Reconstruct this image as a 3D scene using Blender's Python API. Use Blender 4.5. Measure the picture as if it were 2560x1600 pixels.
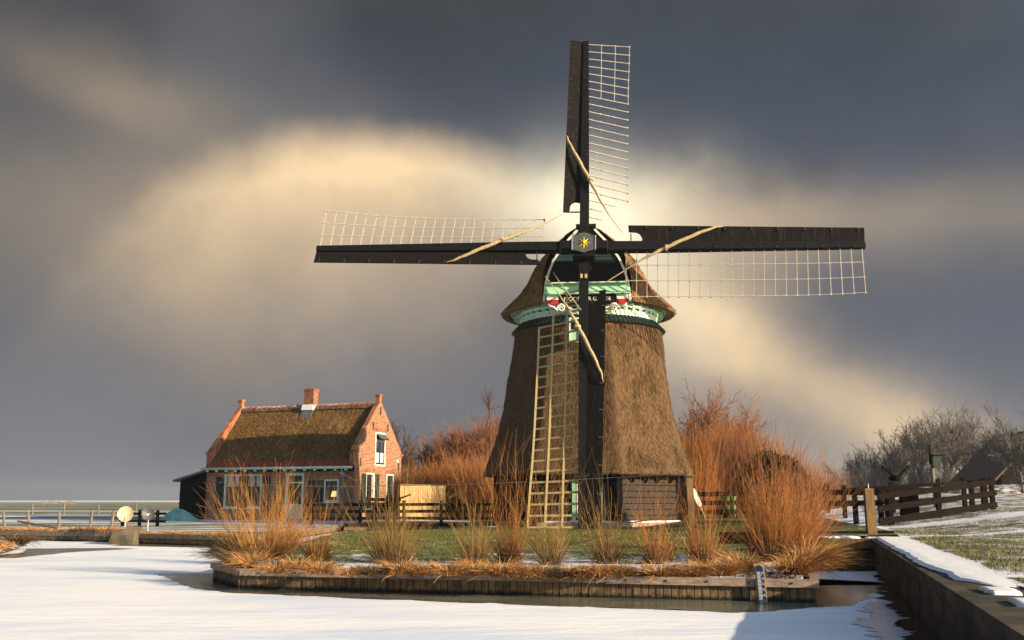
import bpy, math, random
import numpy as np
from mathutils import Vector, Matrix, noise

for _o in list(bpy.data.objects):
    bpy.data.objects.remove(_o)
scene = bpy.context.scene
COL = scene.collection
R = math.radians
random.seed(7)
RNG = np.random.default_rng(7)

# ------------------------------------------------------------------ camera
F_PX = 2489.0
PITCH = math.atan(450.0 / F_PX)
EYE = 1.52
cam_data = bpy.data.cameras.new("camera")
cam = bpy.data.objects.new("camera", cam_data)
COL.objects.link(cam)
cam_data.sensor_width = 36.0
cam_data.lens = F_PX / 2560.0 * 36.0
cam_data.clip_end = 9000.0
cam_data.clip_start = 0.1
cam.location = (0, 0, EYE)
cam.rotation_euler = (math.pi / 2 + PITCH, 0, 0)
scene.camera = cam


def ray(px, py):
    u = (px - 1280.0) / F_PX
    v = (800.0 - py) / F_PX
    return Vector((u, math.cos(PITCH) - math.sin(PITCH) * v, math.sin(PITCH) + math.cos(PITCH) * v))


def at(px, py, Y):
    """world point at distance Y along the view whose direction was measured in the photograph"""
    d = ray(px, py)
    t = Y / d.y
    return Vector((d.x * t, Y, EYE + d.z * t))


def atz(px, py, z):
    d = ray(px, py)
    t = (z - EYE) / d.z
    return Vector((d.x * t, d.y * t, z))


# ------------------------------------------------------------------ sky, sun, exposure
SUN_AZ = R(58.5)      # to the right of straight behind the camera
SUN_EL = R(16.0)
SUN = Vector((math.sin(SUN_AZ) * math.cos(SUN_EL), -math.cos(SUN_AZ) * math.cos(SUN_EL), math.sin(SUN_EL)))
scene.view_settings.view_transform = 'Standard'
scene.view_settings.look = 'None'
scene.view_settings.gamma = 1.0
scene.view_settings.use_curve_mapping = False
scene.view_settings.exposure = 1.15

world = bpy.data.worlds.new("World")
scene.world = world
world.use_nodes = True
WT = world.node_tree
WT.nodes.clear()


def W(kind, **kw):
    n = WT.nodes.new(kind)
    for k, v in kw.items():
        setattr(n, k, v)
    return n


def wl(a, b):
    WT.links.new(a, b)


def wm(op, a, b=None, c=None, clamp=False):
    n = W('ShaderNodeMath', operation=op, use_clamp=clamp)
    for i, x in enumerate((a, b, c)):
        if x is None:
            continue
        if isinstance(x, (int, float)):
            n.inputs[i].default_value = x
        else:
            wl(x, n.inputs[i])
    return n.outputs[0]


def wmix(f, a, b):
    n = W('ShaderNodeMix', data_type='RGBA')
    n.clamp_factor = True
    for i, x in ((0, f), (6, a), (7, b)):
        if isinstance(x, (int, float)):
            n.inputs[i].default_value = x
        elif isinstance(x, tuple):
            n.inputs[i].default_value = (*x, 1)
        else:
            wl(x, n.inputs[i])
    return n.outputs[2]


tc = W('ShaderNodeTexCoord')
DIR = tc.outputs['Generated']


def wnoise(scale, detail=3, rough=0.5, vec=None):
    n = W('ShaderNodeTexNoise')
    n.inputs['Scale'].default_value = scale
    n.inputs['Detail'].default_value = detail
    n.inputs['Roughness'].default_value = rough
    wl(vec or DIR, n.inputs['Vector'])
    return n


sep = W('ShaderNodeSeparateXYZ')
wl(DIR, sep.inputs[0])
AZ0 = wm('ARCTAN2', sep.outputs[0], sep.outputs[1])
EL0 = wm('ARCSINE', sep.outputs[2])
wn = wnoise(3.2, 8, 0.56)
wsep = W('ShaderNodeSeparateColor')
wl(wn.outputs['Color'], wsep.inputs[0])
AZ = wm('ADD', AZ0, wm('MULTIPLY', wm('SUBTRACT', wsep.outputs[0], 0.5), 0.16))
EL = wm('ADD', EL0, wm('MULTIPLY', wm('SUBTRACT', wsep.outputs[1], 0.5), 0.12))


def azel(px, py):
    d = ray(px, py).normalized()
    return math.atan2(d.x, d.y), math.asin(d.z)


def blob(px, py, sx, sy, rot=0.0, amp=1.0, power=1.0):
    a0, e0 = azel(px, py)
    c, s = math.cos(R(rot)), math.sin(R(rot))
    da = wm('SUBTRACT', AZ, a0)
    de = wm('SUBTRACT', EL, e0)
    # rot > 0: long axis runs down to the right
    u = wm('DIVIDE', wm('SUBTRACT', wm('MULTIPLY', da, c), wm('MULTIPLY', de, s)), sx / F_PX)
    v = wm('DIVIDE', wm('ADD', wm('MULTIPLY', da, s), wm('MULTIPLY', de, c)), sy / F_PX)
    d2 = wm('ADD', wm('MULTIPLY', u, u), wm('MULTIPLY', v, v))
    if power != 1.0:
        d2 = wm('POWER', d2, power)
    return wm('MULTIPLY', wm('EXPONENT', wm('MULTIPLY', d2, -0.5)), amp)


def wsum(xs):
    t = xs[0]
    for x in xs[1:]:
        t = wm('ADD', t, x)
    return t


# the large back-lit cloud with a crisp arched upper rim
ac, ec = azel(930, 352)
da = wm('SUBTRACT', AZ, ac)
rim = wm('SUBTRACT', ec, wm('MULTIPLY', wm('POWER', wm('ABSOLUTE', da), 3.0), 145.0 / 500.0 ** 3 * F_PX ** 2))
below = wm('MULTIPLY', wm('SUBTRACT', rim, EL), F_PX)           # px below the rim
ss = W('ShaderNodeMapRange', interpolation_type='SMOOTHSTEP')
ss.inputs['From Min'].default_value = -70
ss.inputs['From Max'].default_value = 95
wl(below, ss.inputs['Value'])
dec = wm('EXPONENT', wm('MULTIPLY', wm('MAXIMUM', wm('SUBTRACT', below, 90.0), 0.0), -1 / 190.0))
lat = wm('EXPONENT', wm('MULTIPLY', wm('POWER', wm('ABSOLUTE', wm('DIVIDE', da, 430 / F_PX)), 2.4), -0.9))
arch = wm('MULTIPLY', wm('MULTIPLY', ss.outputs[0], dec), wm('MULTIPLY', lat, 0.90))

cream = wsum([
    arch,
    blob(285, 205, 170, 60, 14, 0.20),
    blob(560, 560, 330, 150, -8, 0.26),
    blob(1820, 565, 220, 55, 6, 0.40),
    blob(1655, 505, 70, 50, 0, 0.20),
    blob(2080, 930, 360, 60, 27, 0.55),
    blob(2400, 560, 300, 60, 4, 0.14),
    blob(1760, 800, 130, 120, 0, 0.50),
    blob(2020, 1110, 330, 110, 0, 0.26),
    blob(820, 800, 260, 120, 0, 0.10),
])
glow = wsum([blob(1490, 560, 135, 95, 0, 1.0), blob(1330, 520, 160, 70, 10, 0.35), blob(1640, 720, 120, 120, 0, 0.35)])
# finer mottling of the cloud light
mott = wnoise(6.0, 8, 0.58)
cream = wm('MULTIPLY', cream, wm('ADD', 0.42, wm('MULTIPLY', mott.outputs['Fac'], 1.12)), clamp=True)
# general broken light elsewhere in the cloud deck, so the sky goes on outside the frame
gen = wnoise(2.1, 4, 0.5)
gmr = W('ShaderNodeMapRange', interpolation_type='SMOOTHSTEP')
gmr.inputs['From Min'].default_value = 0.55
gmr.inputs['From Max'].default_value = 0.80
gmr.inputs['To Max'].default_value = 0.16
wl(gen.outputs['Fac'], gmr.inputs['Value'])

elr = W('ShaderNodeValToRGB')
cr = elr.color_ramp
cr.elements[0].position = 0.0
cr.elements[0].color = (0.200, 0.196, 0.200, 1)
cr.elements[1].position = 1.0
cr.elements[1].color = (0.062, 0.066, 0.072, 1)
for p_, c_ in ((0.10, (0.122, 0.142, 0.186, 1)), (0.30, (0.096, 0.115, 0.158, 1)), (0.62, (0.074, 0.091, 0.128, 1)), (0.85, (0.062, 0.073, 0.092, 1))):
    e = cr.elements.new(p_)
    e.color = c_
wl(wm('DIVIDE', EL, 0.52), elr.inputs[0])
lump = wnoise(4.2, 7, 0.6)
bsc = W('ShaderNodeVectorMath', operation='SCALE')
wl(elr.outputs[0], bsc.inputs[0])
wl(wm('ADD', 0.60, wm('MULTIPLY', lump.outputs['Fac'], 0.80)), bsc.inputs['Scale'])
basec = bsc.outputs[0]
# brownish veil towards the left of the deck
veil = wsum([blob(60, 560, 330, 300, 0, 0.42), blob(2450, 600, 330, 120, 0, 0.30)])
basec = wmix(veil, basec, (0.235, 0.200, 0.160))
pale = blob(170, 1130, 330, 120, 0, 0.55)
basec = wmix(pale, basec, (0.235, 0.240, 0.258))
basec = wmix(gmr.outputs[0], basec, (0.34, 0.33, 0.32))
cloud = wmix(cream, basec, (1.0, 0.74, 0.44))
cloud = wmix(wm('MINIMUM', glow, 1.0), cloud, (1.15, 1.02, 0.74))
CLOUD_GAIN = 10.0 / (2.0 ** scene.view_settings.exposure)      # the colours above are as seen in the picture
cs = W('ShaderNodeVectorMath', operation='SCALE')
wl(cloud, cs.inputs[0])
cs.inputs['Scale'].default_value = CLOUD_GAIN

sky = W('ShaderNodeTexSky', sky_type='NISHITA')
sky.sun_disc = False
sky.sun_elevation = SUN_EL
sky.sun_rotation = math.pi - SUN_AZ
sky.air_density = 1.2
sky.dust_density = 1.0
sky.ozone_density = 2.0
# the deck breaks open towards the sun, behind the camera to the right
dot = W('ShaderNodeVectorMath', operation='DOT_PRODUCT')
wl(DIR, dot.inputs[0])
dot.inputs[1].default_value = (0.56, -0.69, 0.46)
opn = W('ShaderNodeMapRange', interpolation_type='SMOOTHSTEP')
opn.inputs['From Min'].default_value = -0.10
opn.inputs['From Max'].default_value = 0.42
wl(wm('ADD', dot.outputs['Value'], wm('MULTIPLY', wm('SUBTRACT', gen.outputs['Fac'], 0.5), 0.5)), opn.inputs['Value'])
final = wmix(opn.outputs[0], cs.outputs[0], sky.outputs[0])
bg = W('ShaderNodeBackground')
bg.inputs['Strength'].default_value = 0.10
wl(final, bg.inputs['Color'])
wo = W('ShaderNodeOutputWorld')
wl(bg.outputs[0], wo.inputs['Surface'])

sun_data = bpy.data.lights.new("sun", 'SUN')
sun_data.energy = 5.0
sun_data.angle = R(0.5)
sun_data.color = (1.0, 0.79, 0.53)
sun = bpy.data.objects.new("sun", sun_data)
COL.objects.link(sun)
sun.location = SUN * 200
sun.rotation_euler = SUN.to_track_quat('Z', 'Y').to_euler()


# ------------------------------------------------------------------ materials
MATS = {}


def material(name, c1, c2=None, rough=0.85, scale=4.0, stretch=(1, 1, 1), bump=0.0, bump_scale=None, detail=4,
             island=0.0, island_cols=None, spec=0.3, metallic=0.0, contrast=(0.35, 0.65), bump_dist=0.02):
    m = bpy.data.materials.new(name)
    m.use_nodes = True
    nt = m.node_tree
    b = nt.nodes['Principled BSDF']
    b.inputs['Roughness'].default_value = rough
    b.inputs['Metallic'].default_value = metallic
    b.inputs['Specular IOR Level'].default_value = spec
    co = nt.nodes.new('ShaderNodeTexCoord')
    mp = nt.nodes.new('ShaderNodeMapping')
    mp.inputs['Scale'].default_value = stretch
    nt.links.new(co.outputs['Object'], mp.inputs[0])
    nz = nt.nodes.new('ShaderNodeTexNoise')
    nz.inputs['Scale'].default_value = scale
    nz.inputs['Detail'].default_value = detail
    nz.inputs['Roughness'].default_value = 0.6
    nt.links.new(mp.outputs[0], nz.inputs['Vector'])
    ramp = nt.nodes.new('ShaderNodeValToRGB')
    ramp.color_ramp.elements[0].position = contrast[0]
    ramp.color_ramp.elements[1].position = contrast[1]
    ramp.color_ramp.elements[0].color = (*c1, 1)
    ramp.color_ramp.elements[1].color = (*(c2 or c1), 1)
    nt.links.new(nz.outputs['Fac'], ramp.inputs[0])
    col = ramp.outputs[0]
    if island_cols:
        geo = nt.nodes.new('ShaderNodeNewGeometry')
        r2 = nt.nodes.new('ShaderNodeValToRGB')
        r2.color_ramp.interpolation = 'LINEAR'
        n_ = len(island_cols)
        els = r2.color_ramp.elements
        els[0].color = (*island_cols[0], 1)
        els[0].position = 0
        els[1].color = (*island_cols[-1], 1)
        els[1].position = 1
        for i in range(1, n_ - 1):
            e_ = els.new(i / (n_ - 1))
            e_.color = (*island_cols[i], 1)
        oi = nt.nodes.new('ShaderNodeObjectInfo')
        ad_ = nt.nodes.new('ShaderNodeMath')
        ad_.operation = 'ADD'
        nt.links.new(geo.outputs['Random Per Island'], ad_.inputs[0])
        nt.links.new(oi.outputs['Random'], ad_.inputs[1])
        fr_ = nt.nodes.new('ShaderNodeMath')
        fr_.operation = 'FRACT'
        nt.links.new(ad_.outputs[0], fr_.inputs[0])
        nt.links.new(fr_.outputs[0], r2.inputs[0])
        mx = nt.nodes.new('ShaderNodeMix')
        mx.data_type = 'RGBA'
        mx.inputs[0].default_value = island
        nt.links.new(col, mx.inputs[6])
        nt.links.new(r2.outputs[0], mx.inputs[7])
        col = mx.outputs[2]
    nt.links.new(col, b.inputs['Base Color'])
    if bump:
        nb = nt.nodes.new('ShaderNodeTexNoise')
        nb.inputs['Scale'].default_value = bump_scale or scale * 2
        nb.inputs['Detail'].default_value = 5
        nt.links.new(mp.outputs[0], nb.inputs['Vector'])
        bm_ = nt.nodes.new('ShaderNodeBump')
        bm_.inputs['Strength'].default_value = bump
        bm_.inputs['Distance'].default_value = bump_dist
        nt.links.new(nb.outputs['Fac'], bm_.inputs['Height'])
        nt.links.new(bm_.outputs[0], b.inputs['Normal'])
    MATS[name] = m
    return m


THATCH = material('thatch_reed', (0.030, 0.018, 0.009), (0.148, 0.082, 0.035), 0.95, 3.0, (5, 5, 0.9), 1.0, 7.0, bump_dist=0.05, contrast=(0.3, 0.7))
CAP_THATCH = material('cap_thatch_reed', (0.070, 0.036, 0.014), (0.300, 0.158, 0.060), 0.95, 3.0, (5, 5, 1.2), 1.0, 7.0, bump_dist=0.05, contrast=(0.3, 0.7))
REED = material('reed_ends', (0.09, 0.06, 0.03), (0.22, 0.14, 0.07), 0.95, 2.0, island=0.75,
                island_cols=[(0.032, 0.020, 0.010), (0.115, 0.064, 0.027), (0.20, 0.118, 0.052), (0.078, 0.044, 0.019)])
ROOF_THATCH = material('roof_thatch', (0.085, 0.048, 0.017), (0.285, 0.160, 0.055), 0.95, 4.0, (2.2, 2.2, 1.0), 1.0, 9.0, bump_dist=0.05, contrast=(0.3, 0.7))
BLACK_WOOD = material('black_tarred_wood', (0.003, 0.003, 0.0035), (0.010, 0.009, 0.008), 0.8, 6.0, (6, 6, 0.6), 0.3, 14, spec=0.08)
SAIL_WOOD = material('sail_stock_paint', (0.003, 0.0035, 0.005), (0.009, 0.009, 0.011), 0.65, 3.0, (3, 3, 3), 0.15, 20, spec=0.08)
WIND_WOOD = material('weathered_black_board', (0.007, 0.006, 0.006), (0.050, 0.041, 0.034), 0.75, 2.2, (8, 8, 0.5), 0.35, 12, contrast=(0.52, 0.88), spec=0.06)
LATH_PALE = material('pale_lath_wood', (0.25, 0.225, 0.185), (0.44, 0.40, 0.34), 0.8, 6.0, (3, 3, 3), 0.2, 20)
LATH = material('lath_wood', (0.25, 0.195, 0.09), (0.42, 0.335, 0.165), 0.8, 6.0, (3, 3, 3), 0.2, 20)
CLOTH = material('rolled_sail_cloth', (0.24, 0.18, 0.095), (0.44, 0.36, 0.21), 0.9, 8.0, (2, 2, 2), 0.5, 20)
MINT = material('mint_paint', (0.26, 0.50, 0.33), (0.32, 0.58, 0.40), 0.5, 5, bump=0.1)
MINT_PALE = material('pale_mint_paint', (0.44, 0.56, 0.46), (0.53, 0.65, 0.54), 0.5, 5, bump=0.1)
WHITE = material('white_paint', (0.60, 0.60, 0.54), (0.70, 0.70, 0.64), 0.5, 6, bump=0.1)
RED = material('red_paint', (0.30, 0.016, 0.016), (0.40, 0.028, 0.022), 0.5, 5)
DKGREEN = material('dark_green_boards', (0.008, 0.022, 0.018), (0.016, 0.038, 0.030), 0.5, 6, (1, 1, 8), 0.2, 10)
BLACK = material('black_paint', (0.005, 0.005, 0.006), (0.011, 0.011, 0.013), 0.6, 6, bump=0.1, spec=0.12)
GOLD = material('gold_paint', (0.72, 0.42, 0.04), (0.82, 0.52, 0.07), 0.35, 6, metallic=0.35, bump=0.1)
IRON = material('dark_iron', (0.020, 0.021, 0.024), (0.05, 0.045, 0.042), 0.55, 14, bump=0.2, metallic=0.4)
GREYMETAL = material('galvanised_plate', (0.30, 0.30, 0.31), (0.42, 0.41, 0.40), 0.5, 14, bump=0.15, metallic=0.5)
HUBGREY = material('slate_painted_plate', (0.045, 0.056, 0.058), (0.065, 0.078, 0.078), 0.45, 8, bump=0.1)
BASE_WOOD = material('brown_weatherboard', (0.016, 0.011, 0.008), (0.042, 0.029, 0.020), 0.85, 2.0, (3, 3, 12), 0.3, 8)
PLANK = material('wet_revetment_plank', (0.060, 0.040, 0.022), (0.25, 0.165, 0.085), 0.8, 3.0, (5, 5, 1.6), 0.5, 9, island=0.35,
                 island_cols=[(0.05, 0.036, 0.022), (0.17, 0.115, 0.062), (0.10, 0.066, 0.038)])
BEAM = material('grey_hardwood_beam', (0.20, 0.142, 0.108), (0.36, 0.270, 0.205), 0.75, 2.5, (1.2, 6, 9), 0.4, 8)
FENCE_DK = material('dark_fence_wood', (0.004, 0.003, 0.0025), (0.012, 0.008, 0.006), 0.9, 3.0, (2, 2, 6), 0.3, 10, spec=0.06)
POST_WOOD = material('tan_post_wood', (0.105, 0.062, 0.025), (0.215, 0.130, 0.054), 0.8, 3.0, (7, 7, 0.8), 0.4, 9)
GREYPOST = material('grey_post_wood', (0.10, 0.080, 0.062), (0.21, 0.170, 0.130), 0.85, 3.0, (7, 7, 0.8), 0.4, 9)
PINE = material('pale_pine_board', (0.40, 0.245, 0.105), (0.56, 0.36, 0.165), 0.75, 2.5, (8, 8, 0.7), 0.2, 9, island=0.2,
                island_cols=[(0.36, 0.215, 0.09), (0.58, 0.38, 0.18)])
CONCRETE = material('old_concrete', (0.055, 0.046, 0.030), (0.15, 0.122, 0.082), 0.9, 1.6, (1, 1, 1), 0.6, 10)
MOSS_CONC = material('mossy_quay_wall', (0.022, 0.019, 0.013), (0.090, 0.072, 0.040), 0.9, 1.8, (1, 1, 2), 0.7, 8, contrast=(0.4, 0.72))
SNOW = material('snow', (0.70, 0.72, 0.76), (0.77, 0.78, 0.80), 0.6, 3, bump=0.3, bump_scale=30, bump_dist=0.01)
BRICK = material('bricks', (0.25, 0.095, 0.050), (0.33, 0.14, 0.075), 0.9, 9, bump=0.4, bump_scale=30, island=0.7,
                 island_cols=[(0.07, 0.024, 0.013), (0.25, 0.088, 0.036), (0.31, 0.134, 0.060), (0.16, 0.052, 0.024), (0.34, 0.170, 0.080), (0.10, 0.036, 0.020)])
MORTAR = material('lime_mortar', (0.34, 0.28, 0.20), (0.47, 0.40, 0.30), 0.95, 14, bump=0.3)
TILE = material('red_clay_tile', (0.26, 0.055, 0.026), (0.40, 0.10, 0.042), 0.7, 8, bump=0.2, island=0.5,
                island_cols=[(0.30, 0.06, 0.03), (0.52, 0.14, 0.05), (0.40, 0.20, 0.06)])
TILE_DK = material('weathered_red_tile', (0.12, 0.026, 0.014), (0.27, 0.062, 0.026), 0.8, 8, bump=0.3)
LEAD = material('lead_sheet', (0.10, 0.105, 0.115), (0.17, 0.175, 0.185), 0.5, 8, metallic=0.4, bump=0.1)
SHUTTER = material('dark_green_shutter', (0.010, 0.018, 0.014), (0.024, 0.034, 0.026), 0.55, 6, bump=0.2)
CURTAIN = material('white_curtain', (0.74, 0.72, 0.72), (0.85, 0.83, 0.83), 0.9, 2, (30, 30, 0.3), 0.4, 4)
PIPE = material('zinc_pipe', (0.17, 0.21, 0.27), (0.26, 0.30, 0.37), 0.5, 8, metallic=0.4)
TEAL = material('teal_tarpaulin', (0.09, 0.24, 0.24), (0.15, 0.34, 0.33), 0.55, 3, bump=0.5, bump_scale=5, bump_dist=0.05)
DISH_CREAM = material('cream_dish', (0.40, 0.33, 0.20), (0.46, 0.38, 0.24), 0.5, 3)
DISH_GREY = material('grey_dish', (0.060, 0.064, 0.075), (0.085, 0.09, 0.10), 0.5, 3)
GREEN_PLASTIC = material('green_plastic', (0.03, 0.20, 0.055), (0.045, 0.26, 0.08), 0.45, 3)
ROPE = material('hemp_rope', (0.30, 0.22, 0.12), (0.46, 0.35, 0.20), 0.9, 20, bump=0.5, bump_scale=60)
WIREM = material('pale_wire', (0.42, 0.38, 0.32), (0.50, 0.46, 0.40), 0.6, 5)
BLUE = material('enamel_blue', (0.012, 0.014, 0.085), (0.018, 0.02, 0.11), 0.3, 8)
TWIG_OR = material('orange_willow_bark', (0.20, 0.082, 0.026), (0.29, 0.130, 0.040), 0.7, 2, island=0.8,
                   island_cols=[(0.10, 0.036, 0.010), (0.32, 0.110, 0.020), (0.44, 0.185, 0.042), (0.20, 0.075, 0.018), (0.38, 0.132, 0.022)])
TWIG_YL = material('golden_willow_bark', (0.25, 0.120, 0.028), (0.34, 0.18, 0.045), 0.7, 2, island=0.8,
                   island_cols=[(0.11, 0.046, 0.010), (0.38, 0.165, 0.024), (0.50, 0.245, 0.045), (0.22, 0.095, 0.018), (0.36, 0.140, 0.020)])
TWIG_GN = material('olive_willow_bark', (0.16, 0.100, 0.028), (0.26, 0.16, 0.045), 0.7, 2, island=0.8,
                   island_cols=[(0.085, 0.058, 0.020), (0.24, 0.135, 0.036), (0.36, 0.19, 0.05), (0.15, 0.105, 0.03)])
TWIG_RD = material('russet_twig_bark', (0.16, 0.066, 0.030), (0.24, 0.10, 0.044), 0.8, 2, island=0.8,
                   island_cols=[(0.080, 0.036, 0.020), (0.23, 0.090, 0.038), (0.32, 0.140, 0.060), (0.15, 0.064, 0.030)])
TWIG_DK = material('dark_twig_bark', (0.045, 0.032, 0.022), (0.085, 0.058, 0.036), 0.85, 2, island=0.7,
                   island_cols=[(0.026, 0.02, 0.015), (0.10, 0.062, 0.036), (0.06, 0.042, 0.028)])
TWIG_GY = material('grey_twig_bark', (0.070, 0.062, 0.056), (0.13, 0.112, 0.098), 0.9, 2, island=0.7,
                   island_cols=[(0.05, 0.046, 0.042), (0.15, 0.125, 0.105), (0.09, 0.08, 0.07)])
BARK = material('bark', (0.050, 0.036, 0.024), (0.12, 0.086, 0.056), 0.95, 6, (3, 3, 0.6), 0.7, 10)
STRAW = material('dry_straw', (0.30, 0.155, 0.052), (0.40, 0.23, 0.085), 0.85, 2, island=0.8,
                 island_cols=[(0.11, 0.050, 0.016), (0.36, 0.165, 0.046), (0.50, 0.28, 0.10), (0.22, 0.092, 0.026), (0.42, 0.195, 0.052)])
STRAW_DK = material('dark_dead_grass', (0.055, 0.036, 0.020), (0.11, 0.072, 0.036), 0.9, 2, island=0.8,
                    island_cols=[(0.03, 0.021, 0.013), (0.14, 0.088, 0.04), (0.07, 0.045, 0.024)])
GRASS = material('grass_blade', (0.07, 0.10, 0.022), (0.11, 0.14, 0.034), 0.8, 2, island=0.85,
                 island_cols=[(0.040, 0.058, 0.010), (0.095, 0.118, 0.020), (0.15, 0.150, 0.036), (0.19, 0.150, 0.055), (0.07, 0.092, 0.016)])
LITTER = material('leaf_litter', (0.05, 0.026, 0.014), (0.10, 0.05, 0.024), 0.9, 2, island=0.9,
                  island_cols=[(0.028, 0.017, 0.011), (0.13, 0.056, 0.024), (0.075, 0.036, 0.018)])


def waterline(m, z_hi, col):
    """dark algae left by the water along the foot of the timber, ragged upper edge"""
    nt = m.node_tree
    b = nt.nodes['Principled BSDF']
    src = b.inputs['Base Color'].links[0].from_socket
    co = nt.nodes.new('ShaderNodeTexCoord')
    sp_ = nt.nodes.new('ShaderNodeSeparateXYZ')
    nt.links.new(co.outputs['Object'], sp_.inputs[0])
    n = nt.nodes.new('ShaderNodeTexNoise')
    n.inputs['Scale'].default_value = 9.0
    n.inputs['Detail'].default_value = 4
    nt.links.new(co.outputs['Object'], n.inputs['Vector'])
    ma = nt.nodes.new('ShaderNodeMath')
    ma.operation = 'MULTIPLY_ADD'
    nt.links.new(n.outputs['Fac'], ma.inputs[0])
    ma.inputs[1].default_value = -0.13
    nt.links.new(sp_.outputs[2], ma.inputs[2])
    mr = nt.nodes.new('ShaderNodeMapRange')
    mr.inputs['From Min'].default_value = z_hi - 0.065 - 0.02
    mr.inputs['From Max'].default_value = z_hi - 0.065 + 0.03
    mr.inputs['To Min'].default_value = 1.0
    mr.inputs['To Max'].default_value = 0.0
    nt.links.new(ma.outputs[0], mr.inputs['Value'])
    mx = nt.nodes.new('ShaderNodeMix')
    mx.data_type = 'RGBA'
    nt.links.new(mr.outputs[0], mx.inputs[0])
    nt.links.new(src, mx.inputs[6])
    mx.inputs[7].default_value = (*col, 1)
    nt.links.new(mx.outputs[2], b.inputs['Base Color'])


waterline(PLANK, 0.055, (0.012, 0.010, 0.008))


def glass_material():
    m = bpy.data.materials.new('window_glass')
    m.use_nodes = True
    nt = m.node_tree
    nt.nodes.clear()
    o = nt.nodes.new('ShaderNodeOutputMaterial')
    tr = nt.nodes.new('ShaderNodeBsdfTransparent')
    tr.inputs[0].default_value = (0.92, 0.94, 0.94, 1)
    gl = nt.nodes.new('ShaderNodeBsdfGlossy')
    gl.inputs['Roughness'].default_value = 0.04
    fr = nt.nodes.new('ShaderNodeFresnel')
    fr.inputs[0].default_value = 1.5
    mx = nt.nodes.new('ShaderNodeMixShader')
    nt.links.new(fr.outputs[0], mx.inputs[0])
    nt.links.new(tr.outputs[0], mx.inputs[1])
    nt.links.new(gl.outputs[0], mx.inputs[2])
    nt.links.new(mx.outputs[0], o.inputs[0])
    return m


GLASS = glass_material()
LAMP = bpy.data.materials.new('lit_lampshade')
LAMP.use_nodes = True
_b = LAMP.node_tree.nodes['Principled BSDF']
_b.inputs['Base Color'].default_value = (0.8, 0.55, 0.25, 1)
_b.inputs['Emission Color'].default_value = (1.0, 0.58, 0.22, 1)
_b.inputs['Emission Strength'].default_value = 0.8


def ground_material(name, g1, g2, dirt, snow_lo, snow_hi, scale_big, scale_small, stretch=(1, 1, 1), big_w=0.6, bump=0.5):
    """grass colours with patches of lying snow (noise threshold snow_lo..snow_hi)"""
    m = bpy.data.materials.new(name)
    m.use_nodes = True
    nt = m.node_tree
    b = nt.nodes['Principled BSDF']
    b.inputs['Roughness'].default_value = 0.9
    b.inputs['Specular IOR Level'].default_value = 0.15
    co = nt.nodes.new('ShaderNodeTexCoord')
    mp = nt.nodes.new('ShaderNodeMapping')
    mp.inputs['Scale'].default_value = stretch
    nt.links.new(co.outputs['Object'], mp.inputs[0])

    def nz(sc, det=5):
        n = nt.nodes.new('ShaderNodeTexNoise')
        n.inputs['Scale'].default_value = sc
        n.inputs['Detail'].default_value = det
        n.inputs['Roughness'].default_value = 0.65
        nt.links.new(mp.outputs[0], n.inputs['Vector'])
        return n.outputs['Fac']
    big, small, tiny = nz(scale_big, 3), nz(scale_small), nz(scale_small * 4.3)
    rg = nt.nodes.new('ShaderNodeValToRGB')
    rg.color_ramp.elements[0].position = 0.35
    rg.color_ramp.elements[1].position = 0.68
    rg.color_ramp.elements[0].color = (*g1, 1)
    rg.color_ramp.elements[1].color = (*g2, 1)
    e_ = rg.color_ramp.elements.new(0.5)
    e_.color = (*dirt, 1)
    nt.links.new(tiny, rg.inputs[0])
    a = nt.nodes.new('ShaderNodeMath')
    a.operation = 'MULTIPLY_ADD'
    nt.links.new(big, a.inputs[0])
    a.inputs[1].default_value = big_w
    m2 = nt.nodes.new('ShaderNodeMath')
    m2.operation = 'MULTIPLY'
    nt.links.new(small, m2.inputs[0])
    m2.inputs[1].default_value = 1 - big_w
    nt.links.new(m2.outputs[0], a.inputs[2])
    mr = nt.nodes.new('ShaderNodeMapRange')
    mr.interpolation_type = 'SMOOTHSTEP'
    mr.inputs['From Min'].default_value = snow_lo
    mr.inputs['From Max'].default_value = snow_hi
    nt.links.new(a.outputs[0], mr.inputs['Value'])
    at_ = nt.nodes.new('ShaderNodeAttribute')
    at_.attribute_name = 'snow'
    ad = nt.nodes.new('ShaderNodeMath')
    ad.operation = 'ADD'
    ad.use_clamp = True
    nt.links.new(a.outputs[0], mr.inputs['Value'])
    ad2 = nt.nodes.new('ShaderNodeMath')
    ad2.operation = 'ADD'
    nt.links.new(a.outputs[0], ad2.inputs[0])
    nt.links.new(at_.outputs['Fac'], ad2.inputs[1])
    nt.links.new(ad2.outputs[0], mr.inputs['Value'])
    mx = nt.nodes.new('ShaderNodeMix')
    mx.data_type = 'RGBA'
    nt.links.new(mr.outputs[0], mx.inputs[0])
    nt.links.new(rg.outputs[0], mx.inputs[6])
    mx.inputs[7].default_value = (0.68, 0.70, 0.74, 1)
    nt.links.new(mx.outputs[2], b.inputs['Base Color'])
    bp = nt.nodes.new('ShaderNodeBump')
    bp.inputs['Strength'].default_value = bump
    bp.inputs['Distance'].default_value = 0.05
    nt.links.new(tiny, bp.inputs['Height'])
    nt.links.new(bp.outputs[0], b.inputs['Normal'])
    return m


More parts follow.
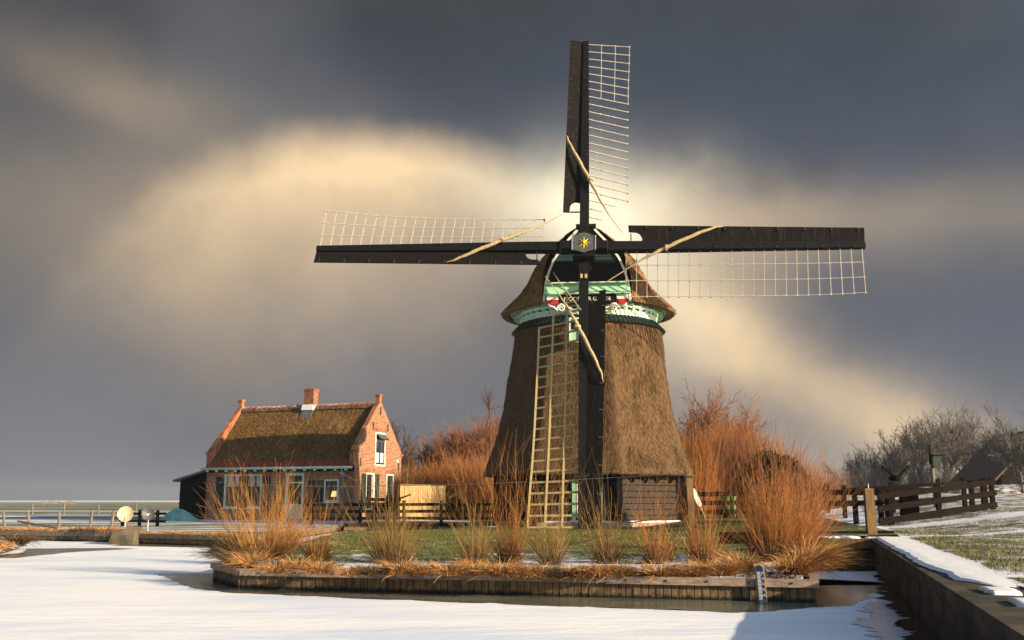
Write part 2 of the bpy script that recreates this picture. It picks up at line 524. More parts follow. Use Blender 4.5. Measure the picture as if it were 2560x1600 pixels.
LAWN = ground_material('lawn_with_snow', (0.038, 0.050, 0.010), (0.115, 0.125, 0.028), (0.075, 0.086, 0.020), 0.50, 0.60, 0.7, 5.0)
MEADOW = ground_material('meadow_with_snow', (0.040, 0.050, 0.016), (0.105, 0.100, 0.040), (0.075, 0.068, 0.030), 0.44, 0.58, 1.1, 7.0)
FIELD = ground_material('field_with_snow', (0.050, 0.072, 0.022), (0.115, 0.120, 0.045), (0.085, 0.090, 0.034), 0.44, 0.60, 0.06, 0.9, (0.16, 1, 1), 0.35)
BANKM = ground_material('bank_with_snow', (0.052, 0.040, 0.020), (0.130, 0.090, 0.040), (0.085, 0.062, 0.028), 0.50, 0.60, 0.9, 6.0)


# ------------------------------------------------------------------ mesh helpers
class MB:
    def __init__(self):
        self.v = []
        self.f = []

    def poly(self, pts):
        i = len(self.v)
        self.v += [tuple(p) for p in pts]
        self.f.append(tuple(range(i, i + len(pts))))
        return self

    def hexa(self, p):
        """8 corners: bottom loop 0-3 counter-clockwise seen from above, top loop 4-7"""
        i = len(self.v)
        self.v += [tuple(q) for q in p]
        for q in ((3, 2, 1, 0), (4, 5, 6, 7), (0, 1, 5, 4), (1, 2, 6, 5), (2, 3, 7, 6), (3, 0, 4, 7)):
            self.f.append(tuple(i + k for k in q))
        return self

    def box(self, c, s, ax=None):
        c = Vector(c)
        if ax is None:
            ax = (Vector((1, 0, 0)), Vector((0, 1, 0)), Vector((0, 0, 1)))
        a, b, d = (Vector(ax[k]) * (s[k] / 2) for k in range(3))
        self.hexa([c - a - b - d, c + a - b - d, c + a + b - d, c - a + b - d,
                   c - a - b + d, c + a - b + d, c + a + b + d, c - a + b + d])
        return self

    def bar(self, p0, p1, w, h, up=(0, 0, 1), w1=None, h1=None):
        """square bar from p0 to p1; w across, h along up"""
        p0, p1, up = Vector(p0), Vector(p1), Vector(up)
        d = (p1 - p0).normalized()
        side = d.cross(up)
        if side.length < 1e-4:
            side = d.cross(Vector((1, 0, 0)))
        side.normalize()
        upn = side.cross(d).normalized()
        w1 = w if w1 is None else w1
        h1 = h if h1 is None else h1
        q = []
        for p, ww, hh in ((p0, w, h), (p1, w1, h1)):
            q.append([p - side * ww / 2 - upn * hh / 2, p + side * ww / 2 - upn * hh / 2,
                      p + side * ww / 2 + upn * hh / 2, p - side * ww / 2 + upn * hh / 2])
        i = len(self.v)
        self.v += [tuple(x) for x in q[0] + q[1]]
        for k in range(4):
            self.f.append((i + k, i + (k + 1) % 4, i + 4 + (k + 1) % 4, i + 4 + k))
        self.f.append((i + 3, i + 2, i + 1, i))
        self.f.append((i + 4, i + 5, i + 6, i + 7))
        return self

    def tube(self, pts, rad, n=8, cap=True):
        pts = [Vector(p) for p in pts]
        if not hasattr(rad, '__len__'):
            rad = [rad] * len(pts)
        i0 = len(self.v)
        ref = None
        for k, p in enumerate(pts):
            d = (pts[min(k + 1, len(pts) - 1)] - pts[max(k - 1, 0)])
            d = d.normalized() if d.length > 1e-9 else Vector((0, 0, 1))
            if ref is None:
                ref = d.cross(Vector((0.3, 0.5, 0.81)))
                if ref.length < 1e-3:
                    ref = d.cross(Vector((1, 0, 0)))
            a = (ref - d * ref.dot(d)).normalized()
            ref = a
            b = d.cross(a)
            for j in range(n):
                t = 2 * math.pi * j / n
                self.v.append(tuple(p + (a * math.cos(t) + b * math.sin(t)) * rad[k]))
        for k in range(len(pts) - 1):
            for j in range(n):
                A = i0 + k * n
                self.f.append((A + j, A + (j + 1) % n, A + n + (j + 1) % n, A + n + j))
        if cap:
            self.f.append(tuple(i0 + j for j in range(n))[::-1])
            A = i0 + (len(pts) - 1) * n
            self.f.append(tuple(A + j for j in range(n)))
        return self

    def prism(self, outline, ex):
        """closed outline (3D points) extruded by vector ex"""
        ex = Vector(ex)
        o = [Vector(p) for p in outline]
        n = len(o)
        i = len(self.v)
        self.v += [tuple(p) for p in o] + [tuple(p + ex) for p in o]
        self.f.append(tuple(range(i, i + n))[::-1])
        self.f.append(tuple(range(i + n, i + 2 * n)))
        for k in range(n):
            self.f.append((i + k, i + (k + 1) % n, i + n + (k + 1) % n, i + n + k))
        return self

    def build(self, name, mat, parent=None, smooth=False):
        me = bpy.data.meshes.new(name)
        me.from_pydata(self.v, [], self.f)
        return link_mesh(name, me, mat, parent, smooth)


def link_mesh(name, me, mat, parent=None, smooth=False):
    if mat is not None:
        me.materials.append(mat)
    if smooth:
        me.polygons.foreach_set('use_smooth', [True] * len(me.polygons))
    me.update()
    o = bpy.data.objects.new(name, me)
    COL.objects.link(o)
    if parent is not None:
        put_under(o, parent)
    return o


def put_under(o, parent):
    """meshes are built in world coordinates; an Empty stands at its thing's base"""
    o.parent = parent
    o.matrix_parent_inverse = Matrix.Translation(-parent.location) if parent.type == 'EMPTY' else Matrix.Identity(4)


def arr_mesh(name, V, Q, mat, parent=None, smooth=False):
    """mesh from numpy arrays, all faces with the same number of corners"""
    me = bpy.data.meshes.new(name)
    V = np.ascontiguousarray(V, dtype=np.float32)
    Q = np.ascontiguousarray(Q, dtype=np.int32)
    k = Q.shape[1]
    me.vertices.add(len(V))
    me.vertices.foreach_set('co', V.ravel())
    me.loops.add(Q.size)
    me.loops.foreach_set('vertex_index', Q.ravel())
    me.polygons.add(len(Q))
    me.polygons.foreach_set('loop_start', np.arange(0, Q.size, k, dtype=np.int32))
    me.polygons.foreach_set('loop_total', np.full(len(Q), k, dtype=np.int32))
    me.update(calc_edges=True)
    return link_mesh(name, me, mat, parent, smooth)


def tag(o, label, cat, group=None, kind=None):
    if label:
        o['label'] = label
    if cat:
        o['category'] = cat
    if group:
        o['group'] = group
    if kind:
        o['kind'] = kind
    return o


def structure(o):
    o['kind'] = 'structure'
    return o


def stuff(o, label=None, cat=None):
    o['kind'] = 'stuff'
    return tag(o, label, cat)


def thing(name, loc, label, cat, group=None):
    o = bpy.data.objects.new(name, None)
    o.empty_display_size = 0.3
    COL.objects.link(o)
    o.location = loc
    return tag(o, label, cat, group)


def strands(P, D, L, r0, curve=None, S=6, sides=3, wig=0.0, r1=0.35, rng=RNG, zmin=None):
    """many tapered thin tubes at once: P,D (n,3), L,r0 (n,)"""
    n = len(P)
    t = np.linspace(0, 1, S + 1)[None, :, None]
    D = D / np.linalg.norm(D, axis=1, keepdims=True)
    pts = P[:, None, :] + D[:, None, :] * L[:, None, None] * t
    if curve is not None:
        pts = pts + curve[:, None, :] * (L[:, None, None]) * t ** 2
    if wig:
        w = rng.normal(0, 1, (n, S + 1, 3)) * wig * L[:, None, None]
        w[:, 0] = 0
        pts = pts + w * (t ** 0.7)
    if zmin is not None:
        pts[..., 2] = np.maximum(pts[..., 2], zmin)
    ref = np.tile(np.array([[0.31, 0.52, 0.79]]), (n, 1))
    a = np.cross(D, ref)
    a /= np.linalg.norm(a, axis=1, keepdims=True) + 1e-9
    ph = rng.uniform(0, 6.28, n)
    b = np.cross(D, a)
    rad = r0[:, None] * (1 - (1 - r1) * t[..., 0])
    V = np.zeros((n, S + 1, sides, 3))
    for j in range(sides):
        an = ph + (2 * math.pi * j / sides)
        off = a * np.cos(an)[:, None] + b * np.sin(an)[:, None]
        V[:, :, j, :] = pts + off[:, None, :] * rad[..., None]
    idx = np.arange(n * (S + 1) * sides).reshape(n, S + 1, sides)
    q = []
    rngj = range(sides) if sides > 2 else range(1)
    for j in rngj:
        k = (j + 1) % sides
        q.append(np.stack([idx[:, :-1, j], idx[:, :-1, k], idx[:, 1:, k], idx[:, 1:, j]], -1).reshape(-1, 4))
    return V.reshape(-1, 3), np.concatenate(q), pts


def merge(parts):
    V, Q, o = [], [], 0
    for v, q in parts:
        V.append(v)
        Q.append(q + o)
        o += len(v)
    return np.concatenate(V), np.concatenate(Q)


def nz(x, y, z=0.0, s=1.0):
    return noise.noise(Vector((x * s, y * s, z * s)))


def smooth01(x):
    x = max(0.0, min(1.0, x))
    return x * x * (3 - 2 * x)


def lerp(a, b, t):
    return a + (b - a) * t


def interp(x, xs, ys):
    return float(np.interp(x, xs, ys))


def text_mesh(name, body, size, origin, xdir, ydir, mat, parent, extrude=0.004, align='CENTER', sx=1.0):
    cu = bpy.data.curves.new(name, 'FONT')
    cu.body = body
    cu.size = size
    cu.align_x = align
    cu.align_y = 'CENTER'
    cu.extrude = extrude
    cu.resolution_u = 3
    tmp = bpy.data.objects.new(name, cu)
    COL.objects.link(tmp)
    dg = bpy.context.evaluated_depsgraph_get()
    me = bpy.data.meshes.new_from_object(tmp.evaluated_get(dg))
    bpy.data.objects.remove(tmp)
    x, y = Vector(xdir).normalized(), Vector(ydir).normalized()
    zz = x.cross(y)
    for v in me.vertices:
        c = v.co.copy()
        v.co = Vector(origin) + x * c.x * sx + y * c.y + zz * c.z
    me.materials.clear()
    return link_mesh(name, me, mat, parent)
# ------------------------------------------------------------------ ground and water
ISL_L = Vector((-4.72, 17.87))     # corners of the planked island front, at the ice
ISL_R = Vector((4.53, 15.42))
QUAY_N = Vector((2.55, 4.0))
QUAY_F = Vector((8.27, 23.4))
C0 = Vector((-8.45, 54.0))         # near corner of the house while it is modelled
HOUSE_AT = Vector((-9.55, 61.0, 0.28))   # where that corner stands, pushed back along the camera's line of sight
HOUSE_SCALE = 1.13  # scale of the house group about the camera


def right_rise(x, y):
    return 0.55 * smooth01((x - 11.0) / 7.0) * smooth01((y - 14) / 22) + 0.75 * smooth01((y - 40) / 30) * smooth01((x - 14) / 12)


def ground_h(x, y):
    """height of the land above the ice"""
    h = 0.34 + 0.32 * smooth01((x - 5.5) / 3.4) + right_rise(x, y)
    h += 0.03 * nz(x, y, 0, 0.5) + 0.012 * nz(x, y, 3, 2.1)
    return h


def ruled(name, front, back, nu, nv, mat, hfun, power=1.0, snow=None, jitter=0.0):
    """sheet between two polylines"""
    def along(poly, t):
        n = len(poly) - 1
        k = min(int(t * n), n - 1)
        f = t * n - k
        return poly[k].lerp(poly[k + 1], f)
    V, S = [], []
    for j in range(nv + 1):
        v = (j / nv) ** power
        for i in range(nu + 1):
            u = i / nu
            p = along(front, u).lerp(along(back, u), v)
            V.append((p.x, p.y, hfun(p.x, p.y)))
            S.append(snow(p.x, p.y) if snow else 0.0)
    Q = [(j * (nu + 1) + i, j * (nu + 1) + i + 1, (j + 1) * (nu + 1) + i + 1, (j + 1) * (nu + 1) + i)
         for j in range(nv) for i in range(nu)]
    o = arr_mesh(name, np.array(V), np.array(Q), mat, None, True)
    at_ = o.data.attributes.new('snow', 'FLOAT', 'POINT')
    at_.data.foreach_set('value', np.array(S, dtype=np.float32))
    return structure(o)


V2 = lambda x, y: Vector((x, y))

# frozen canal: a level sheet of snow-dusted ice
def ice_material():
    m = bpy.data.materials.new('snow_dusted_ice')
    m.use_nodes = True
    nt = m.node_tree
    b = nt.nodes['Principled BSDF']
    co = nt.nodes.new('ShaderNodeTexCoord')
    mp = nt.nodes.new('ShaderNodeMapping')
    mp.inputs['Scale'].default_value = (0.5, 1.6, 1)
    nt.links.new(co.outputs['Object'], mp.inputs[0])
    n = nt.nodes.new('ShaderNodeTexNoise')
    n.inputs['Scale'].default_value = 0.45
    n.inputs['Detail'].default_value = 6
    nt.links.new(mp.outputs[0], n.inputs['Vector'])
    r = nt.nodes.new('ShaderNodeValToRGB')
    r.color_ramp.elements[0].position = 0.34
    r.color_ramp.elements[0].color = (0.66, 0.74, 0.85, 1)
    r.color_ramp.elements[1].position = 0.56
    r.color_ramp.elements[1].color = (0.86, 0.87, 0.89, 1)
    nt.links.new(n.outputs['Fac'], r.inputs[0])
    nt.links.new(r.outputs[0], b.inputs['Base Color'])
    b.inputs['Roughness'].default_value = 0.55
    b.inputs['Specular IOR Level'].default_value = 0.25
    n2 = nt.nodes.new('ShaderNodeTexNoise')
    n2.inputs['Scale'].default_value = 24
    n2.inputs['Detail'].default_value = 5
    nt.links.new(co.outputs['Object'], n2.inputs['Vector'])
    bp = nt.nodes.new('ShaderNodeBump')
    bp.inputs['Strength'].default_value = 0.25
    bp.inputs['Distance'].default_value = 0.012
    nt.links.new(n2.outputs['Fac'], bp.inputs['Height'])
    n3 = nt.nodes.new('ShaderNodeTexNoise')
    n3.inputs['Scale'].default_value = 2.2
    n3.inputs['Detail'].default_value = 7
    n3.inputs['Roughness'].default_value = 0.6
    nt.links.new(mp.outputs[0], n3.inputs['Vector'])
    bp2 = nt.nodes.new('ShaderNodeBump')
    bp2.inputs['Strength'].default_value = 0.5
    bp2.inputs['Distance'].default_value = 0.05
    nt.links.new(n3.outputs['Fac'], bp2.inputs['Height'])
    nt.links.new(bp2.outputs[0], bp.inputs['Normal'])
    nt.links.new(bp.outputs[0], b.inputs['Normal'])
    return m


def wet_material(name, c1, c2, rough):
    m = bpy.data.materials.new(name)
    m.use_nodes = True
    nt = m.node_tree
    b = nt.nodes['Principled BSDF']
    co = nt.nodes.new('ShaderNodeTexCoord')
    mp = nt.nodes.new('ShaderNodeMapping')
    mp.inputs['Scale'].default_value = (0.6, 1.5, 1)
    nt.links.new(co.outputs['Object'], mp.inputs[0])
    n = nt.nodes.new('ShaderNodeTexNoise')
    n.inputs['Scale'].default_value = 1.3
    n.inputs['Detail'].default_value = 6
    nt.links.new(mp.outputs[0], n.inputs['Vector'])
    r = nt.nodes.new('ShaderNodeValToRGB')
    r.color_ramp.elements[0].position = 0.35
    r.color_ramp.elements[0].color = (*c1, 1)
    r.color_ramp.elements[1].position = 0.68
    r.color_ramp.elements[1].color = (*c2, 1)
    nt.links.new(n.outputs['Fac'], r.inputs[0])
    nt.links.new(r.outputs[0], b.inputs['Base Color'])
    b.inputs['Roughness'].default_value = rough
    b.inputs['Specular IOR Level'].default_value = 0.5
    bp = nt.nodes.new('ShaderNodeBump')
    bp.inputs['Strength'].default_value = 0.15
    bp.inputs['Distance'].default_value = 0.01
    nt.links.new(n.outputs['Fac'], bp.inputs['Height'])
    nt.links.new(bp.outputs[0], b.inputs['Normal'])
    return m


ICE = ice_material()
THIN = wet_material('wet_thin_ice', (0.090, 0.086, 0.062), (0.19, 0.182, 0.14), 0.20)
THIN_BLUE = wet_material('clear_blue_ice', (0.30, 0.36, 0.46), (0.42, 0.47, 0.56), 0.25)
OPENW = wet_material('open_water', (0.012, 0.012, 0.011), (0.03, 0.028, 0.022), 0.06)
structure(MB().poly([(-120, -6, 0), (30, -6, 0), (30, 75, 0), (-120, 75, 0)]).build('frozen_canal', ICE))


def jag(pts, amp, step, seed, closed=True):
    """roughen an outline with small ice-edge teeth"""
    rr = random.Random(seed)
    out = []
    n = len(pts)
    for i in range(n if closed else n - 1):
        a, b = Vector(pts[i]), Vector(pts[(i + 1) % n])
        k = max(1, int((b - a).length / step))
        nrm = Vector(((b - a).y, -(b - a).x)).normalized()
        for q in range(k):
            p = a.lerp(b, q / k)
            w = noise.noise(Vector((p.x * 1.7, p.y * 1.7, seed))) * amp * 1.4 + rr.uniform(-1, 1) * amp * 0.45
            out.append(p + nrm * w)
    return out


def flat_sheet(name, outline, z, mat):
    import bmesh
    bm = bmesh.new()
    vs = [bm.verts.new((p.x, p.y, z)) for p in outline]
    f = bm.faces.new(vs)
    if f.normal.z < 0:
        bmesh.ops.reverse_faces(bm, faces=[f])
    bmesh.ops.triangulate(bm, faces=bm.faces[:])
    bm.normal_update()
    for f in bm.faces:
        if f.normal.z < 0:
            f.normal_flip()
    me = bpy.data.meshes.new(name)
    bm.to_mesh(me)
    bm.free()
    return structure(link_mesh(name, me, mat))


# thin wet ice along the planks of the island and round its left tip
outer = [V2(-4.4, 21.2), V2(-6.6, 21.6), V2(-7.45, 21.4), V2(-6.6, 19.9), V2(-5.75, 18.2), V2(-4.9, 17.25), V2(-3.35, 16.55), V2(-1.6, 15.85), V2(0.7, 15.0),
         V2(2.2, 14.5), V2(3.1, 14.1), V2(4.0, 14.6), V2(4.9, 15.1), V2(5.6, 16.2), V2(6.2, 17.4), V2(7.2, 18.6), V2(8.3, 19.6)]
inner = [V2(8.3, 18.9), V2(7.0, 18.6), V2(5.9, 18.55), V2(4.7, 18.5), V2(4.9, 21.0), V2(3.8, 17.0), V2(-4.2, 18.6)]
flat_sheet('thin_ice', jag(outer, 0.10, 0.10, 3, False) + inner, 0.004, THIN)
wet_right = [V2(1.6, 4.0), V2(3.1, 9.0), V2(3.9, 11.3), V2(4.45, 12.9), V2(4.9, 14.2), V2(5.3, 15.2), V2(5.9, 16.3), V2(6.9, 18.6), V2(8.0, 21.0)]
flat_sheet('bare_ice', jag(wet_right, 0.22, 0.12, 9, False) + [V2(8.9, 21.0), V2(3.4, 3.0)], 0.008, THIN_BLUE)
open_r = [V2(2.2, 4.0), V2(3.85, 9.8), V2(4.35, 11.3), V2(4.75, 12.6), V2(5.3, 14.2), V2(5.85, 16.2), V2(6.7, 18.6), V2(7.6, 21.4)]
flat_sheet('open_water', jag(open_r, 0.14, 0.10, 5, False) + [V2(9.0, 22.4), V2(3.4, 3.0)], 0.012, OPENW)
flat_sheet('open_water', jag([V2(4.6, 22.2), V2(8.6, 22.2), V2(8.6, 25), V2(4.6, 25)], 0.08, 0.15, 8), 0.012, OPENW)
# melt edge under the far banks
flat_sheet('thin_ice', jag([V2(-13.6, 34.5), V2(-10.0, 33.0), V2(-8.8, 32.8), V2(-8.6, 34.5), V2(-10.1, 34.3), V2(-13.4, 36.2)], 0.1, 0.2, 12), 0.004, THIN)
flat_sheet('thin_ice', jag([V2(-15.4, 32.4), V2(-12.7, 32.9), V2(-11.8, 32.2), V2(-13.0, 30.4), V2(-13.2, 27.2), V2(-14.6, 27.2), V2(-14.4, 30.0)], 0.1, 0.2, 13), 0.004, THIN)

# mill yard and island lawn
def yl(y):
    return interp(y, [17.9, 19.8, 24, 30, 36.5, 38.5, 42, 50, 60], [-4.6, -5.7, -5.6, -6.0, -6.4, -6.0, -2.4, -2.0, -2.0])


def yr(y):
    return interp(y, [15.5, 19.5, 24.6, 25.2, 30, 60], [4.4, 5.52, 6.15, 9.6, 11.0, 16.0])


def yard_snow(x, y):
    front = 1 - smooth01((y - 18.3) / 7.0)
    return 0.13 * front - 0.05 + 0.02 * smooth01((x - 2) / 5) - 0.06 * smooth01((y - 26) / 12)


NU, NV = 90, 150
yv, ys_ = [], []
for j in range(NV + 1):
    t = j / NV
    for i in range(NU + 1):
        u = i / NU
        y0 = lerp(17.85, 15.5, u) + 0.06
        y = y0 + (60 - y0) * t ** 1.6
        x = lerp(yl(y), yr(y), u)
        if y < 17.9:
            x = lerp(max(yl(y), -4.68), yr(y), u)
        h = ground_h(x, y) if x < 6.2 or y > 25 else 0.34
        h -= 0.03 * (1 - smooth01((y - y0) / 0.6)) - 0.01
        yv.append((x, y, h))
        ys_.append(yard_snow(x, y))
yq = [(j * (NU + 1) + i, j * (NU + 1) + i + 1, (j + 1) * (NU + 1) + i + 1, (j + 1) * (NU + 1) + i) for j in range(NV) for i in range(NU)]
lawn = structure(arr_mesh('lawn', np.array(yv), np.array(yq), LAWN, None, True))
lawn.data.attributes.new('snow', 'FLOAT', 'POINT').data.foreach_set('value', np.array(ys_, dtype=np.float32))

# house side: bank and snowy field running to the horizon
BANK = [V2(-70, 54), V2(-30, 43.5), V2(-18.2, 38.8), V2(-14.4, 37.3), V2(-13.4, 35.95), V2(-10.1, 34.1), V2(-8.8, 33.6), V2(-8.4, 40), V2(-8.2, 49.6), V2(-2.2, 49.8), V2(-1.9, 56), V2(14, 58), V2(60, 62)]
fb = []
for p in BANK:
    k = 2600.0
    fb.append(V2(p.x * 55, k))


def field_h(x, y):
    return 0.30 + 0.025 * nz(x, y, 1, 0.35)


def field_sheet():
    nv = 70
    pts = []
    for k in range(len(BANK) - 1):
        m = 6
        for q in range(m):
            pts.append(BANK[k].lerp(BANK[k + 1], q / m))
    pts.append(BANK[-1])
    V, S = [], []
    for j in range(nv + 1):
        v = (j / nv) ** 4.0
        for p in pts:
            y = p.y + (2600 - p.y) * v
            x = p.x * lerp(1.0, 45.0, v)
            V.append((x, y, field_h(x, y) if y < 200 else 0.3))
            S.append(0.02 + 0.12 * smooth01((y - 300) / 900) - 0.06 * smooth01((y - 70) / 60) * (1 - smooth01((y - 300) / 600)))
    n = len(pts)
    Q = [(j * n + i, j * n + i + 1, (j + 1) * n + i + 1, (j + 1) * n + i) for j in range(nv) for i in range(n - 1)]
    o = structure(arr_mesh('field', np.array(V), np.array(Q), FIELD, None, True))
    o.data.attributes.new('snow', 'FLOAT', 'POINT').data.foreach_set('value', np.array(S, dtype=np.float32))


field_sheet()

# right-hand meadow behind the quay, rising to the road
def meadow_h(x, y):
    return ground_h(max(x, 9.2), y) + 0.004


def meadow_snow(x, y):
    qx = QUAY_N.x + (y - QUAY_N.y) * (QUAY_F.x - QUAY_N.x) / (QUAY_F.y - QUAY_N.y)
    edge = 0.0
    # trodden strip of snow running right from the quay corner and one along the fence
    d1 = abs(y - (24.0 + (x - 8.5) * 0.42)) if x > 8 else 9
    d2 = abs(y - (31.0 + (x - 10) * 0.25)) if x > 9.5 else 9
    s = 0.14 * (1 - smooth01((d1 - 0.25) / 0.5)) * (1 - smooth01((x - 13) / 3)) + 0.12 * (1 - smooth01((d2 - 0.5) / 0.8))
    s += 0.25 * (1 - smooth01((x - qx - 0.75) / 0.15))
    return s - 0.005


ruled('meadow', [V2(QUAY_N.x + 0.62, QUAY_N.y), V2(4.0, 6.6), V2(5.4, 11.4), V2(7.1, 17.1), V2(QUAY_F.x + 0.68, QUAY_F.y), V2(9.6, 25.3), V2(10.5, 30), V2(16, 60), V2(30, 100)],
      [V2(20, 0), V2(26, 4), V2(34, 12), V2(44, 20), V2(60, 30), V2(70, 40), V2(80, 56), V2(120, 90), V2(190, 135)], 240, 110, MEADOW, meadow_h, 1.7, meadow_snow)

# road, far ditch and dike on the right
ASPH = material('asphalt', (0.040, 0.036, 0.032), (0.075, 0.066, 0.056), 0.9, 2, bump=0.2)


def strip(name, pts, w, z_off, mat, hf):
    mb = MB()
    L_, R_ = [], []
    for i, p in enumerate(pts):
        d = (pts[min(i + 1, len(pts) - 1)] - pts[max(i - 1, 0)]).normalized()
        n = Vector((-d.y, d.x))
        L_.append(p + n * w / 2)
        R_.append(p - n * w / 2)
    for i in range(len(pts) - 1):
        q = [R_[i], R_[i + 1], L_[i + 1], L_[i]]
        mb.poly([(a.x, a.y, hf(a.x, a.y) + z_off) for a in q])
    return structure(mb.build(name, mat))


def road_h(x, y):
    return 1.36


mb = MB()
rd = [V2(24, 66), V2(29, 67), V2(34, 68), V2(60, 71), V2(120, 78)]
mb = MB()
for i in range(len(rd) - 1):
    a, b = rd[i], rd[i + 1]
    for (o0, z0, o1, z1) in ((-2.2, 1.0, -1.9, 1.42), (-1.9, 1.42, 1.9, 1.46), (1.9, 1.46, 2.2, 1.0)):
        mb.poly([(a.x, a.y + o0, z0), (b.x, b.y + o0, z0), (b.x, b.y + o1, z1), (a.x, a.y + o1, z1)])
structure(mb.build('road', ASPH))
mb = MB()
for i in range(len(rd) - 1):
    a, b = rd[i], rd[i + 1]
    for o0, o1 in ((-2.9, -2.15), (2.1, 2.9)):
        mb.poly([(a.x, a.y + o0, 1.425), (b.x, b.y + o0, 1.425), (b.x, b.y + o1, 1.475), (a.x, a.y + o1, 1.475)])
structure(mb.build('snowy_verge', SNOW))
dk = [V2(-40, 190), V2(10, 140), V2(34, 112), V2(60, 106), V2(140, 110), V2(260, 120)]
ruled('dike', [p + V2(0, -14) for p in dk], [p + V2(0, 30) for p in dk], 60, 24, BANKM,
      lambda x, y: 0.25 + 2.9 * smooth01((y - interp(x, [p.x for p in dk], [p.y for p in dk]) + 13) / 12) * smooth01((x - 10) / 40) + 0.1 * nz(x, y, 0, 0.2), 1.0,
      lambda x, y: 0.02)

# ------------------------------------------------------------------ island revetment: planks, waling beam, plates
isl = thing('timber_revetment', (0, 16.6, 0), 'low plank revetment with grey waling beam along the front of the island', 'revetment')


def revet(parent, A, B, ztop, beam_h, step, seed, beam_cuts, proud=0.07, inset=0.0, beam_mat=BEAM, depth=0.05):
    rr = random.Random(seed)
    A, B = Vector(A), Vector(B)
    d = (B - A)
    L_ = d.length
    d.normalize()
    n = Vector((d.y, -d.x))           # outwards (towards the water)
    k = int(L_ / step)
    for i in range(k):
        a = A + d * (L_ * i / k + 0.006)
        b = A + d * (L_ * (i + 1) / k - 0.006)
        o = rr.uniform(-0.012, 0.012)
        top = ztop - beam_h * 0.5
        p = [a + n * (o - depth), b + n * (o - depth), b + n * o, a + n * o]
        mb_ = MB()
        lo = [(q.x, q.y, -0.25) for q in (p[3], p[2], p[1], p[0])]
        hi = [(q.x, q.y, top) for q in (p[3], p[2], p[1], p[0])]
        mb_.hexa(lo + hi).build('plank', PLANK, parent)
    cuts = [0.0] + beam_cuts + [1.0]
    for c0, c1 in zip(cuts[:-1], cuts[1:]):
        a = A + d * (L_ * c0 + 0.004)
        b = A + d * (L_ * c1 - 0.004)
        za = ztop + rr.uniform(-0.006, 0.006)
        mb_ = MB()
        q = [a + n * proud, b + n * proud, b - n * 0.06, a - n * 0.06]
        e = 0.008
        mb_.hexa([(x.x, x.y, za - beam_h) for x in q] + [(x.x, x.y, za) for x in q])
        mb_.build('waling_beam', beam_mat, parent)
        m = max(1, int((b - a).length / 0.62))
        for i in range(m):
            c = a + d * ((b - a).length * (i + 0.5) / m) + n * (proud + 0.004)
            ax = (d.to_3d(), n.to_3d(), Vector((0, 0, 1)))
            MB().box((c.x, c.y, za - beam_h * 0.45), (0.03, 0.016, 0.03), ax).build('bolt', IRON, parent)
    return d, n


d_, n_ = revet(isl, (ISL_L.x, ISL_L.y), (ISL_R.x, ISL_R.y), 0.345, 0.115, 0.118, 1, [0.37, 0.672])
for t, w in ((0.37, 0.28), (0.672, 0.30), (0.51, 0.08), (0.05, 0.07)):
    c = ISL_L.lerp(ISL_R, t) + n_ * 0.080
    ax = (d_.to_3d(), n_.to_3d(), Vector((0, 0, 1)))
    pl = MB().box((c.x, c.y, 0.300), (w, 0.014, 0.095), ax).build('joint_plate', GREYMETAL, isl)
    for s in (-0.4, 0.4):
        q = c + d_ * (w * s) + n_ * 0.01
        MB().box((q.x, q.y, 0.30), (0.015, 0.012, 0.015), ax).build('screw', IRON, pl)
    q = c + n_ * 0.012
    MB().tube([(q.x, q.y, 0.30), (q.x + n_.x * 0.02, q.y + n_.y * 0.02, 0.30)], 0.016, 8).build('screw', IRON, pl)
revet(isl, (-5.75, 19.75), (ISL_L.x - 0.03, ISL_L.y + 0.02), 0.335, 0.11, 0.13, 2, [])
revet(isl, (ISL_R.x + 0.02, ISL_R.y + 0.03), (5.65, 19.5), 0.335, 0.11, 0.13, 3, [])
revet(isl, (5.65, 19.5), (6.3, 24.8), 0.335, 0.11, 0.2, 4, [])
# rear board standing behind the left end of the beam
q = ISL_L.lerp(ISL_R, 0.045) - n_ * 0.14
MB().box((q.x, q.y, 0.40), (0.55, 0.035, 0.17), (d_.to_3d(), n_.to_3d(), Vector((0, 0, 1)))).build('back_board', GREYPOST, isl)

# far bank revetments
far1 = thing('timber_revetment', (-16, 38, 0), 'weathered board revetment on the far bank left of the concrete block', 'revetment', 'revetments on the far bank')
revet(far1, (-24, 41.2), (-18.2, 38.75), 0.36, 0.16, 0.35, 5, [0.5], beam_mat=GREYPOST)
revet(far1, (-18.2, 38.75), (-14.5, 37.3), 0.36, 0.16, 0.35, 5, [0.5], beam_mat=GREYPOST)
revet(far1, (-14.5, 37.3), (-13.8, 36.3), 0.36, 0.16, 0.35, 6, [], beam_mat=GREYPOST)
far2 = thing('timber_revetment', (-11, 35, 0), 'weathered board revetment on the far bank between concrete block and willow', 'revetment', 'revetments on the far bank')
revet(far2, (-13.2, 35.9), (-8.8, 33.45), 0.36, 0.15, 0.35, 7, [0.45], beam_mat=GREYPOST)
revet(far2, (-8.8, 33.45), (-8.35, 49.5), 0.36, 0.15, 0.6, 8, [0.3, 0.6], beam_mat=GREYPOST)
far3 = thing('timber_revetment', (-5, 49.6, 0), 'dark low bank edging behind the lawn, left of the mill', 'revetment', 'revetments on the far bank')
revet(far3, (-8.2, 49.5), (-2.0, 49.7), 0.40, 0.15, 0.5, 9, [0.5], beam_mat=FENCE_DK)

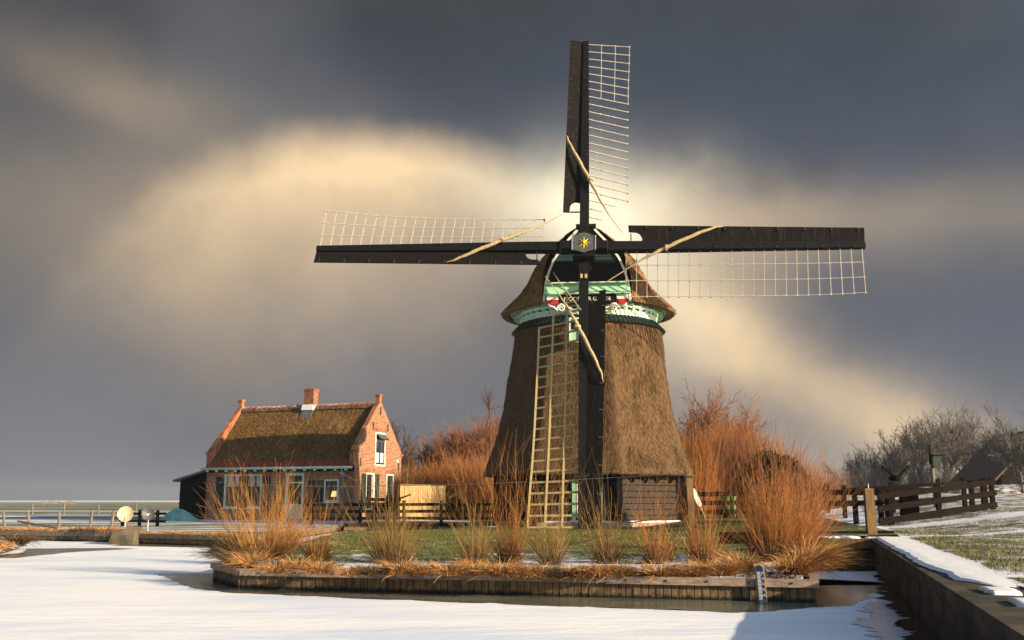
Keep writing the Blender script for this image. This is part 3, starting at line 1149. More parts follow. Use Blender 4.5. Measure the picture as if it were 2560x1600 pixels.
# quay wall on the right with its snow-covered coping
quay = thing('quay_wall', (5.5, 14, 0), 'dark mossy quay wall with snow on its coping, running to the right corner', 'wall')
qd = (QUAY_F - QUAY_N)
QL = qd.length
qd.normalize()
qn = Vector((-qd.y, qd.x))       # towards the water (left)
nseg = 40
mb = MB()
prev = None
for i in range(nseg + 1):
    c = QUAY_N + qd * (QL * i / nseg)
    row = []
    for (o, z) in ((0.0, -0.4), (0.02, 0.05), (-0.02, 0.36), (0.0, 0.50), (0.03, 0.515), (0.035, 0.655), (-0.30, 0.66), (-0.66, 0.665), (-0.66, 0.2)):
        w = 0.02 * nz(c.x * 3 + o * 9, c.y * 3, z * 5)
        p = c + qn * (o + w)
        row.append((p.x, p.y, z + 0.5 * w * (1 if z > 0.6 else 0)))
    if prev:
        for k in range(len(row) - 1):
            mb.poly([prev[k], prev[k + 1], row[k + 1], row[k]][::-1])
    prev = row
mb.build('wall', MOSS_CONC, quay)
# far return wall under the weir beam
mb = MB()
mb.hexa([(6.2, 24.2, -0.3), (8.6, 23.42, -0.3), (8.9, 23.9, -0.3), (6.3, 24.6, -0.3), (6.2, 24.2, 0.43), (8.6, 23.42, 0.43), (8.9, 23.9, 0.43), (6.3, 24.6, 0.43)])
mb.build('return_wall', MOSS_CONC, quay)


def snow_cap(name, outline, z, h, parent=None, seed=0):
    """rounded low pad of snow over a flat outline (2D points)"""
    o = jag(outline, 0.045, 0.06, seed)
    c = sum(o, Vector((0, 0))) / len(o)
    mb_ = MB()
    n = len(o)
    rings = [(1.0, -0.01), (0.99, h * 0.55), (0.90, h * 0.92), (0.6, h)]
    for s, dz in rings:
        for p in o:
            q = c + (p - c) * s
            mb_.v.append((q.x, q.y, z + dz + 0.25 * h * nz(q.x, q.y, seed, 3)))
    for k in range(len(rings) - 1):
        for j in range(n):
            mb_.f.append((k * n + j, k * n + (j + 1) % n, (k + 1) * n + (j + 1) % n, (k + 1) * n + j))
    mb_.v.append((c.x, c.y, z + h))
    A_ = (len(rings) - 1) * n
    for j in range(n):
        mb_.f.append((A_ + j, A_ + (j + 1) % n, len(mb_.v) - 1))
    return mb_.build(name, SNOW, parent, True)


def quay_pt(s, o):
    return QUAY_N + qd * s + qn * o


def qpad(s0, s1, o0, o1, seed):
    k = max(2, int((s1 - s0) / 0.5))
    a = [quay_pt(lerp(s0, s1, i / k), o0) for i in range(k + 1)]
    b = [quay_pt(lerp(s1, s0, i / k), o1) for i in range(k + 1)]
    return snow_cap('snow_pad', a + b, 0.665, 0.03, quay, seed)


# continuous snow at the far end, single melting pads nearer
mbs = MB()
ks = 60
rows = []
for i in range(ks + 1):
    s = lerp(6.6, QL - 0.1, i / ks)
    wob = 0.10 * nz(s * 1.6, 1.7) + 0.05 * nz(s * 5, 3)
    end = smooth01(i / 4)
    o_out = -0.06 - 0.10 * (1 - smooth01((s - 7) / 4)) + wob * 0.6 - 0.25 * (1 - end)
    o_in = -0.64
    r_ = []
    for t in (0, 0.12, 0.35, 0.7, 1.0):
        o = lerp(o_out, o_in, t)
        p = quay_pt(s, o)
        r_.append((p.x, p.y, 0.668 + 0.034 * end * (1 - (1 - min(1, t * 5)) ** 2) + 0.008 * nz(p.x, p.y, 2, 4)))
    rows.append(r_)
for i in range(ks):
    for k in range(4):
        mbs.poly([rows[i][k], rows[i + 1][k], rows[i + 1][k + 1], rows[i][k + 1]][::-1])
mbs.build('coping_snow', SNOW, quay, True)
PADS = ((5.75, 6.35, -0.22, -0.50), (4.70, 5.20, -0.28, -0.56), (4.05, 4.5, -0.36, -0.62))
for i, (s0, s1, o0, o1) in enumerate(PADS):
    qpad(s0, s1, o0, o1, 20 + i)

# weir beam between island and quay, with snow on it
weir = thing('weir_beam', (7, 24.2, 0.4), 'broad timber beam with snow on top spanning from island to quay corner', 'beam')
MB().hexa([(6.0, 23.85, 0.44), (8.55, 23.05, 0.44), (8.7, 23.5, 0.44), (6.15, 24.3, 0.44), (6.0, 23.85, 0.655), (8.55, 23.05, 0.655), (8.7, 23.5, 0.655), (6.15, 24.3, 0.655)]).build('beam', POST_WOOD, weir)
snow_cap('snow_pad', [V2(6.1, 23.9), V2(7.0, 23.62), V2(7.95, 23.33), V2(8.0, 23.6), V2(7.0, 23.95), V2(6.2, 24.2)], 0.655, 0.045, weir, 31)
snow_cap('snow_pad', [V2(8.1, 23.32), V2(8.5, 23.2), V2(8.55, 23.45), V2(8.15, 23.55)], 0.655, 0.03, weir, 32)
weir2 = thing('weir_beam', (8, 27.2, 0.4), 'dark timber beam lying behind the snowy weir beam', 'beam')
MB().hexa([(5.6, 27.2, 0.36), (10.0, 26.6, 0.36), (10.0, 26.9, 0.36), (5.6, 27.5, 0.36), (5.6, 27.2, 0.66), (10.0, 26.6, 0.72), (10.0, 26.9, 0.72), (5.6, 27.5, 0.66)]).build('beam', FENCE_DK, weir2)

# small tuft-covered bank at the left edge
structure(ruled('near_bank', [V2(-13.9, 27.6), V2(-14.8, 30.5), V2(-15.3, 32.2), V2(-16.2, 33.0), V2(-20, 34)], [V2(-30, 26), V2(-30, 29), V2(-30, 31), V2(-30, 32), V2(-30, 33)], 40, 24, BANKM,
      lambda x, y: -0.03 + 0.36 * smooth01((-13.6 - x - max(0, y - 28) * 0.28) / 1.2) * smooth01((34.2 + (x + 16) * -0.1 - y) / 1.0) + 0.03 * nz(x, y, 0, 1.3), 1.8))
# concrete block
blk = MB()
bx, by = -13.52, 35.6
for (x0, x1, y0, y1, z0, z1, i0) in ((-14.0, -13.1, 35.15, 36.4, -0.2, 0.5, 0.14),):
    blk.hexa([(x0, y0, z0), (x1, y0, z0), (x1, y1, z0), (x0, y1, z0), (x0 + i0, y0 + 0.2, z1), (x1 - 0.02, y0 + 0.2, z1), (x1 - 0.02, y1, z1), (x0 + i0, y1, z1)])
blk_t = thing('concrete_abutment', (-13.5, 35.7, 0), 'sloping concrete abutment block at the far bank below the cream dish', 'abutment')
blk.build('block', CONCRETE, blk_t)
MB().box((-13.35, 35.9, 0.54), (0.5, 0.35, 0.1)).build('cap_stone', CONCRETE, blk_t)
# ------------------------------------------------------------------ windmill
MC = Vector((3.8, 49.0))
GZ = 0.34
mill = thing('windmill', (MC.x, MC.y, GZ), 'thatched octagonal windmill with four black sails and a gold star on the hub', 'windmill')
PHI = R(-11.0)        # azimuth of the front face, 0 = straight towards the camera
Z_UP = Vector((0, 0, 1))


def mill_dir(a):
    """a measured from the -Y direction towards +X"""
    return Vector((math.sin(a), -math.cos(a)))


TZ = [2.52, 2.66, 3.3, 3.9, 4.85, 5.9, 7.8, 9.1, 9.72, 10.0]
TR = [5.18, 5.30, 5.06, 4.84, 4.54, 4.28, 4.00, 3.82, 3.72, 3.50]


def oct_r(a, r, rnd):
    """octagon radius in direction a (circumradius r), corners rounded by rnd"""
    k = (a - PHI + math.pi / 8) % (math.pi / 4) - math.pi / 8
    flat = r * math.cos(math.pi / 8) / math.cos(k)
    return lerp(flat, r * 0.972, rnd)


def tower_pt(a, z):
    r = interp(z, TZ, TR)
    rr_ = oct_r(a, r, 0.12 + 0.75 * smooth01((z - 7.2) / 2.4))
    # soften the corner
    rr_ = 0.5 * rr_ + 0.25 * oct_r(a + 0.05, r, 0.12 + 0.75 * smooth01((z - 7.2) / 2.4)) + 0.25 * oct_r(a - 0.05, r, 0.12 + 0.75 * smooth01((z - 7.2) / 2.4))
    d = mill_dir(a)
    return Vector((MC.x + d.x * rr_, MC.y + d.y * rr_, z))


NA, NZ = 288, 120
V = []
for j in range(NZ + 1):
    z = lerp(2.62, 9.80, j / NZ)
    for i in range(NA):
        a = 2 * math.pi * i / NA
        p = tower_pt(a, z)
        d = mill_dir(a)
        s = a * 4.4
        w = 0.030 * nz(s * 1.1, z * 0.8, 1) + 0.022 * nz(s * 4.0, z * 1.3, 5) + 0.016 * nz(s * 9.5, z * 2.0, 9)
        # the rope-like roll of reed running up each corner
        k = (a - PHI + math.pi / 8) % (math.pi / 4)
        k = min(k, math.pi / 4 - k)
        w += 0.07 * math.exp(-(k * 4.6 / 0.22) ** 2) * (1 - smooth01((z - 7.5) / 2)) * (0.75 + 0.5 * nz(s, z * 3, 2))
        if j == 0:
            w -= 0.05
        V.append((p.x + d.x * w, p.y + d.y * w, z + (0.025 * nz(s * 3, 0, 4) if j < 2 else 0)))
Q = [(j * NA + i, j * NA + (i + 1) % NA, (j + 1) * NA + (i + 1) % NA, (j + 1) * NA + i) for j in range(NZ) for i in range(NA)]
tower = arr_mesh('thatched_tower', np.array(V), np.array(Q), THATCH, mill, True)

# short reed ends lying on the thatch
def reed_coat(name, n, sampler, length, width, lift, parent, mat=REED, seed=1):
    rg = np.random.default_rng(seed)
    P, D, Nn = sampler(n, rg)
    L = rg.uniform(0.5, 1.2, n) * length
    D = D + rg.normal(0, 0.10, (n, 3))
    r = rg.uniform(0.6, 1.3, n) * width
    V_, Q_, _ = strands(P - D * L[:, None] * 0.15 - Nn * 0.012, D + Nn * lift, L, r, None, 1, 3, r1=0.5, rng=rg)
    o = arr_mesh(name, V_, Q_, mat, parent)
    o['kind'] = 'stuff'
    return o


def samp_tower(n, rg):
    a = rg.uniform(R(-100), R(100), n)
    z = rg.uniform(2.75, 9.75, n)
    P = np.zeros((n, 3)); D = np.zeros((n, 3)); Nn = np.zeros((n, 3))
    for i in range(n):
        p, q = tower_pt(a[i], z[i]), tower_pt(a[i], z[i] - 0.1)
        d = mill_dir(a[i])
        P[i] = p
        D[i] = (q - p).normalized()
        Nn[i] = (d.x, d.y, 0.15)
    return P, D, Nn


reed_coat('reed_coat', 26000, samp_tower, 0.26, 0.009, 0.10, tower, seed=3)

# timber base under the thatch skirt: boarded faces
BR = 4.62


def base_corner(k, r=BR):
    a = PHI + math.pi / 8 + k * math.pi / 4
    d = mill_dir(a)
    return Vector((MC.x + d.x * r, MC.y + d.y * r))


core = MB()
cor = [base_corner(k, BR - 0.10) for k in range(8)]
for k in range(8):
    a, b = cor[k], cor[(k + 1) % 8]
    core.poly([(a.x, a.y, 0.2), (b.x, b.y, 0.2), (b.x, b.y, 3.2), (a.x, a.y, 3.2)])
core.build('base_core', BLACK_WOOD, mill)
soffit = MB()
for k in range(8):
    a, b = base_corner(k, 3.0), base_corner(k + 1, 3.0)
    c, d = base_corner(k + 1, 5.16), base_corner(k, 5.16)
    soffit.poly([(a.x, a.y, 2.74), (b.x, b.y, 2.74), (c.x, c.y, 2.70), (d.x, d.y, 2.70)])
soffit.build('skirt_underside', BLACK_WOOD, mill)
# k=0 is the right face of the three visible, k=-1 the front, k=-2 the left
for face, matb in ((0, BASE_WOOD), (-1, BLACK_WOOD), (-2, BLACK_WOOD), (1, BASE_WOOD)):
    a, b = base_corner(face), base_corner(face + 1)
    d = (b - a)
    L_ = d.length
    d.normalize()
    n2 = Vector((d.y, -d.x))
    if n2.dot((a + b) / 2 - MC) < 0:
        n2 = -n2
    z = 0.58
    hgt = 0.268
    while z < 2.66:
        p0, p1 = a + d * 0.16, b - d * 0.16
        mbx = MB()
        # each board leans out at its foot over the one below
        lo, hi = 0.035, 0.012
        for (u0, u1) in ((p0, p1),):
            mbx.hexa([(*(u0 - n2 * 0.03), z), (*(u1 - n2 * 0.03), z), (*(u1 + n2 * lo), z), (*(u0 + n2 * lo), z),
                      (*(u0 - n2 * 0.03), z + hgt - 0.03), (*(u1 - n2 * 0.03), z + hgt - 0.03), (*(u1 + n2 * hi), z + hgt - 0.03), (*(u0 + n2 * hi), z + hgt - 0.03)])
        mbx.build('weatherboard', matb, mill)
        z += hgt
    # brackets under the skirt
    for t in (0.2, 0.42, 0.62, 0.85):
        c = a + d * L_ * t
        MB().bar((c.x + n2.x * 0.05, c.y + n2.y * 0.05, 2.30), (c.x + n2.x * 0.42, c.y + n2.y * 0.42, 2.68), 0.08, 0.08).build('skirt_bracket', BLACK_WOOD, mill)
for k in range(-2, 3):
    c = base_corner(k, BR + 0.02)
    MB().bar((c.x, c.y, 0.3), (c.x, c.y, 2.72), 0.26, 0.26, (1, 0, 0)).build('corner_post', BLACK_WOOD, mill)
# masonry plinth with lying snow
for face in (-3, -2, -1, 0, 1):
    a, b = base_corner(face, BR + 0.22), base_corner(face + 1, BR + 0.22)
    ai, bi = base_corner(face, BR - 0.3), base_corner(face + 1, BR - 0.3)
    MB().hexa([(a.x, a.y, 0.1), (b.x, b.y, 0.1), (bi.x, bi.y, 0.1), (ai.x, ai.y, 0.1), (a.x, a.y, 0.54), (b.x, b.y, 0.54), (bi.x, bi.y, 0.56), (ai.x, ai.y, 0.56)]).build('plinth', CONCRETE if face < -1 else BEAM, mill)
    if face in (-1, 0):
        m0 = (ai + (a - ai) * 0.2)
        o_ = [a.lerp(b, 0.06) + (ai - a) * 0.1, a.lerp(b, 0.5) + (ai - a) * 0.08, a.lerp(b, 0.97) + (ai - a) * 0.1, bi.lerp(ai, 0.03) + (b - bi) * 0.55, ai.lerp(bi, 0.06) + (a - ai) * 0.55]
        sc = snow_cap('plinth_snow', o_, 0.545, 0.06, mill, 41 + face)

# door in the front face
fa, fb_ = base_corner(-1), base_corner(0)
fd = (fb_ - fa)
FL = fd.length
fd.normalize()
fn = Vector((fd.y, -fd.x))
if fn.dot((fa + fb_) / 2 - MC) < 0:
    fn = -fn
AXF = (fd.to_3d(), fn.to_3d(), Z_UP)


def fpt(t, z, o=0.0):
    p = fa + fd * t + fn * o
    return Vector((p.x, p.y, z))


def face_box(name, t0, t1, z0, z1, o0, o1, mat, parent):
    c = fpt((t0 + t1) / 2, (z0 + z1) / 2, (o0 + o1) / 2)
    return MB().box(c, (t1 - t0, o1 - o0, z1 - z0), AXF).build(name, mat, parent)


door = face_box('door', 1.62, 2.62, 0.66, 2.46, 0.04, 0.07, BLACK, mill)
face_box('door_frame', 1.46, 1.61, 0.62, 2.52, 0.04, 0.13, MINT, door)
face_box('door_frame', 2.63, 2.78, 0.62, 2.52, 0.04, 0.13, MINT, door)
face_box('door_frame', 1.44, 2.80, 2.525, 2.62, 0.04, 0.13, MINT, door)
face_box('door_moulding', 1.66, 1.70, 0.75, 2.40, 0.075, 0.09, WHITE, door)
face_box('door_moulding', 2.20, 2.24, 0.75, 2.40, 0.075, 0.09, WHITE, door)
face_box('door_moulding', 1.705, 2.195, 0.98, 1.02, 0.075, 0.09, WHITE, door)
face_box('door_moulding', 1.705, 2.195, 1.62, 1.66, 0.075, 0.09, WHITE, door)
face_box('door_sill', 1.40, 2.85, 0.57, 0.635, 0.04, 0.25, WHITE, door)

# little window under the cap
wp = at(1438, 828, 45.35)
wd = mill_dir(R(-8)).to_3d()
wx = Vector((math.cos(R(-8)), math.sin(R(-8)), 0))
wz = Vector((0, 0, 1))
AXW = (wx, -wd, wz)
win = MB().box(wp + wd * 0.30, (0.50, 0.12, 1.15), AXW).build('tower_window', MINT, mill)
MB().box(wp + wd * 0.372 + wz * 0.22, (0.34, 0.02, 0.46), AXW).build('pane', BLACK, win)
for sx, sz, ww, hh in ((-0.215, 0, 0.07, 1.15), (0.215, 0, 0.07, 1.15), (0, 0.53, 0.36, 0.09), (0, -0.53, 0.36, 0.09), (0, -0.03, 0.36, 0.06)):
    MB().box(wp + wd * 0.385 + wx * sx + wz * sz, (ww, 0.05, hh), AXW).build('window_frame', MINT_PALE, win)

# collar and ring beam below the cap
def band(name, r0, z0, r1, z1, mat, n=96, rin=None, parent=mill):
    mb_ = MB()
    for i in range(n):
        a0, a1 = 2 * math.pi * i / n, 2 * math.pi * (i + 1) / n
        d0, d1 = mill_dir(a0), mill_dir(a1)
        P = lambda d, r, z: (MC.x + d.x * r, MC.y + d.y * r, z)
        mb_.poly([P(d0, r0, z0), P(d1, r0, z0), P(d1, r1, z1), P(d0, r1, z1)])
        if rin:
            mb_.poly([P(d0, r1, z1), P(d1, r1, z1), P(d1, rin, z1), P(d0, rin, z1)])
            mb_.poly([P(d1, r0, z0), P(d0, r0, z0), P(d0, rin, z0), P(d1, rin, z0)])
    return mb_.build(name, mat, parent, False)


band('board_collar', 3.80, 9.66, 3.42, 10.06, DKGREEN, 96, 3.1)
for i in range(60):
    a = R(-100) + R(200) * i / 59
    d = mill_dir(a)
    MB().bar((MC.x + d.x * 3.825, MC.y + d.y * 3.825, 9.665), (MC.x + d.x * 3.445, MC.y + d.y * 3.445, 10.06), 0.03, 0.02, d.to_3d()).build('collar_batten', DKGREEN, mill)
ringb = band('ring_beam', 3.42, 10.065, 3.42, 10.34, MINT_PALE, 96, 3.0)
band('shadow_groove', 3.34, 10.34, 3.34, 10.44, BLACK, 96, 3.0)
band('upper_ring', 3.48, 10.44, 3.48, 10.56, MINT_PALE, 96, 3.0)
for i in range(26):
    a = R(-95) + R(190) * i / 25
    d = mill_dir(a)
    t = Vector((-d.y, d.x))
    MB().box((MC.x + d.x * 3.40, MC.y + d.y * 3.40, 10.39), (0.22, 0.14, 0.094), (t.to_3d(), d.to_3d(), Z_UP)).build('roller_block', MINT, mill)
for i in range(9):
    a = R(-72) + R(144) * i / 8
    d = mill_dir(a)
    c = (MC.x + d.x * 3.42, MC.y + d.y * 3.42, 10.21)
    MB().tube([c, (c[0] + d.x * 0.015, c[1] + d.y * 0.015, c[2])], 0.03, 8).build('bolt_head', BLACK, ringb)

# cap
PSI = R(5.0)
CF = Vector((-math.sin(PSI), -math.cos(PSI), 0))     # cap points forward this way
CX = Vector((math.cos(PSI), -math.sin(PSI), 0))      # its right side as seen in front
CC = Vector((MC.x, MC.y, 0))


def cap_pt(x, y, z):
    return CC + CX * x + CF * y + Vector((0, 0, z))


CY = [3.35, 2.4, 1.3, 0.2, -0.9, -1.8, -2.7, -3.5, -4.1, -4.5]
CB = [2.10, 3.05, 3.85, 4.32, 4.42, 4.30, 3.95, 3.25, 2.2, 0.6]
CH = [14.28, 14.25, 14.12, 13.95, 13.75, 13.5, 13.15, 12.5, 11.8, 11.0]
TT = [0.0, 0.10, 0.23, 0.40, 0.58, 0.75, 0.88, 0.97, 1.0]
G_F = [1.0, 1.0, 1.0, 0.97, 0.87, 0.68, 0.46, 0.28, 0.16]
G_M = [1.0, 0.925, 0.825, 0.665, 0.52, 0.37, 0.24, 0.12, 0.04]
RIM = 10.78


def cap_surf(y, t, side):
    b = float(np.interp(-y, [-v for v in CY], CB))
    h = float(np.interp(-y, [-v for v in CY], CH))
    m = smooth01((3.35 - y) / 2.6)
    g = lerp(interp(t, TT, G_F), interp(t, TT, G_M), m)
    rim = RIM
    return cap_pt(side * b * g, y, rim + (h - rim) * t)


NYC, NT = 60, 40
V = []
for j in range(NYC + 1):
    y = lerp(3.35, -4.5, j / NYC)
    for side, rng_ in ((-1, range(NT + 1)), (1, range(NT, -1, -1))):
        for k in rng_:
            t = (k / NT)
            p = cap_surf(y, t, side)
            w = 0.05 * nz(p.x, p.y, p.z, 1.1) + 0.03 * nz(p.x * 4, p.y * 4, p.z * 2) + 0.014 * nz(p.x * 9, p.y * 9, p.z * 5)
            o = (p - cap_pt(0, y * 0.6, 11.5)).normalized()
            p = p + o * w
            V.append((p.x, p.y, p.z))
M2 = 2 * (NT + 1)
Q = [(j * M2 + i, (j + 1) * M2 + i, (j + 1) * M2 + i + 1, j * M2 + i + 1) for j in range(NYC) for i in range(M2 - 1)]
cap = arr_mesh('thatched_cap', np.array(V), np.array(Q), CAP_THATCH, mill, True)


def samp_cap(n, rg):
    P = np.zeros((n, 3)); D = np.zeros((n, 3)); Nn = np.zeros((n, 3))
    for i in range(n):
        y = rg.uniform(-3.0, 3.33)
        t = rg.uniform(0.02, 0.97)
        s = 1 if rg.uniform() < 0.5 else -1
        p, q = cap_surf(y, t, s), cap_surf(y, max(0, t - 0.04), s)
        r_ = cap_surf(y - 0.1, t, s)
        nn = (q - p).cross(r_ - p)
        if nn.length < 1e-6:
            nn = Vector((0, 0, 1))
        nn.normalize()
        if nn.dot(p - cap_pt(0, y * 0.6, 11.0)) < 0:
            nn = -nn
        P[i] = p
        D[i] = (q - p).normalized() if (q - p).length > 1e-6 else (0, 0, -1)
        Nn[i] = nn
    return P, D, Nn


reed_coat('reed_coat', 8000, samp_cap, 0.24, 0.009, 0.09, cap, CAP_THATCH, seed=5)
# thick cut edge of the thatch and mint soffit
ys = [lerp(3.33, -4.4, i / 60) for i in range(61)]
for side in (-1, 1):
    edge, sof = MB(), MB()
    for i in range(60):
        p0, p1 = cap_surf(ys[i], 0.0, side), cap_surf(ys[i + 1], 0.0, side)
        c0 = cap_pt(0, ys[i] * 0.9, 0)
        c1 = cap_pt(0, ys[i + 1] * 0.9, 0)

        def inn(p, c, f, z):
            q = Vector((c.x, c.y, 0)).lerp(Vector((p.x, p.y, 0)), f)
            return Vector((q.x, q.y, z))
        a0, a1 = inn(p0, c0, 0.985, RIM - 0.11), inn(p1, c1, 0.985, RIM - 0.11)
        b0, b1 = inn(p0, c0, 0.92, RIM - 0.14), inn(p1, c1, 0.92, RIM - 0.14)
        e0, e1 = inn(p0, c0, 0.895, RIM - 0.02), inn(p1, c1, 0.895, RIM - 0.02)
        f0, f1 = inn(p0, c0, 0.30, RIM + 0.08), inn(p1, c1, 0.30, RIM + 0.08)
        for q in ([p0, p1, a1, a0], [a0, a1, b1, b0], [b0, b1, e1, e0]):
            edge.poly(q)
        sof.poly([e0, e1, f1, f0])
    edge.build('thatch_edge', CAP_THATCH, cap, True)
    sof.build('soffit', MINT, cap)
for side in (-1, 1):
    for i in range(13):
        y = lerp(2.9, -3.2, i / 12)
        p = cap_surf(y, 0.0, side)
        q = Vector((p.x, p.y, 0))
        c = Vector((MC.x, MC.y, 0)) + CF * (y * 0.85)
        tip = c.lerp(q, 0.86)
        root = c.lerp(q, 0.5)
        ln = (tip - root).normalized()
        jn = MB().bar((root.x, root.y, RIM - 0.13), (tip.x, tip.y, RIM - 0.16), 0.16, 0.17).build('soffit_joist', MINT, cap)
        MB().bar((tip.x + ln.x * 0.002, tip.y + ln.y * 0.002, RIM - 0.16), (tip.x + ln.x * 0.02, tip.y + ln.y * 0.02, RIM - 0.16), 0.12, 0.12).build('joist_end', RED if i % 2 else BLACK, mill)

# gable front of the cap: boards, white edges, breast beam, name board
FY = 3.36
fz = [10.70, 11.5, 12.1, 12.73, 13.3, 13.75, 14.10]
fw = [2.02, 1.93, 1.76, 1.50, 1.10, 0.72, 0.40]
z = 12.62
while z < 14.05:
    w0, w1 = interp(z, fz, fw), interp(z + 0.2, fz, fw)
    MB().hexa([cap_pt(-w0, FY - 0.05, z), cap_pt(w0, FY - 0.05, z), cap_pt(w0, FY + 0.045, z), cap_pt(-w0, FY + 0.045, z)][::-1] +
              [cap_pt(-w1, FY - 0.05, z + 0.192), cap_pt(w1, FY - 0.05, z + 0.192), cap_pt(w1, FY + 0.015, z + 0.192), cap_pt(-w1, FY + 0.015, z + 0.192)][::-1]).build('gable_board', DKGREEN, mill)
    z += 0.2
for i, (x0, x1) in enumerate(((-1.93, -0.55), (-0.545, 0.62), (0.625, 1.93))):
    za, zb = 11.42, 12.60
    MB().hexa([cap_pt(max(x0, -interp(za, fz, fw)), FY - 0.04, za), cap_pt(min(x1, interp(za, fz, fw)), FY - 0.04, za), cap_pt(min(x1, interp(za, fz, fw)), FY + 0.03 + 0.01 * i, za), cap_pt(max(x0, -interp(za, fz, fw)), FY + 0.03 + 0.01 * i, za)][::-1] +
              [cap_pt(max(x0, -interp(zb, fz, fw)), FY - 0.04, zb), cap_pt(min(x1, interp(zb, fz, fw)), FY - 0.04, zb), cap_pt(min(x1, interp(zb, fz, fw)), FY + 0.03 + 0.01 * i, zb), cap_pt(max(x0, -interp(zb, fz, fw)), FY + 0.03 + 0.01 * i, zb)][::-1]).build('storm_panel', BLACK, mill)
MB().box(cap_pt(0, FY - 0.10, 12.0), (2.2, 0.05, 2.6), (CX, CF, Z_UP)).build('gable_backing', BLACK, mill)
for side in (-1, 1):
    for k in range(len(fz) - 1):
        w0, w1 = fw[k], fw[k + 1]
        MB().bar(cap_pt(side * w0, FY + 0.06, fz[k]), cap_pt(side * w1, FY + 0.06, fz[k + 1] + 0.01), 0.10, 0.14, CF).build('white_verge', WHITE, mill)
MB().box(cap_pt(0, FY + 0.0, 14.27), (0.95, 0.5, 0.14), (CX, CF, Z_UP)).build('ridge_cap', BLACK, mill)
MB().box(cap_pt(0, FY - 0.02, 14.17), (0.72, 0.4, 0.10), (CX, CF, Z_UP)).build('ridge_cap', BLACK, mill)
# breast beam: mint, slanted face
br = MB()
for_s = [(-1.98, 11.02), (1.98, 11.02), (1.86, 11.46), (-1.86, 11.46)]
br.hexa([cap_pt(-2.02, FY + 0.05, 10.98), cap_pt(2.02, FY + 0.05, 10.98), cap_pt(2.02, FY + 0.42, 10.98), cap_pt(-2.02, FY + 0.42, 10.98)][::-1] +
        [cap_pt(-1.90, FY + 0.05, 11.44), cap_pt(1.90, FY + 0.05, 11.44), cap_pt(1.90, FY + 0.20, 11.44), cap_pt(-1.90, FY + 0.20, 11.44)][::-1])
br.build('breast_beam', MINT, mill)
MB().box(cap_pt(0, FY + 0.26, 11.475), (3.9, 0.42, 0.05), (CX, CF, Z_UP)).build('drip_board', MINT_PALE, mill)
MB().box(cap_pt(0, FY + 0.22, 10.955), (3.96, 0.5, 0.045), (CX, CF, Z_UP)).build('drip_board', MINT, mill)
nb = MB().box(cap_pt(0.02, FY + 0.24, 10.70), (2.66, 0.10, 0.46), (CX, CF, Z_UP)).build('name_board', BLACK, mill)
for side in (-1, 1):
    x = 0.02 + side * 1.62
    MB().box(cap_pt(x, FY + 0.245, 10.81), (0.54, 0.09, 0.22), (CX, CF, Z_UP)).build('white_block', WHITE, nb)
    MB().box(cap_pt(x, FY + 0.247, 10.585), (0.54, 0.10, 0.22), (CX, CF, Z_UP)).build('red_block', RED, nb)
    # cheek boards down to the ring
    MB().box(cap_pt(side * 2.0, FY - 0.15, 10.82), (0.12, 0.5, 0.34), (CX, CF, Z_UP)).build('cheek_board', MINT, mill)
tp = cap_pt(0.02, FY + 0.294, 10.72)
text_mesh('lettering', "NOORDER G. 1826", 0.265, tp, CX, Z_UP, WHITE, nb, 0.004, 'CENTER', 0.98)
# white carved scrolls under the name board
def scroll(side):
    mb_ = MB()
    pts = []
    x0, zc = 1.22, 10.30
    # spiral
    for i in range(30):
        t = i / 29
        a = R(200) - t * R(560)
        r_ = 0.035 + 0.15 * t
        pts.append((x0 + r_ * math.cos(a), zc + r_ * math.sin(a)))
    tail = [(x0 - 0.26, zc + 0.03), (x0 - 0.46, zc - 0.02), (x0 - 0.62, zc - 0.16), (x0 - 0.80, zc - 0.30), (x0 - 1.0, zc - 0.34)]
    tailo = [(x0 + 0.16, zc - 0.1), (x0 + 0.36, zc + 0.06), (x0 + 0.50, zc + 0.10), (x0 + 0.60, zc + 0.20)]
    top = [(x0 - 0.30, zc - 0.06), (x0 - 0.15, zc + 0.12), (x0, zc + 0.19), (x0 + 0.12, zc + 0.17)]
    for path, rads in ((pts, [0.030 + 0.018 * i / 29 for i in range(30)]), ([top[3], top[2], top[1]] + tail, [0.045] * 8), (tailo, [0.055, 0.05, 0.045, 0.03])):
        p3 = [cap_pt(side * x + 0.02, FY + 0.28, z_) for x, z_ in path]
        mb_.tube(p3, rads[:len(p3)] if len(rads) >= len(p3) else [0.045] * len(p3), 7)
    return mb_.build('carved_scroll', WHITE, mill, True)


scroll(-1)
scroll(1)

# ------------------------------------------------------------------ sails
TAU = R(14.0)
HUB = at(1460, 624, 44.0)
N_S = (CF * math.cos(TAU) + Z_UP * math.sin(TAU)).normalized()      # out along the windshaft
ROLL = R(-1.0)
B_S = (Z_UP * math.cos(TAU) - CF * math.sin(TAU)).normalized()
A_S = CX.copy()
a_, b_ = A_S.copy(), B_S.copy()
A_S = a_ * math.cos(ROLL) + b_ * math.sin(ROLL)
B_S = -a_ * math.sin(ROLL) + b_ * math.cos(ROLL)


def GAM(r):
    return R(interp(r, [2.0, 5.5, 8.0, 9.8, 12.4], [27, 25, 21.5, 17.5, 5.0]))


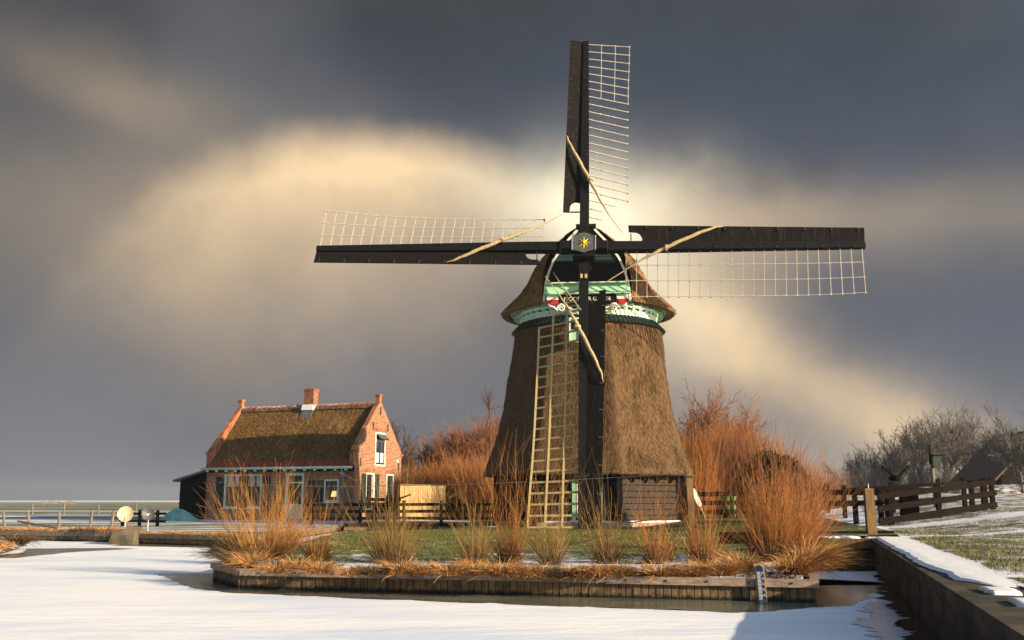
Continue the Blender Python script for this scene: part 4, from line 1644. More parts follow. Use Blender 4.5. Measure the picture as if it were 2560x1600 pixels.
def make_sail(theta, length, off, laths, label, cloth_side):
    er = A_S * math.cos(theta) + B_S * math.sin(theta)
    et = A_S * math.sin(theta) - B_S * math.cos(theta)
    P = lambda r, v, w: HUB + er * r + et * v + N_S * (w + off)
    st = MB()
    st.bar(P(0.0, 0, 0), P(3.0, 0, 0), 0.44, 0.42, N_S, 0.42, 0.40)
    st.bar(P(3.0, 0, 0), P(length, 0, 0), 0.42, 0.40, N_S, 0.26, 0.22)
    sail = st.build('sail', SAIL_WOOD, mill)
    tag(sail, label, None)
    half = lambda r: lerp(0.23, 0.135, r / length)
    nb_ = 23
    r_in, r_out = 1.90, length - 0.14
    rs = [lerp(r_out, r_in, i / (nb_ - 1)) for i in range(nb_)]
    LB = 2.15
    low = cloth_side == 'low'
    lm_ = LATH if low else LATH_PALE
    wb_ = 0.09 if low else 0.036

    def lat(r, v):
        g = GAM(r)
        return P(r, half(r) * 0.6 + v * math.cos(g), -v * math.sin(g) - 0.02)
    for i, r in enumerate(rs):
        ln = LB
        if i >= nb_ - 3 and math.cos(theta) ** 2 < 0.5:
            ln = LB * (0.68, 0.36, 0.36)[i - (nb_ - 3)]
        g = GAM(r)
        MB().bar(lat(r, 0.0), lat(r, ln), wb_, 0.05, N_S, wb_ * 0.85, 0.042).build('lattice_bar', lm_, sail)
        for v in ((0.70, 1.40) if ln > 1.5 else ()):
            MB().box(lat(r, v), (0.075, 0.075, 0.065), (er, et, N_S)).build('lath_knot', lm_, sail)
        if ln > 1.9:
            MB().box(lat(r, ln - 0.03), (0.085, 0.085, 0.075), (er, et, N_S)).build('lath_knot', lm_, sail)
    for v in (0.70, 1.40, 2.12):
        n_l = 8 if laths == 'outer' else nb_
        if laths != 'outer' and math.cos(theta) ** 2 < 0.5:
            n_l = nb_ - (0 if v < 1 else 2 if v < 2 else 3)
        pts = [lat(r, v) + N_S * 0.03 for r in rs[:n_l]]
        mb_ = MB()
        for p0, p1 in zip(pts[:-1], pts[1:]):
            mb_.bar(p0, p1, 0.09 if low else 0.030, 0.024, N_S)
        mb_.build('lath', lm_, sail)
    # leading wind board with its curved notch towards the hub
    r0 = 2.0
    out = [(length - 0.02, -0.72)]
    wv = lambda r: lerp(0.78, 0.66, (r - r0) / (length - r0))
    poly = [(r0, -wv(r0) - half(r0)), (length, -wv(length) - half(length)), (length, -half(length) + 0.02), (r0 + 0.62, -half(r0) + 0.02), (r0 + 0.62, -half(r0) - 0.22),
            (r0 + 0.52, -half(r0) - 0.38), (r0 + 0.36, -half(r0) - 0.46), (r0 + 0.02, -half(r0) - 0.48)]
    tilt = 0.30
    wb = MB().prism([P(r, v, (-v - half(r)) * tilt - 0.03) for r, v in poly], N_S * 0.045).build('wind_board', WIND_WOOD, sail)
    # seams between the two boards
    for k in range(9):
        r = lerp(r0 + 0.8, length - 0.25, k / 8)
        v = -wv(r) - half(r) + 0.10
        MB().box(P(r, v, (-v - half(r)) * tilt + 0.03), (0.06, 0.17, 0.07), (er, et, N_S)).build('cleat', IRON, sail)
    for k in range(12):
        r = lerp(4.5, length - 0.5, k / 11)
        MB().box(P(r, half(r) * 0.6, half(r) + 0.02), (0.05, 0.05, 0.05), (er, et, N_S)).build('stud', IRON, sail)
    MB().bar(P(r0 + 0.12, -half(r0) - 0.46, 0.02), P(r0 + 0.12, half(r0), 0.02), 0.05, 0.05, N_S).build('board_bracket', IRON, sail)
    # furled cloth twisted round: from the wind board edge over the stock towards the hub
    rc = 6.2 if cloth_side != 'low' else 6.4
    path = [(rc, -0.88, 0.30), (rc - 0.4, -0.78, 0.36), (rc - 1.2, -0.42, 0.42), (rc - 2.2, 0.06, 0.40), (rc - 3.0, 0.45, 0.34), (rc - 3.7, 0.80, 0.20), (rc - 4.4, 1.22, 0.05)]
    rad = [0.02, 0.055, 0.08, 0.085, 0.075, 0.05, 0.02]
    pts, rds = [], []
    for i in range(43):
        t = i / 42 * 6
        k = min(int(t), 5)
        f = t - k
        a, b = path[k], path[k + 1]
        pts.append(P(lerp(a[0], b[0], f), lerp(a[1], b[1], f) + 0.012 * math.sin(i * 0.9), lerp(a[2], b[2], f)))
        rds.append(lerp(rad[k], rad[k + 1], f) * (1 + 0.07 * math.sin(i * 1.9) + 0.05 * math.sin(i * 3.1)))
    c = MB().tube(pts, rds, 10).build('furled_cloth', CLOTH, sail, True)
    MB().tube([pts[-1], P(rc - 5.2, 1.75, 0.0)], [0.022, 0.016], 6).build('cloth_rope', ROPE, sail)
    MB().tube([P(lerp(path[3][0], path[4][0], 0.4), 0.25, 0.37) + er * 0.06, P(lerp(path[3][0], path[4][0], 0.4), 0.25, 0.37) - er * 0.06], 0.15, 8).build('cloth_tie', ROPE, sail)
    return sail


make_sail(R(90), 12.05, -0.28, 'outer', 'upright sail with its outermost laths only', 'up')
make_sail(R(180), 12.38, 0.20, 'full', 'sail pointing left with lattice above the stock', 'left')
make_sail(R(0), 12.38, 0.20, 'full', 'sail pointing right with lattice below the stock', 'right')
make_sail(R(270), 12.75, -0.28, 'full', 'lower sail reaching down to the ground', 'low')

# cast poll end with star plate, windshaft
shaft = MB().tube([HUB - N_S * 0.9, HUB - N_S * 4.2], [0.34, 0.34], 14).build('windshaft', IRON, mill, True)
MB().box(HUB - N_S * 0.10, (0.98, 1.05, 0.95), (A_S, B_S, N_S)).build('poll_end', SAIL_WOOD, mill)
for s in (-1, 1):
    MB().box(HUB + A_S * s * 0.80 + N_S * 0.2, (0.5, 0.40, 0.62), (A_S, B_S, N_S)).build('wedge_block', BLACK_WOOD, mill)
    MB().box(HUB + B_S * s * 0.95 - N_S * 0.28, (0.40, 0.55, 0.6), (A_S, B_S, N_S)).build('wedge_block', BLACK_WOOD, mill)
    MB().box(HUB + A_S * s * 1.06 + N_S * 0.33, (0.05, 0.52, 0.30), (A_S, B_S, N_S)).build('wedge_strap', IRON, mill)
for s in (-1, 1):
    MB().box(HUB - B_S * 1.28 + A_S * s * 0.10 - N_S * 0.05, (0.11, 0.30, 0.10), (A_S, B_S, N_S)).build('wedge', LATH, mill)
pl_o = []
for x, y in ((-0.50, -0.36), (-0.26, -0.40), (0, -0.50), (0.26, -0.40), (0.50, -0.36), (0.50, 0.36), (0.26, 0.40), (0, 0.50), (-0.26, 0.40), (-0.50, 0.36)):
    pl_o.append(HUB + A_S * x + B_S * (y + 0.08) + N_S * 0.47)
plate = MB().prism(pl_o, N_S * 0.05).build('star_plate', HUBGREY, mill)
for s in (-1, 1):
    MB().box(HUB + A_S * s * 0.525 + B_S * 0.08 + N_S * 0.50, (0.045, 0.72, 0.12), (A_S, B_S, N_S)).build('plate_rim', GREYMETAL, plate)
st = MB()
sc_ = HUB + B_S * 0.08 + N_S * 0.525
tipc = sc_ + N_S * 0.07
for k in range(8):
    a = R(90) + k * R(45)
    L_ = 0.34 if k % 2 == 0 else 0.31
    tip = sc_ + (A_S * math.cos(a) + B_S * math.sin(a)) * L_
    vl = sc_ + (A_S * math.cos(a - R(22.5)) + B_S * math.sin(a - R(22.5))) * 0.105
    vr = sc_ + (A_S * math.cos(a + R(22.5)) + B_S * math.sin(a + R(22.5))) * 0.105
    st.poly([tipc, vl, tip])
    st.poly([tipc, tip, vr])
    st.poly([vl, sc_ - N_S * 0.002, tip])
    st.poly([tip, sc_ - N_S * 0.002, vr])
st.build('gold_star', GOLD, plate)
MB().tube([sc_ + N_S * 0.03, sc_ + N_S * 0.10, sc_ + N_S * 0.12], [0.085, 0.08, 0.04], 12).build('star_boss', GOLD, plate, True)
MB().tube([HUB + B_S * 0.62 + N_S * 0.3 - A_S * 0.2, HUB + B_S * 0.68 + N_S * 0.3, HUB + B_S * 0.62 + N_S * 0.3 + A_S * 0.2], 0.03, 6).build('eye_bolt', GREYMETAL, plate)
# rope across the lower sail's left side to the cap, and the tail chain to the post
MB().tube([cap_pt(-1.55, FY + 0.35, 12.0), at(1395, 700, 43.6), at(1430, 745, 43.2), at(1452, 775, 43.0)], 0.022, 6).build('brake_rope', ROPE, mill)
# ------------------------------------------------------------------ brick house with thatched roof
TH = R(20.0)
HA = Vector((-math.cos(TH), math.sin(TH), 0))      # along the long wall, away to the left
HB = Vector((math.sin(TH), math.cos(TH), 0))       # along the gable, away to the right
HL, HW = 9.45, 5.6
HG = 0.423
EAVE = 3.18
RIDGE = 6.82
H0 = Vector((C0.x, C0.y, 0))


def hp(a, b, z):
    return H0 + HA * a + HB * b + Vector((0, 0, z))


house = thing('brick_house', (H0.x, H0.y, HG), 'red brick house with thatched roof, stepped chimney and white gutter left of the mill', 'house')


def shoulder(b):
    """top of the gable wall at distance b along it"""
    k = min(b, HW - b)
    return 4.22 + (k - 0.0) / (HW / 2) * (7.08 - 4.22)


def brick_wall(origin, along, out, length, ztop, openings, name, parent, z0=HG, seed=0, bl=0.23, bh=0.078, depth=0.012, top_fn=None):
    """mortar wall with openings and every brick as proud geometry; openings: (u0,u1,z0,z1)"""
    rr = random.Random(seed)
    us = sorted({0.0, length, *[o[0] for o in openings], *[o[1] for o in openings], *([length / 2] if top_fn else [])})
    mb_ = MB()
    T = 0.24
    tf = top_fn or (lambda u: ztop)
    for u0, u1 in zip(us[:-1], us[1:]):
        um = (u0 + u1) / 2
        ops = sorted([o for o in openings if o[0] < um < o[1]], key=lambda o: o[2])
        zs, cur = [], z0
        for o in ops:
            if o[2] > cur:
                zs.append((cur, o[2], False))
            cur = o[3]
        zs.append((cur, None, True))
        for (za, zb, top) in zs:
            z1a = tf(u0) if top else zb
            z1b = tf(u1) if top else zb
            P = lambda u, t, z: origin + along * u - out * t + Vector((0, 0, z))
            mb_.hexa([P(u0, 0, za), P(u1, 0, za), P(u1, T, za), P(u0, T, za), P(u0, 0, z1a), P(u1, 0, z1b), P(u1, T, z1b), P(u0, T, z1a)])
    wall = mb_.build(name, MORTAR, parent)
    bm_ = MB()
    n_c = int((max(tf(u) for u in (0, length / 2, length)) - z0) / bh)
    for j in range(n_c):
        za, zb = z0 + j * bh + 0.009, z0 + (j + 1) * bh - 0.009
        u = -(bl / 2) * (j % 2)
        while u < length:
            u0, u1 = max(u + 0.009, 0.0), min(u + bl - 0.009, length)
            u += bl
            if u1 - u0 < 0.05:
                continue
            if top_fn and zb > tf(0):
                kk = (zb - tf(0)) / (tf(length / 2) - tf(0)) * (length / 2)
                u0, u1 = max(u0, kk), min(u1, length - kk)
            if u1 - u0 < 0.03 or min(tf(u0), tf(u1)) < zb - 0.002:
                continue
            segs = [(u0, u1)]
            for o in openings:
                if o[2] - 0.02 < (za + zb) / 2 < o[3] + 0.02:
                    ns = []
                    for s0, s1 in segs:
                        if s1 <= o[0] or s0 >= o[1]:
                            ns.append((s0, s1))
                        else:
                            if s0 < o[0] - 0.04:
                                ns.append((s0, o[0]))
                            if s1 > o[1] + 0.04:
                                ns.append((o[1], s1))
                    segs = ns
            for s0, s1 in segs:
                d = depth + rr.uniform(-0.004, 0.005)
                P = lambda u_, t, z: origin + along * u_ + out * t + Vector((0, 0, z))
                i = len(bm_.v)
                bm_.v += [tuple(P(s0, 0, za)), tuple(P(s1, 0, za)), tuple(P(s1, 0, zb)), tuple(P(s0, 0, zb)),
                          tuple(P(s0, d, za)), tuple(P(s1, d, za)), tuple(P(s1, d, zb)), tuple(P(s0, d, zb))]
                for q in ((4, 5, 6, 7), (0, 1, 5, 4), (1, 2, 6, 5), (2, 3, 7, 6), (3, 0, 4, 7)):
                    bm_.f.append(tuple(i + k for k in q))
    br_ = bm_.build('brick_courses', BRICK, wall)
    br_['kind'] = 'stuff'
    return wall


# openings along the long wall (a measured from the near corner)
W_L1 = (7.15, 8.22, 1.08, 2.93)      # windows with curtains
W_L2 = (5.75, 6.74, 1.08, 2.93)
D_L = (3.08, 4.20, 0.50, 2.96)
W_L3 = (0.92, 1.81, 1.42, 2.62)
brick_wall(hp(HL, 0, 0), -HA, -HB, HL, EAVE + 0.2, [(HL - o[1], HL - o[0], o[2], o[3]) for o in (W_L1, W_L2, D_L, W_L3)], 'long_wall', house, seed=1)
# gable openings (b along)
W_G1 = (1.28, 2.28, 1.0, 2.99)
W_G2 = (3.72, 4.62, 0.60, 2.98)
W_GU = (2.26, 3.50, 3.40, 5.28)
brick_wall(hp(0, 0, 0), HB, -HA, HW, 0, [W_G1, W_G2, W_GU], 'gable_wall', house, seed=2, top_fn=lambda u: shoulder(u))
brick_wall(hp(HL, HW, 0), -HB, HA, HW, 0, [], 'rear_gable_wall', house, seed=3, top_fn=lambda u: shoulder(u))
MB().hexa([hp(0.2, HW, HG), hp(HL - 0.2, HW, HG), hp(HL - 0.2, HW - 0.2, HG), hp(0.2, HW - 0.2, HG), hp(0.2, HW, EAVE), hp(HL - 0.2, HW, EAVE), hp(HL - 0.2, HW - 0.2, EAVE), hp(0.2, HW - 0.2, EAVE)]).build('back_wall', MORTAR, house)
# inside floor of the attic keeps the rooms dark
MB().hexa([hp(0.25, 0.25, 3.14), hp(HL - 0.25, 0.25, 3.14), hp(HL - 0.25, HW - 0.25, 3.14), hp(0.25, HW - 0.25, 3.14), hp(0.25, 0.25, 3.2), hp(HL - 0.25, 0.25, 3.2), hp(HL - 0.25, HW - 0.25, 3.2), hp(0.25, HW - 0.25, 3.2)]).build('ceiling', BLACK_WOOD, house)

# copings of both gables
for a in (-0.02, HL - 0.24):
    for side in (0, 1):
        pr_ = []
        n = 12
        for i in range(n):
            b0 = lerp(-0.06, HW / 2 - 0.16, i / n)
            b1 = lerp(-0.06, HW / 2 - 0.16, (i + 1) / n) - 0.01
            if side:
                b0, b1 = HW - b0, HW - b1
            z0_, z1_ = shoulder(max(0, min(HW, b0))), shoulder(max(0, min(HW, b1)))
            if i == 0:
                z0_ = shoulder(0) - 0.08
            MB().hexa([hp(a, b0, z0_), hp(a + 0.26, b0, z0_), hp(a + 0.26, b1, z1_), hp(a, b1, z1_), hp(a, b0, z0_ + 0.07), hp(a + 0.26, b0, z0_ + 0.07), hp(a + 0.26, b1, z1_ + 0.07), hp(a, b1, z1_ + 0.07)]).build('coping_brick', BRICK, house)
    # finial block at the apex
    c = hp(a + 0.13, HW / 2, 0)
    fin = MB().box((c.x, c.y, 7.12), (0.24, 0.24, 0.40), (HA, HB, Z_UP)).build('gable_finial', BRICK, house)
    MB().box((c.x, c.y, 7.345), (0.28, 0.30, 0.05), (HA, HB, Z_UP)).build('finial_cap', BRICK, fin)
    MB().box((c.x, c.y, 7.405), (0.34, 0.38, 0.07), (HA, HB, Z_UP)).build('finial_cap', BRICK, fin)
    for b in (-0.06, HW + 0.06):
        c = hp(a + 0.13, b, 0)
        MB().box((c.x, c.y, 4.12), (0.30, 0.30, 0.12), (HA, HB, Z_UP)).build('kneeler', BRICK, house)
# kneeler pads: wall pieces stepping out below the shoulders
for a in (0.0, HL - 0.26):
    c = hp(a + 0.13, -0.06, 3.72)
    MB().box(c, (0.26, 0.10, 0.70), (HA, HB, Z_UP)).build('kneeler_stem', BRICK, house)

# brick flanks of the parapets above the thatch
for a in (0.246, HL - 0.252):
    for i in range(14):
        b0, b1 = lerp(0.0, HW / 2, i / 14), lerp(0.0, HW / 2, (i + 1) / 14) - 0.004
        q = []
        for b in (b0, b1):
            q.append((b, lerp(3.5, 6.6, b / (HW / 2)), shoulder(b) + 0.0))
        MB().hexa([hp(a, q[0][0], q[0][1]), hp(a + 0.008, q[0][0], q[0][1]), hp(a + 0.008, q[1][0], q[1][1]), hp(a, q[1][0], q[1][1]),
                   hp(a, q[0][0], q[0][2]), hp(a + 0.008, q[0][0], q[0][2]), hp(a + 0.008, q[1][0], q[1][2]), hp(a, q[1][0], q[1][2])]).build('parapet_flank', BRICK, house)
# thatched roof
TE_B, TE_Z = 0.02, 3.66      # lower edge of the thatch


def roof_pt(a, s):
    """s=0 lower edge, 1 ridge; slight hollow near the eaves"""
    b = lerp(TE_B, HW / 2, s)
    z = lerp(TE_Z, RIDGE, s) - 0.10 * math.sin(math.pi * min(1, s * 1.15)) * (1 - s)
    return hp(a, b, z)


NAR, NSR = 150, 70
V = []
rn = (-HB * (RIDGE - TE_Z) + Vector((0, 0, HW / 2))).normalized()
for j in range(NSR + 1):
    for i in range(NAR + 1):
        s = j / NSR
        a = lerp(0.24, HL - 0.24, i / NAR)
        p = roof_pt(a, s)
        w = 0.05 * nz(a * 0.7, s * 2.2, 1) + 0.028 * nz(a * 2.8, s * 5, 4) + 0.018 * nz(a * 8, s * 16, 2) + 0.012 * nz(a * 17, s * 30, 3)
        p = p + rn * w
        V.append((p.x, p.y, p.z))
Q = [(j * (NAR + 1) + i, (j + 1) * (NAR + 1) + i, (j + 1) * (NAR + 1) + i + 1, j * (NAR + 1) + i + 1) for j in range(NSR) for i in range(NAR)]
roof = arr_mesh('thatched_roof', np.array(V), np.array(Q), ROOF_THATCH, house, True)
mb = MB()
for i in range(NAR):
    p0, p1 = Vector(V[i]), Vector(V[i + 1])
    dn = HB * 0.16 - Vector((0, 0, 0.16))
    mb.poly([p0, p1, p1 + dn, p0 + dn])
mb.build('thatch_edge', ROOF_THATCH, roof)
# rear slope
MB().poly([hp(0.24, HW / 2, RIDGE), hp(HL - 0.24, HW / 2, RIDGE), hp(HL - 0.24, HW + 0.1, TE_Z - 0.3), hp(0.24, HW + 0.1, TE_Z - 0.3)]).build('rear_slope', ROOF_THATCH, roof)


def samp_roof(n, rg):
    a = rg.uniform(0.3, HL - 0.3, n)
    s = rg.uniform(0.02, 0.97, n)
    P = np.array([roof_pt(a[i], s[i]) for i in range(n)])
    D = np.tile(np.array(-(HB * (HW / 2) + Vector((0, 0, RIDGE - TE_Z))).normalized()), (n, 1))
    return P, D, np.tile(np.array(rn), (n, 1))


reed_coat('reed_coat', 16000, samp_roof, 0.22, 0.012, 0.30, roof, ROOF_THATCH, seed=8)
# strip of clay tiles below the thatch
k = 46
for i in range(k):
    a0, a1 = lerp(0.14, HL - 0.05, i / k), lerp(0.14, HL - 0.05, (i + 1) / k)
    am = (a0 + a1) / 2
    for (b0, z0_, b1, z1_, dz) in ((-0.28, 3.30, -0.10, 3.50, 0.0), (-0.13, 3.485, 0.12, 3.74, 0.012)):
        mbt = MB()
        pr0 = [(a0, 0.0), (lerp(a0, a1, 0.3), 0.045), (lerp(a0, a1, 0.6), 0.045), (lerp(a0, a1, 0.85), -0.005), (a1, 0.0)]
        for q in range(4):
            (x0, h0), (x1, h1) = pr0[q], pr0[q + 1]
            mbt.poly([hp(x0, b0, z0_ + h0 + dz), hp(x1, b0, z0_ + h1 + dz), hp(x1, b1, z1_ + h1 + dz), hp(x0, b1, z1_ + h0 + dz)])
            mbt.poly([hp(x0, b0, z0_ - 0.02 + dz), hp(x1, b0, z0_ - 0.02 + dz), hp(x1, b0, z0_ + h1 + dz), hp(x0, b0, z0_ + h0 + dz)])
        mbt.build('eave_tile', TILE_DK, house)
# ridge tiles, some with snow
rr = random.Random(5)
nt_ = 26
for i in range(nt_):
    a0, a1 = lerp(0.26, HL - 0.26, i / nt_), lerp(0.26, HL - 0.26, (i + 1) / nt_)
    if 4.2 < (a0 + a1) / 2 < 4.85:
        continue
    mbt = MB()
    r0_, r1_ = 0.20, 0.135
    ns_ = 9
    for q in range(ns_):
        t0, t1 = math.pi * q / ns_, math.pi * (q + 1) / ns_
        cr_ = lambda a, r, t, dz: hp(a, HW / 2 - r * math.cos(t) * 1.15, RIDGE + 0.0 + r * math.sin(t) + dz)
        mbt.poly([cr_(a0 - 0.02, r0_, t0, 0.0), cr_(a0 - 0.02, r0_, t1, 0.0), cr_(a1, r1_, t1, 0.0), cr_(a1, r1_, t0, 0.0)])
        mbt.poly([cr_(a0 - 0.02, r0_, t0, 0.0), cr_(a0 - 0.02, r0_ - 0.03, t0, 0), cr_(a0 - 0.02, r0_ - 0.03, t1, 0), cr_(a0 - 0.02, r0_, t1, 0)])
    tl = mbt.build('ridge_tile', TILE, house, True)
    if rr.random() < 0.8:
        s0, s1 = rr.uniform(0.10, 0.34), rr.uniform(0.62, 0.95)
        ms = MB()
        for q in range(6):
            t0, t1 = math.pi * lerp(s0, s1, q / 6), math.pi * lerp(s0, s1, (q + 1) / 6)
            e0 = 0.015 + 0.02 * math.sin(math.pi * q / 6)
            e1 = 0.015 + 0.02 * math.sin(math.pi * (q + 1) / 6)
            ms.poly([cr_(a0, r0_ + e0, t0, 0), cr_(a0, r0_ + e1, t1, 0), cr_(a1 - 0.05, r1_ + e1, t1, 0), cr_(a1 - 0.05, r1_ + e0, t0, 0)])
        ms.build('tile_snow', SNOW, tl, True)
# mortar bed under the ridge tiles
for a0, a1 in ((0.26, 4.2), (4.86, HL - 0.26)):
    mbm = MB()
    n = 40
    for i in range(n):
        x0, x1 = lerp(a0, a1, i / n), lerp(a0, a1, (i + 1) / n)
        j0, j1 = 0.05 * nz(x0, 0, 3, 3), 0.05 * nz(x1, 0, 3, 3)
        mbm.poly([hp(x0, HW / 2 - 0.25, RIDGE - 0.13 + j0), hp(x1, HW / 2 - 0.25, RIDGE - 0.13 + j1), hp(x1, HW / 2 - 0.18, RIDGE + 0.03), hp(x0, HW / 2 - 0.18, RIDGE + 0.03)])
    mbm.build('mortar_bed', CONCRETE, house, True)
# chimney
cm = hp(4.53, HW / 2, 0)


def chim(a0, a1, z0_, z1_, name, parent, mat=BRICK, w0=None):
    return None


ch = MB()
w_, d_h = 0.30, 0.27
chb = MB().box((cm.x, cm.y, 7.25), (2 * w_ - 0.03, 2 * d_h - 0.03, 1.1), (HA, HB, Z_UP)).build('chimney', MORTAR, house)
j = 0
bmc = MB()
z = 6.92
while z < 7.86:
    fl = 0.07 * max(0, (7.02 - z) / 0.1) if z < 7.02 else (0.035 if z > 7.72 else 0.0)
    hw_, hd_ = w_ + fl, d_h + fl
    for (ax_, half, other, sgn) in ((HA, hw_, hd_, -1), (HB, hd_, hw_, -1), (HB, hd_, hw_, 1)):
        nrm = (HB if ax_ is HA else HA) * sgn
        m = 3
        for q in range(m + (j % 2)):
            u0 = -half + (2 * half) * (q - 0.5 * (j % 2)) / m
            u1 = u0 + 2 * half / m
            u0, u1 = max(u0 + 0.006, -half), min(u1 - 0.006, half)
            if u1 - u0 < 0.04:
                continue
            c = Vector((cm.x, cm.y, 0)) + nrm * other
            P = lambda u, t, zz: c + ax_ * u - nrm * t + Vector((0, 0, zz))
            bmc.hexa([P(u0, 0.05, z + 0.005), P(u1, 0.05, z + 0.005), P(u1, 0, z + 0.005), P(u0, 0, z + 0.005), P(u0, 0.05, z + 0.072), P(u1, 0.05, z + 0.072), P(u1, 0, z + 0.072), P(u0, 0, z + 0.072)])
    z += 0.078
    j += 1
bb = bmc.build('chimney_bricks', BRICK, chb)
bb['kind'] = 'stuff'
MB().box((cm.x, cm.y, 7.87), (0.62, 0.56, 0.05), (HA, HB, Z_UP)).build('chimney_rim', MORTAR, chb)
MB().hexa([hp(4.18, HW / 2 - 0.62, RIDGE - 0.66), hp(4.90, HW / 2 - 0.62, RIDGE - 0.66), hp(4.90, HW / 2 - 0.58, RIDGE - 0.68), hp(4.18, HW / 2 - 0.58, RIDGE - 0.68),
           hp(4.18, HW / 2 - 0.32, RIDGE - 0.10), hp(4.90, HW / 2 - 0.32, RIDGE - 0.10), hp(4.90, HW / 2 - 0.26, RIDGE - 0.12), hp(4.18, HW / 2 - 0.26, RIDGE - 0.12)]).build('lead_flashing', LEAD, house)
MB().hexa([hp(4.16, HW / 2 - 0.42, RIDGE - 0.16), hp(4.92, HW / 2 - 0.42, RIDGE - 0.16), hp(4.92, HW / 2, RIDGE - 0.1), hp(4.16, HW / 2, RIDGE - 0.1),
           hp(4.20, HW / 2 - 0.40, RIDGE + 0.16), hp(4.88, HW / 2 - 0.40, RIDGE + 0.16), hp(4.88, HW / 2, RIDGE + 0.2), hp(4.20, HW / 2, RIDGE + 0.2)]).build('chimney_snow', SNOW, house)

# gutter, brackets, down pipe
MB().tube([hp(-0.02, -0.34, 3.235), hp(HL + 0.12, -0.34, 3.245)], 0.075, 10).build('gutter', MINT_PALE, house, True)
MB().hexa([hp(0.0, -0.26, 3.06), hp(HL, -0.26, 3.06), hp(HL, -0.02, 3.06), hp(0.0, -0.02, 3.06), hp(0.0, -0.26, 3.27), hp(HL, -0.26, 3.27), hp(HL, -0.02, 3.27), hp(0.0, -0.02, 3.27)]).build('eave_board', BLACK_WOOD, house)
for i in range(15):
    a = lerp(0.35, HL - 0.25, i / 14)
    MB().box(hp(a, -0.31, 3.12), (0.14, 0.10, 0.09), (HA, HB, Z_UP)).build('gutter_bracket', MINT_PALE, house)
pp = MB().tube([hp(0.62, -0.30, 3.18), hp(0.62, -0.14, 2.86), hp(0.62, -0.10, 2.7), hp(0.62, -0.10, 0.55)], 0.055, 8).build('downpipe', PIPE, house, True)
MB().hexa([hp(0.54, -0.20, 2.74), hp(0.70, -0.20, 2.74), hp(0.70, -0.04, 2.74), hp(0.54, -0.04, 2.74), hp(0.48, -0.24, 3.0), hp(0.76, -0.24, 3.0), hp(0.76, -0.02, 3.0), hp(0.48, -0.02, 3.0)]).build('rain_hopper', PIPE, pp)


# windows and doors; u along the wall, o outwards
def opening_frame(axis, out, org, u0, u1, z0_, z1_, kind, mat_f=MINT_PALE, fw_=0.09):
    P = lambda u, o, z: org + axis * u + out * o + Vector((0, 0, z))
    AX = (axis, out, Z_UP)

    def bx(name, ua, ub, za, zb, oa, ob, mat, parent):
        return MB().box(P((ua + ub) / 2, (oa + ob) / 2, (za + zb) / 2), (ub - ua, ob - oa, zb - za), AX).build(name, mat, parent)
    w = bx(kind, u0, u1, z0_, z0_ + fw_, -0.08, 0.035, mat_f, house)
    bx('frame', u0, u1, z1_ - fw_, z1_, -0.08, 0.035, mat_f, w)
    bx('frame', u0, u0 + fw_, z0_ + fw_ + 0.001, z1_ - fw_ - 0.001, -0.08, 0.035, mat_f, w)
    bx('frame', u1 - fw_, u1, z0_ + fw_ + 0.001, z1_ - fw_ - 0.001, -0.08, 0.035, mat_f, w)
    return w, bx


OB = -HB            # outwards from the long wall
for (u0, u1, z0_, z1_), cur in ((W_L1, True), (W_L2, True)):
    w, bx = opening_frame(HA, OB, hp(0, 0, 0), u0, u1, z0_, z1_, 'window')
    zm = lerp(z0_, z1_, 0.60)
    bx('sash_bar', u0 + 0.09, u1 - 0.09, zm, zm + 0.05, -0.06, 0.0, SHUTTER, w)
    bx('pane', u0 + 0.09, u1 - 0.09, z0_ + 0.09, zm, -0.055, -0.045, GLASS, w)
    bx('pane', u0 + 0.09, u1 - 0.09, zm + 0.05, z1_ - 0.09, -0.055, -0.045, GLASS, w)
    um = (u0 + u1) / 2
    bx('sash_bar', um - 0.02, um + 0.02, zm + 0.05, z1_ - 0.09, -0.045, -0.005, SHUTTER, w)
    bx('curtain', u0 + 0.05, um - 0.03, zm + 0.06, z1_ - 0.06, -0.16, -0.14, CURTAIN, w)
    bx('curtain', um + 0.03, u1 - 0.05, zm + 0.06, z1_ - 0.06, -0.16, -0.14, CURTAIN, w)
    bx('sill', u0 - 0.06, u1 + 0.06, z0_ - 0.06, z0_ - 0.002, -0.02, 0.09, MINT_PALE, w)
    for (s0, s1) in ((u0 - 0.52, u0 - 0.02), (u1 + 0.02, u1 + 0.52)):
        bx('shutter', s0, s1, z0_ - 0.02, z1_ - 0.1, 0.02, 0.065, SHUTTER, w)
w, bx = opening_frame(HA, OB, hp(0, 0, 0), *W_L3, 'window')
u0, u1, z0_, z1_ = W_L3
zm = lerp(z0_, z1_, 0.52)
bx('sash', u0 + 0.09, u1 - 0.09, zm - 0.03, zm + 0.03, -0.06, 0.0, SHUTTER, w)
for ua, ub in ((u0 + 0.09, u0 + 0.14), (u1 - 0.14, u1 - 0.09)):
    bx('sash', ua, ub, z0_ + 0.091, z1_ - 0.091, -0.066, -0.006, SHUTTER, w)
um = (u0 + u1) / 2
bx('sash_bar', um - 0.015, um + 0.015, zm + 0.03, z1_ - 0.09, -0.05, -0.012, SHUTTER, w)
bx('pane', u0 + 0.14, u1 - 0.14, z0_ + 0.09, zm - 0.03, -0.055, -0.045, GLASS, w)
bx('pane', u0 + 0.14, u1 - 0.14, zm + 0.03, z1_ - 0.09, -0.055, -0.045, GLASS, w)
bx('curtain', u0 + 0.10, um - 0.02, zm + 0.04, z1_ - 0.07, -0.16, -0.14, DISH_GREY, w)
bx('sill', u0 - 0.06, u1 + 0.06, z0_ - 0.06, z0_ - 0.002, -0.02, 0.09, MINT_PALE, w)
bx('shutter', u1 + 0.03, u1 + 0.62, z0_ - 0.02, z1_ - 0.05, 0.02, 0.065, SHUTTER, w)
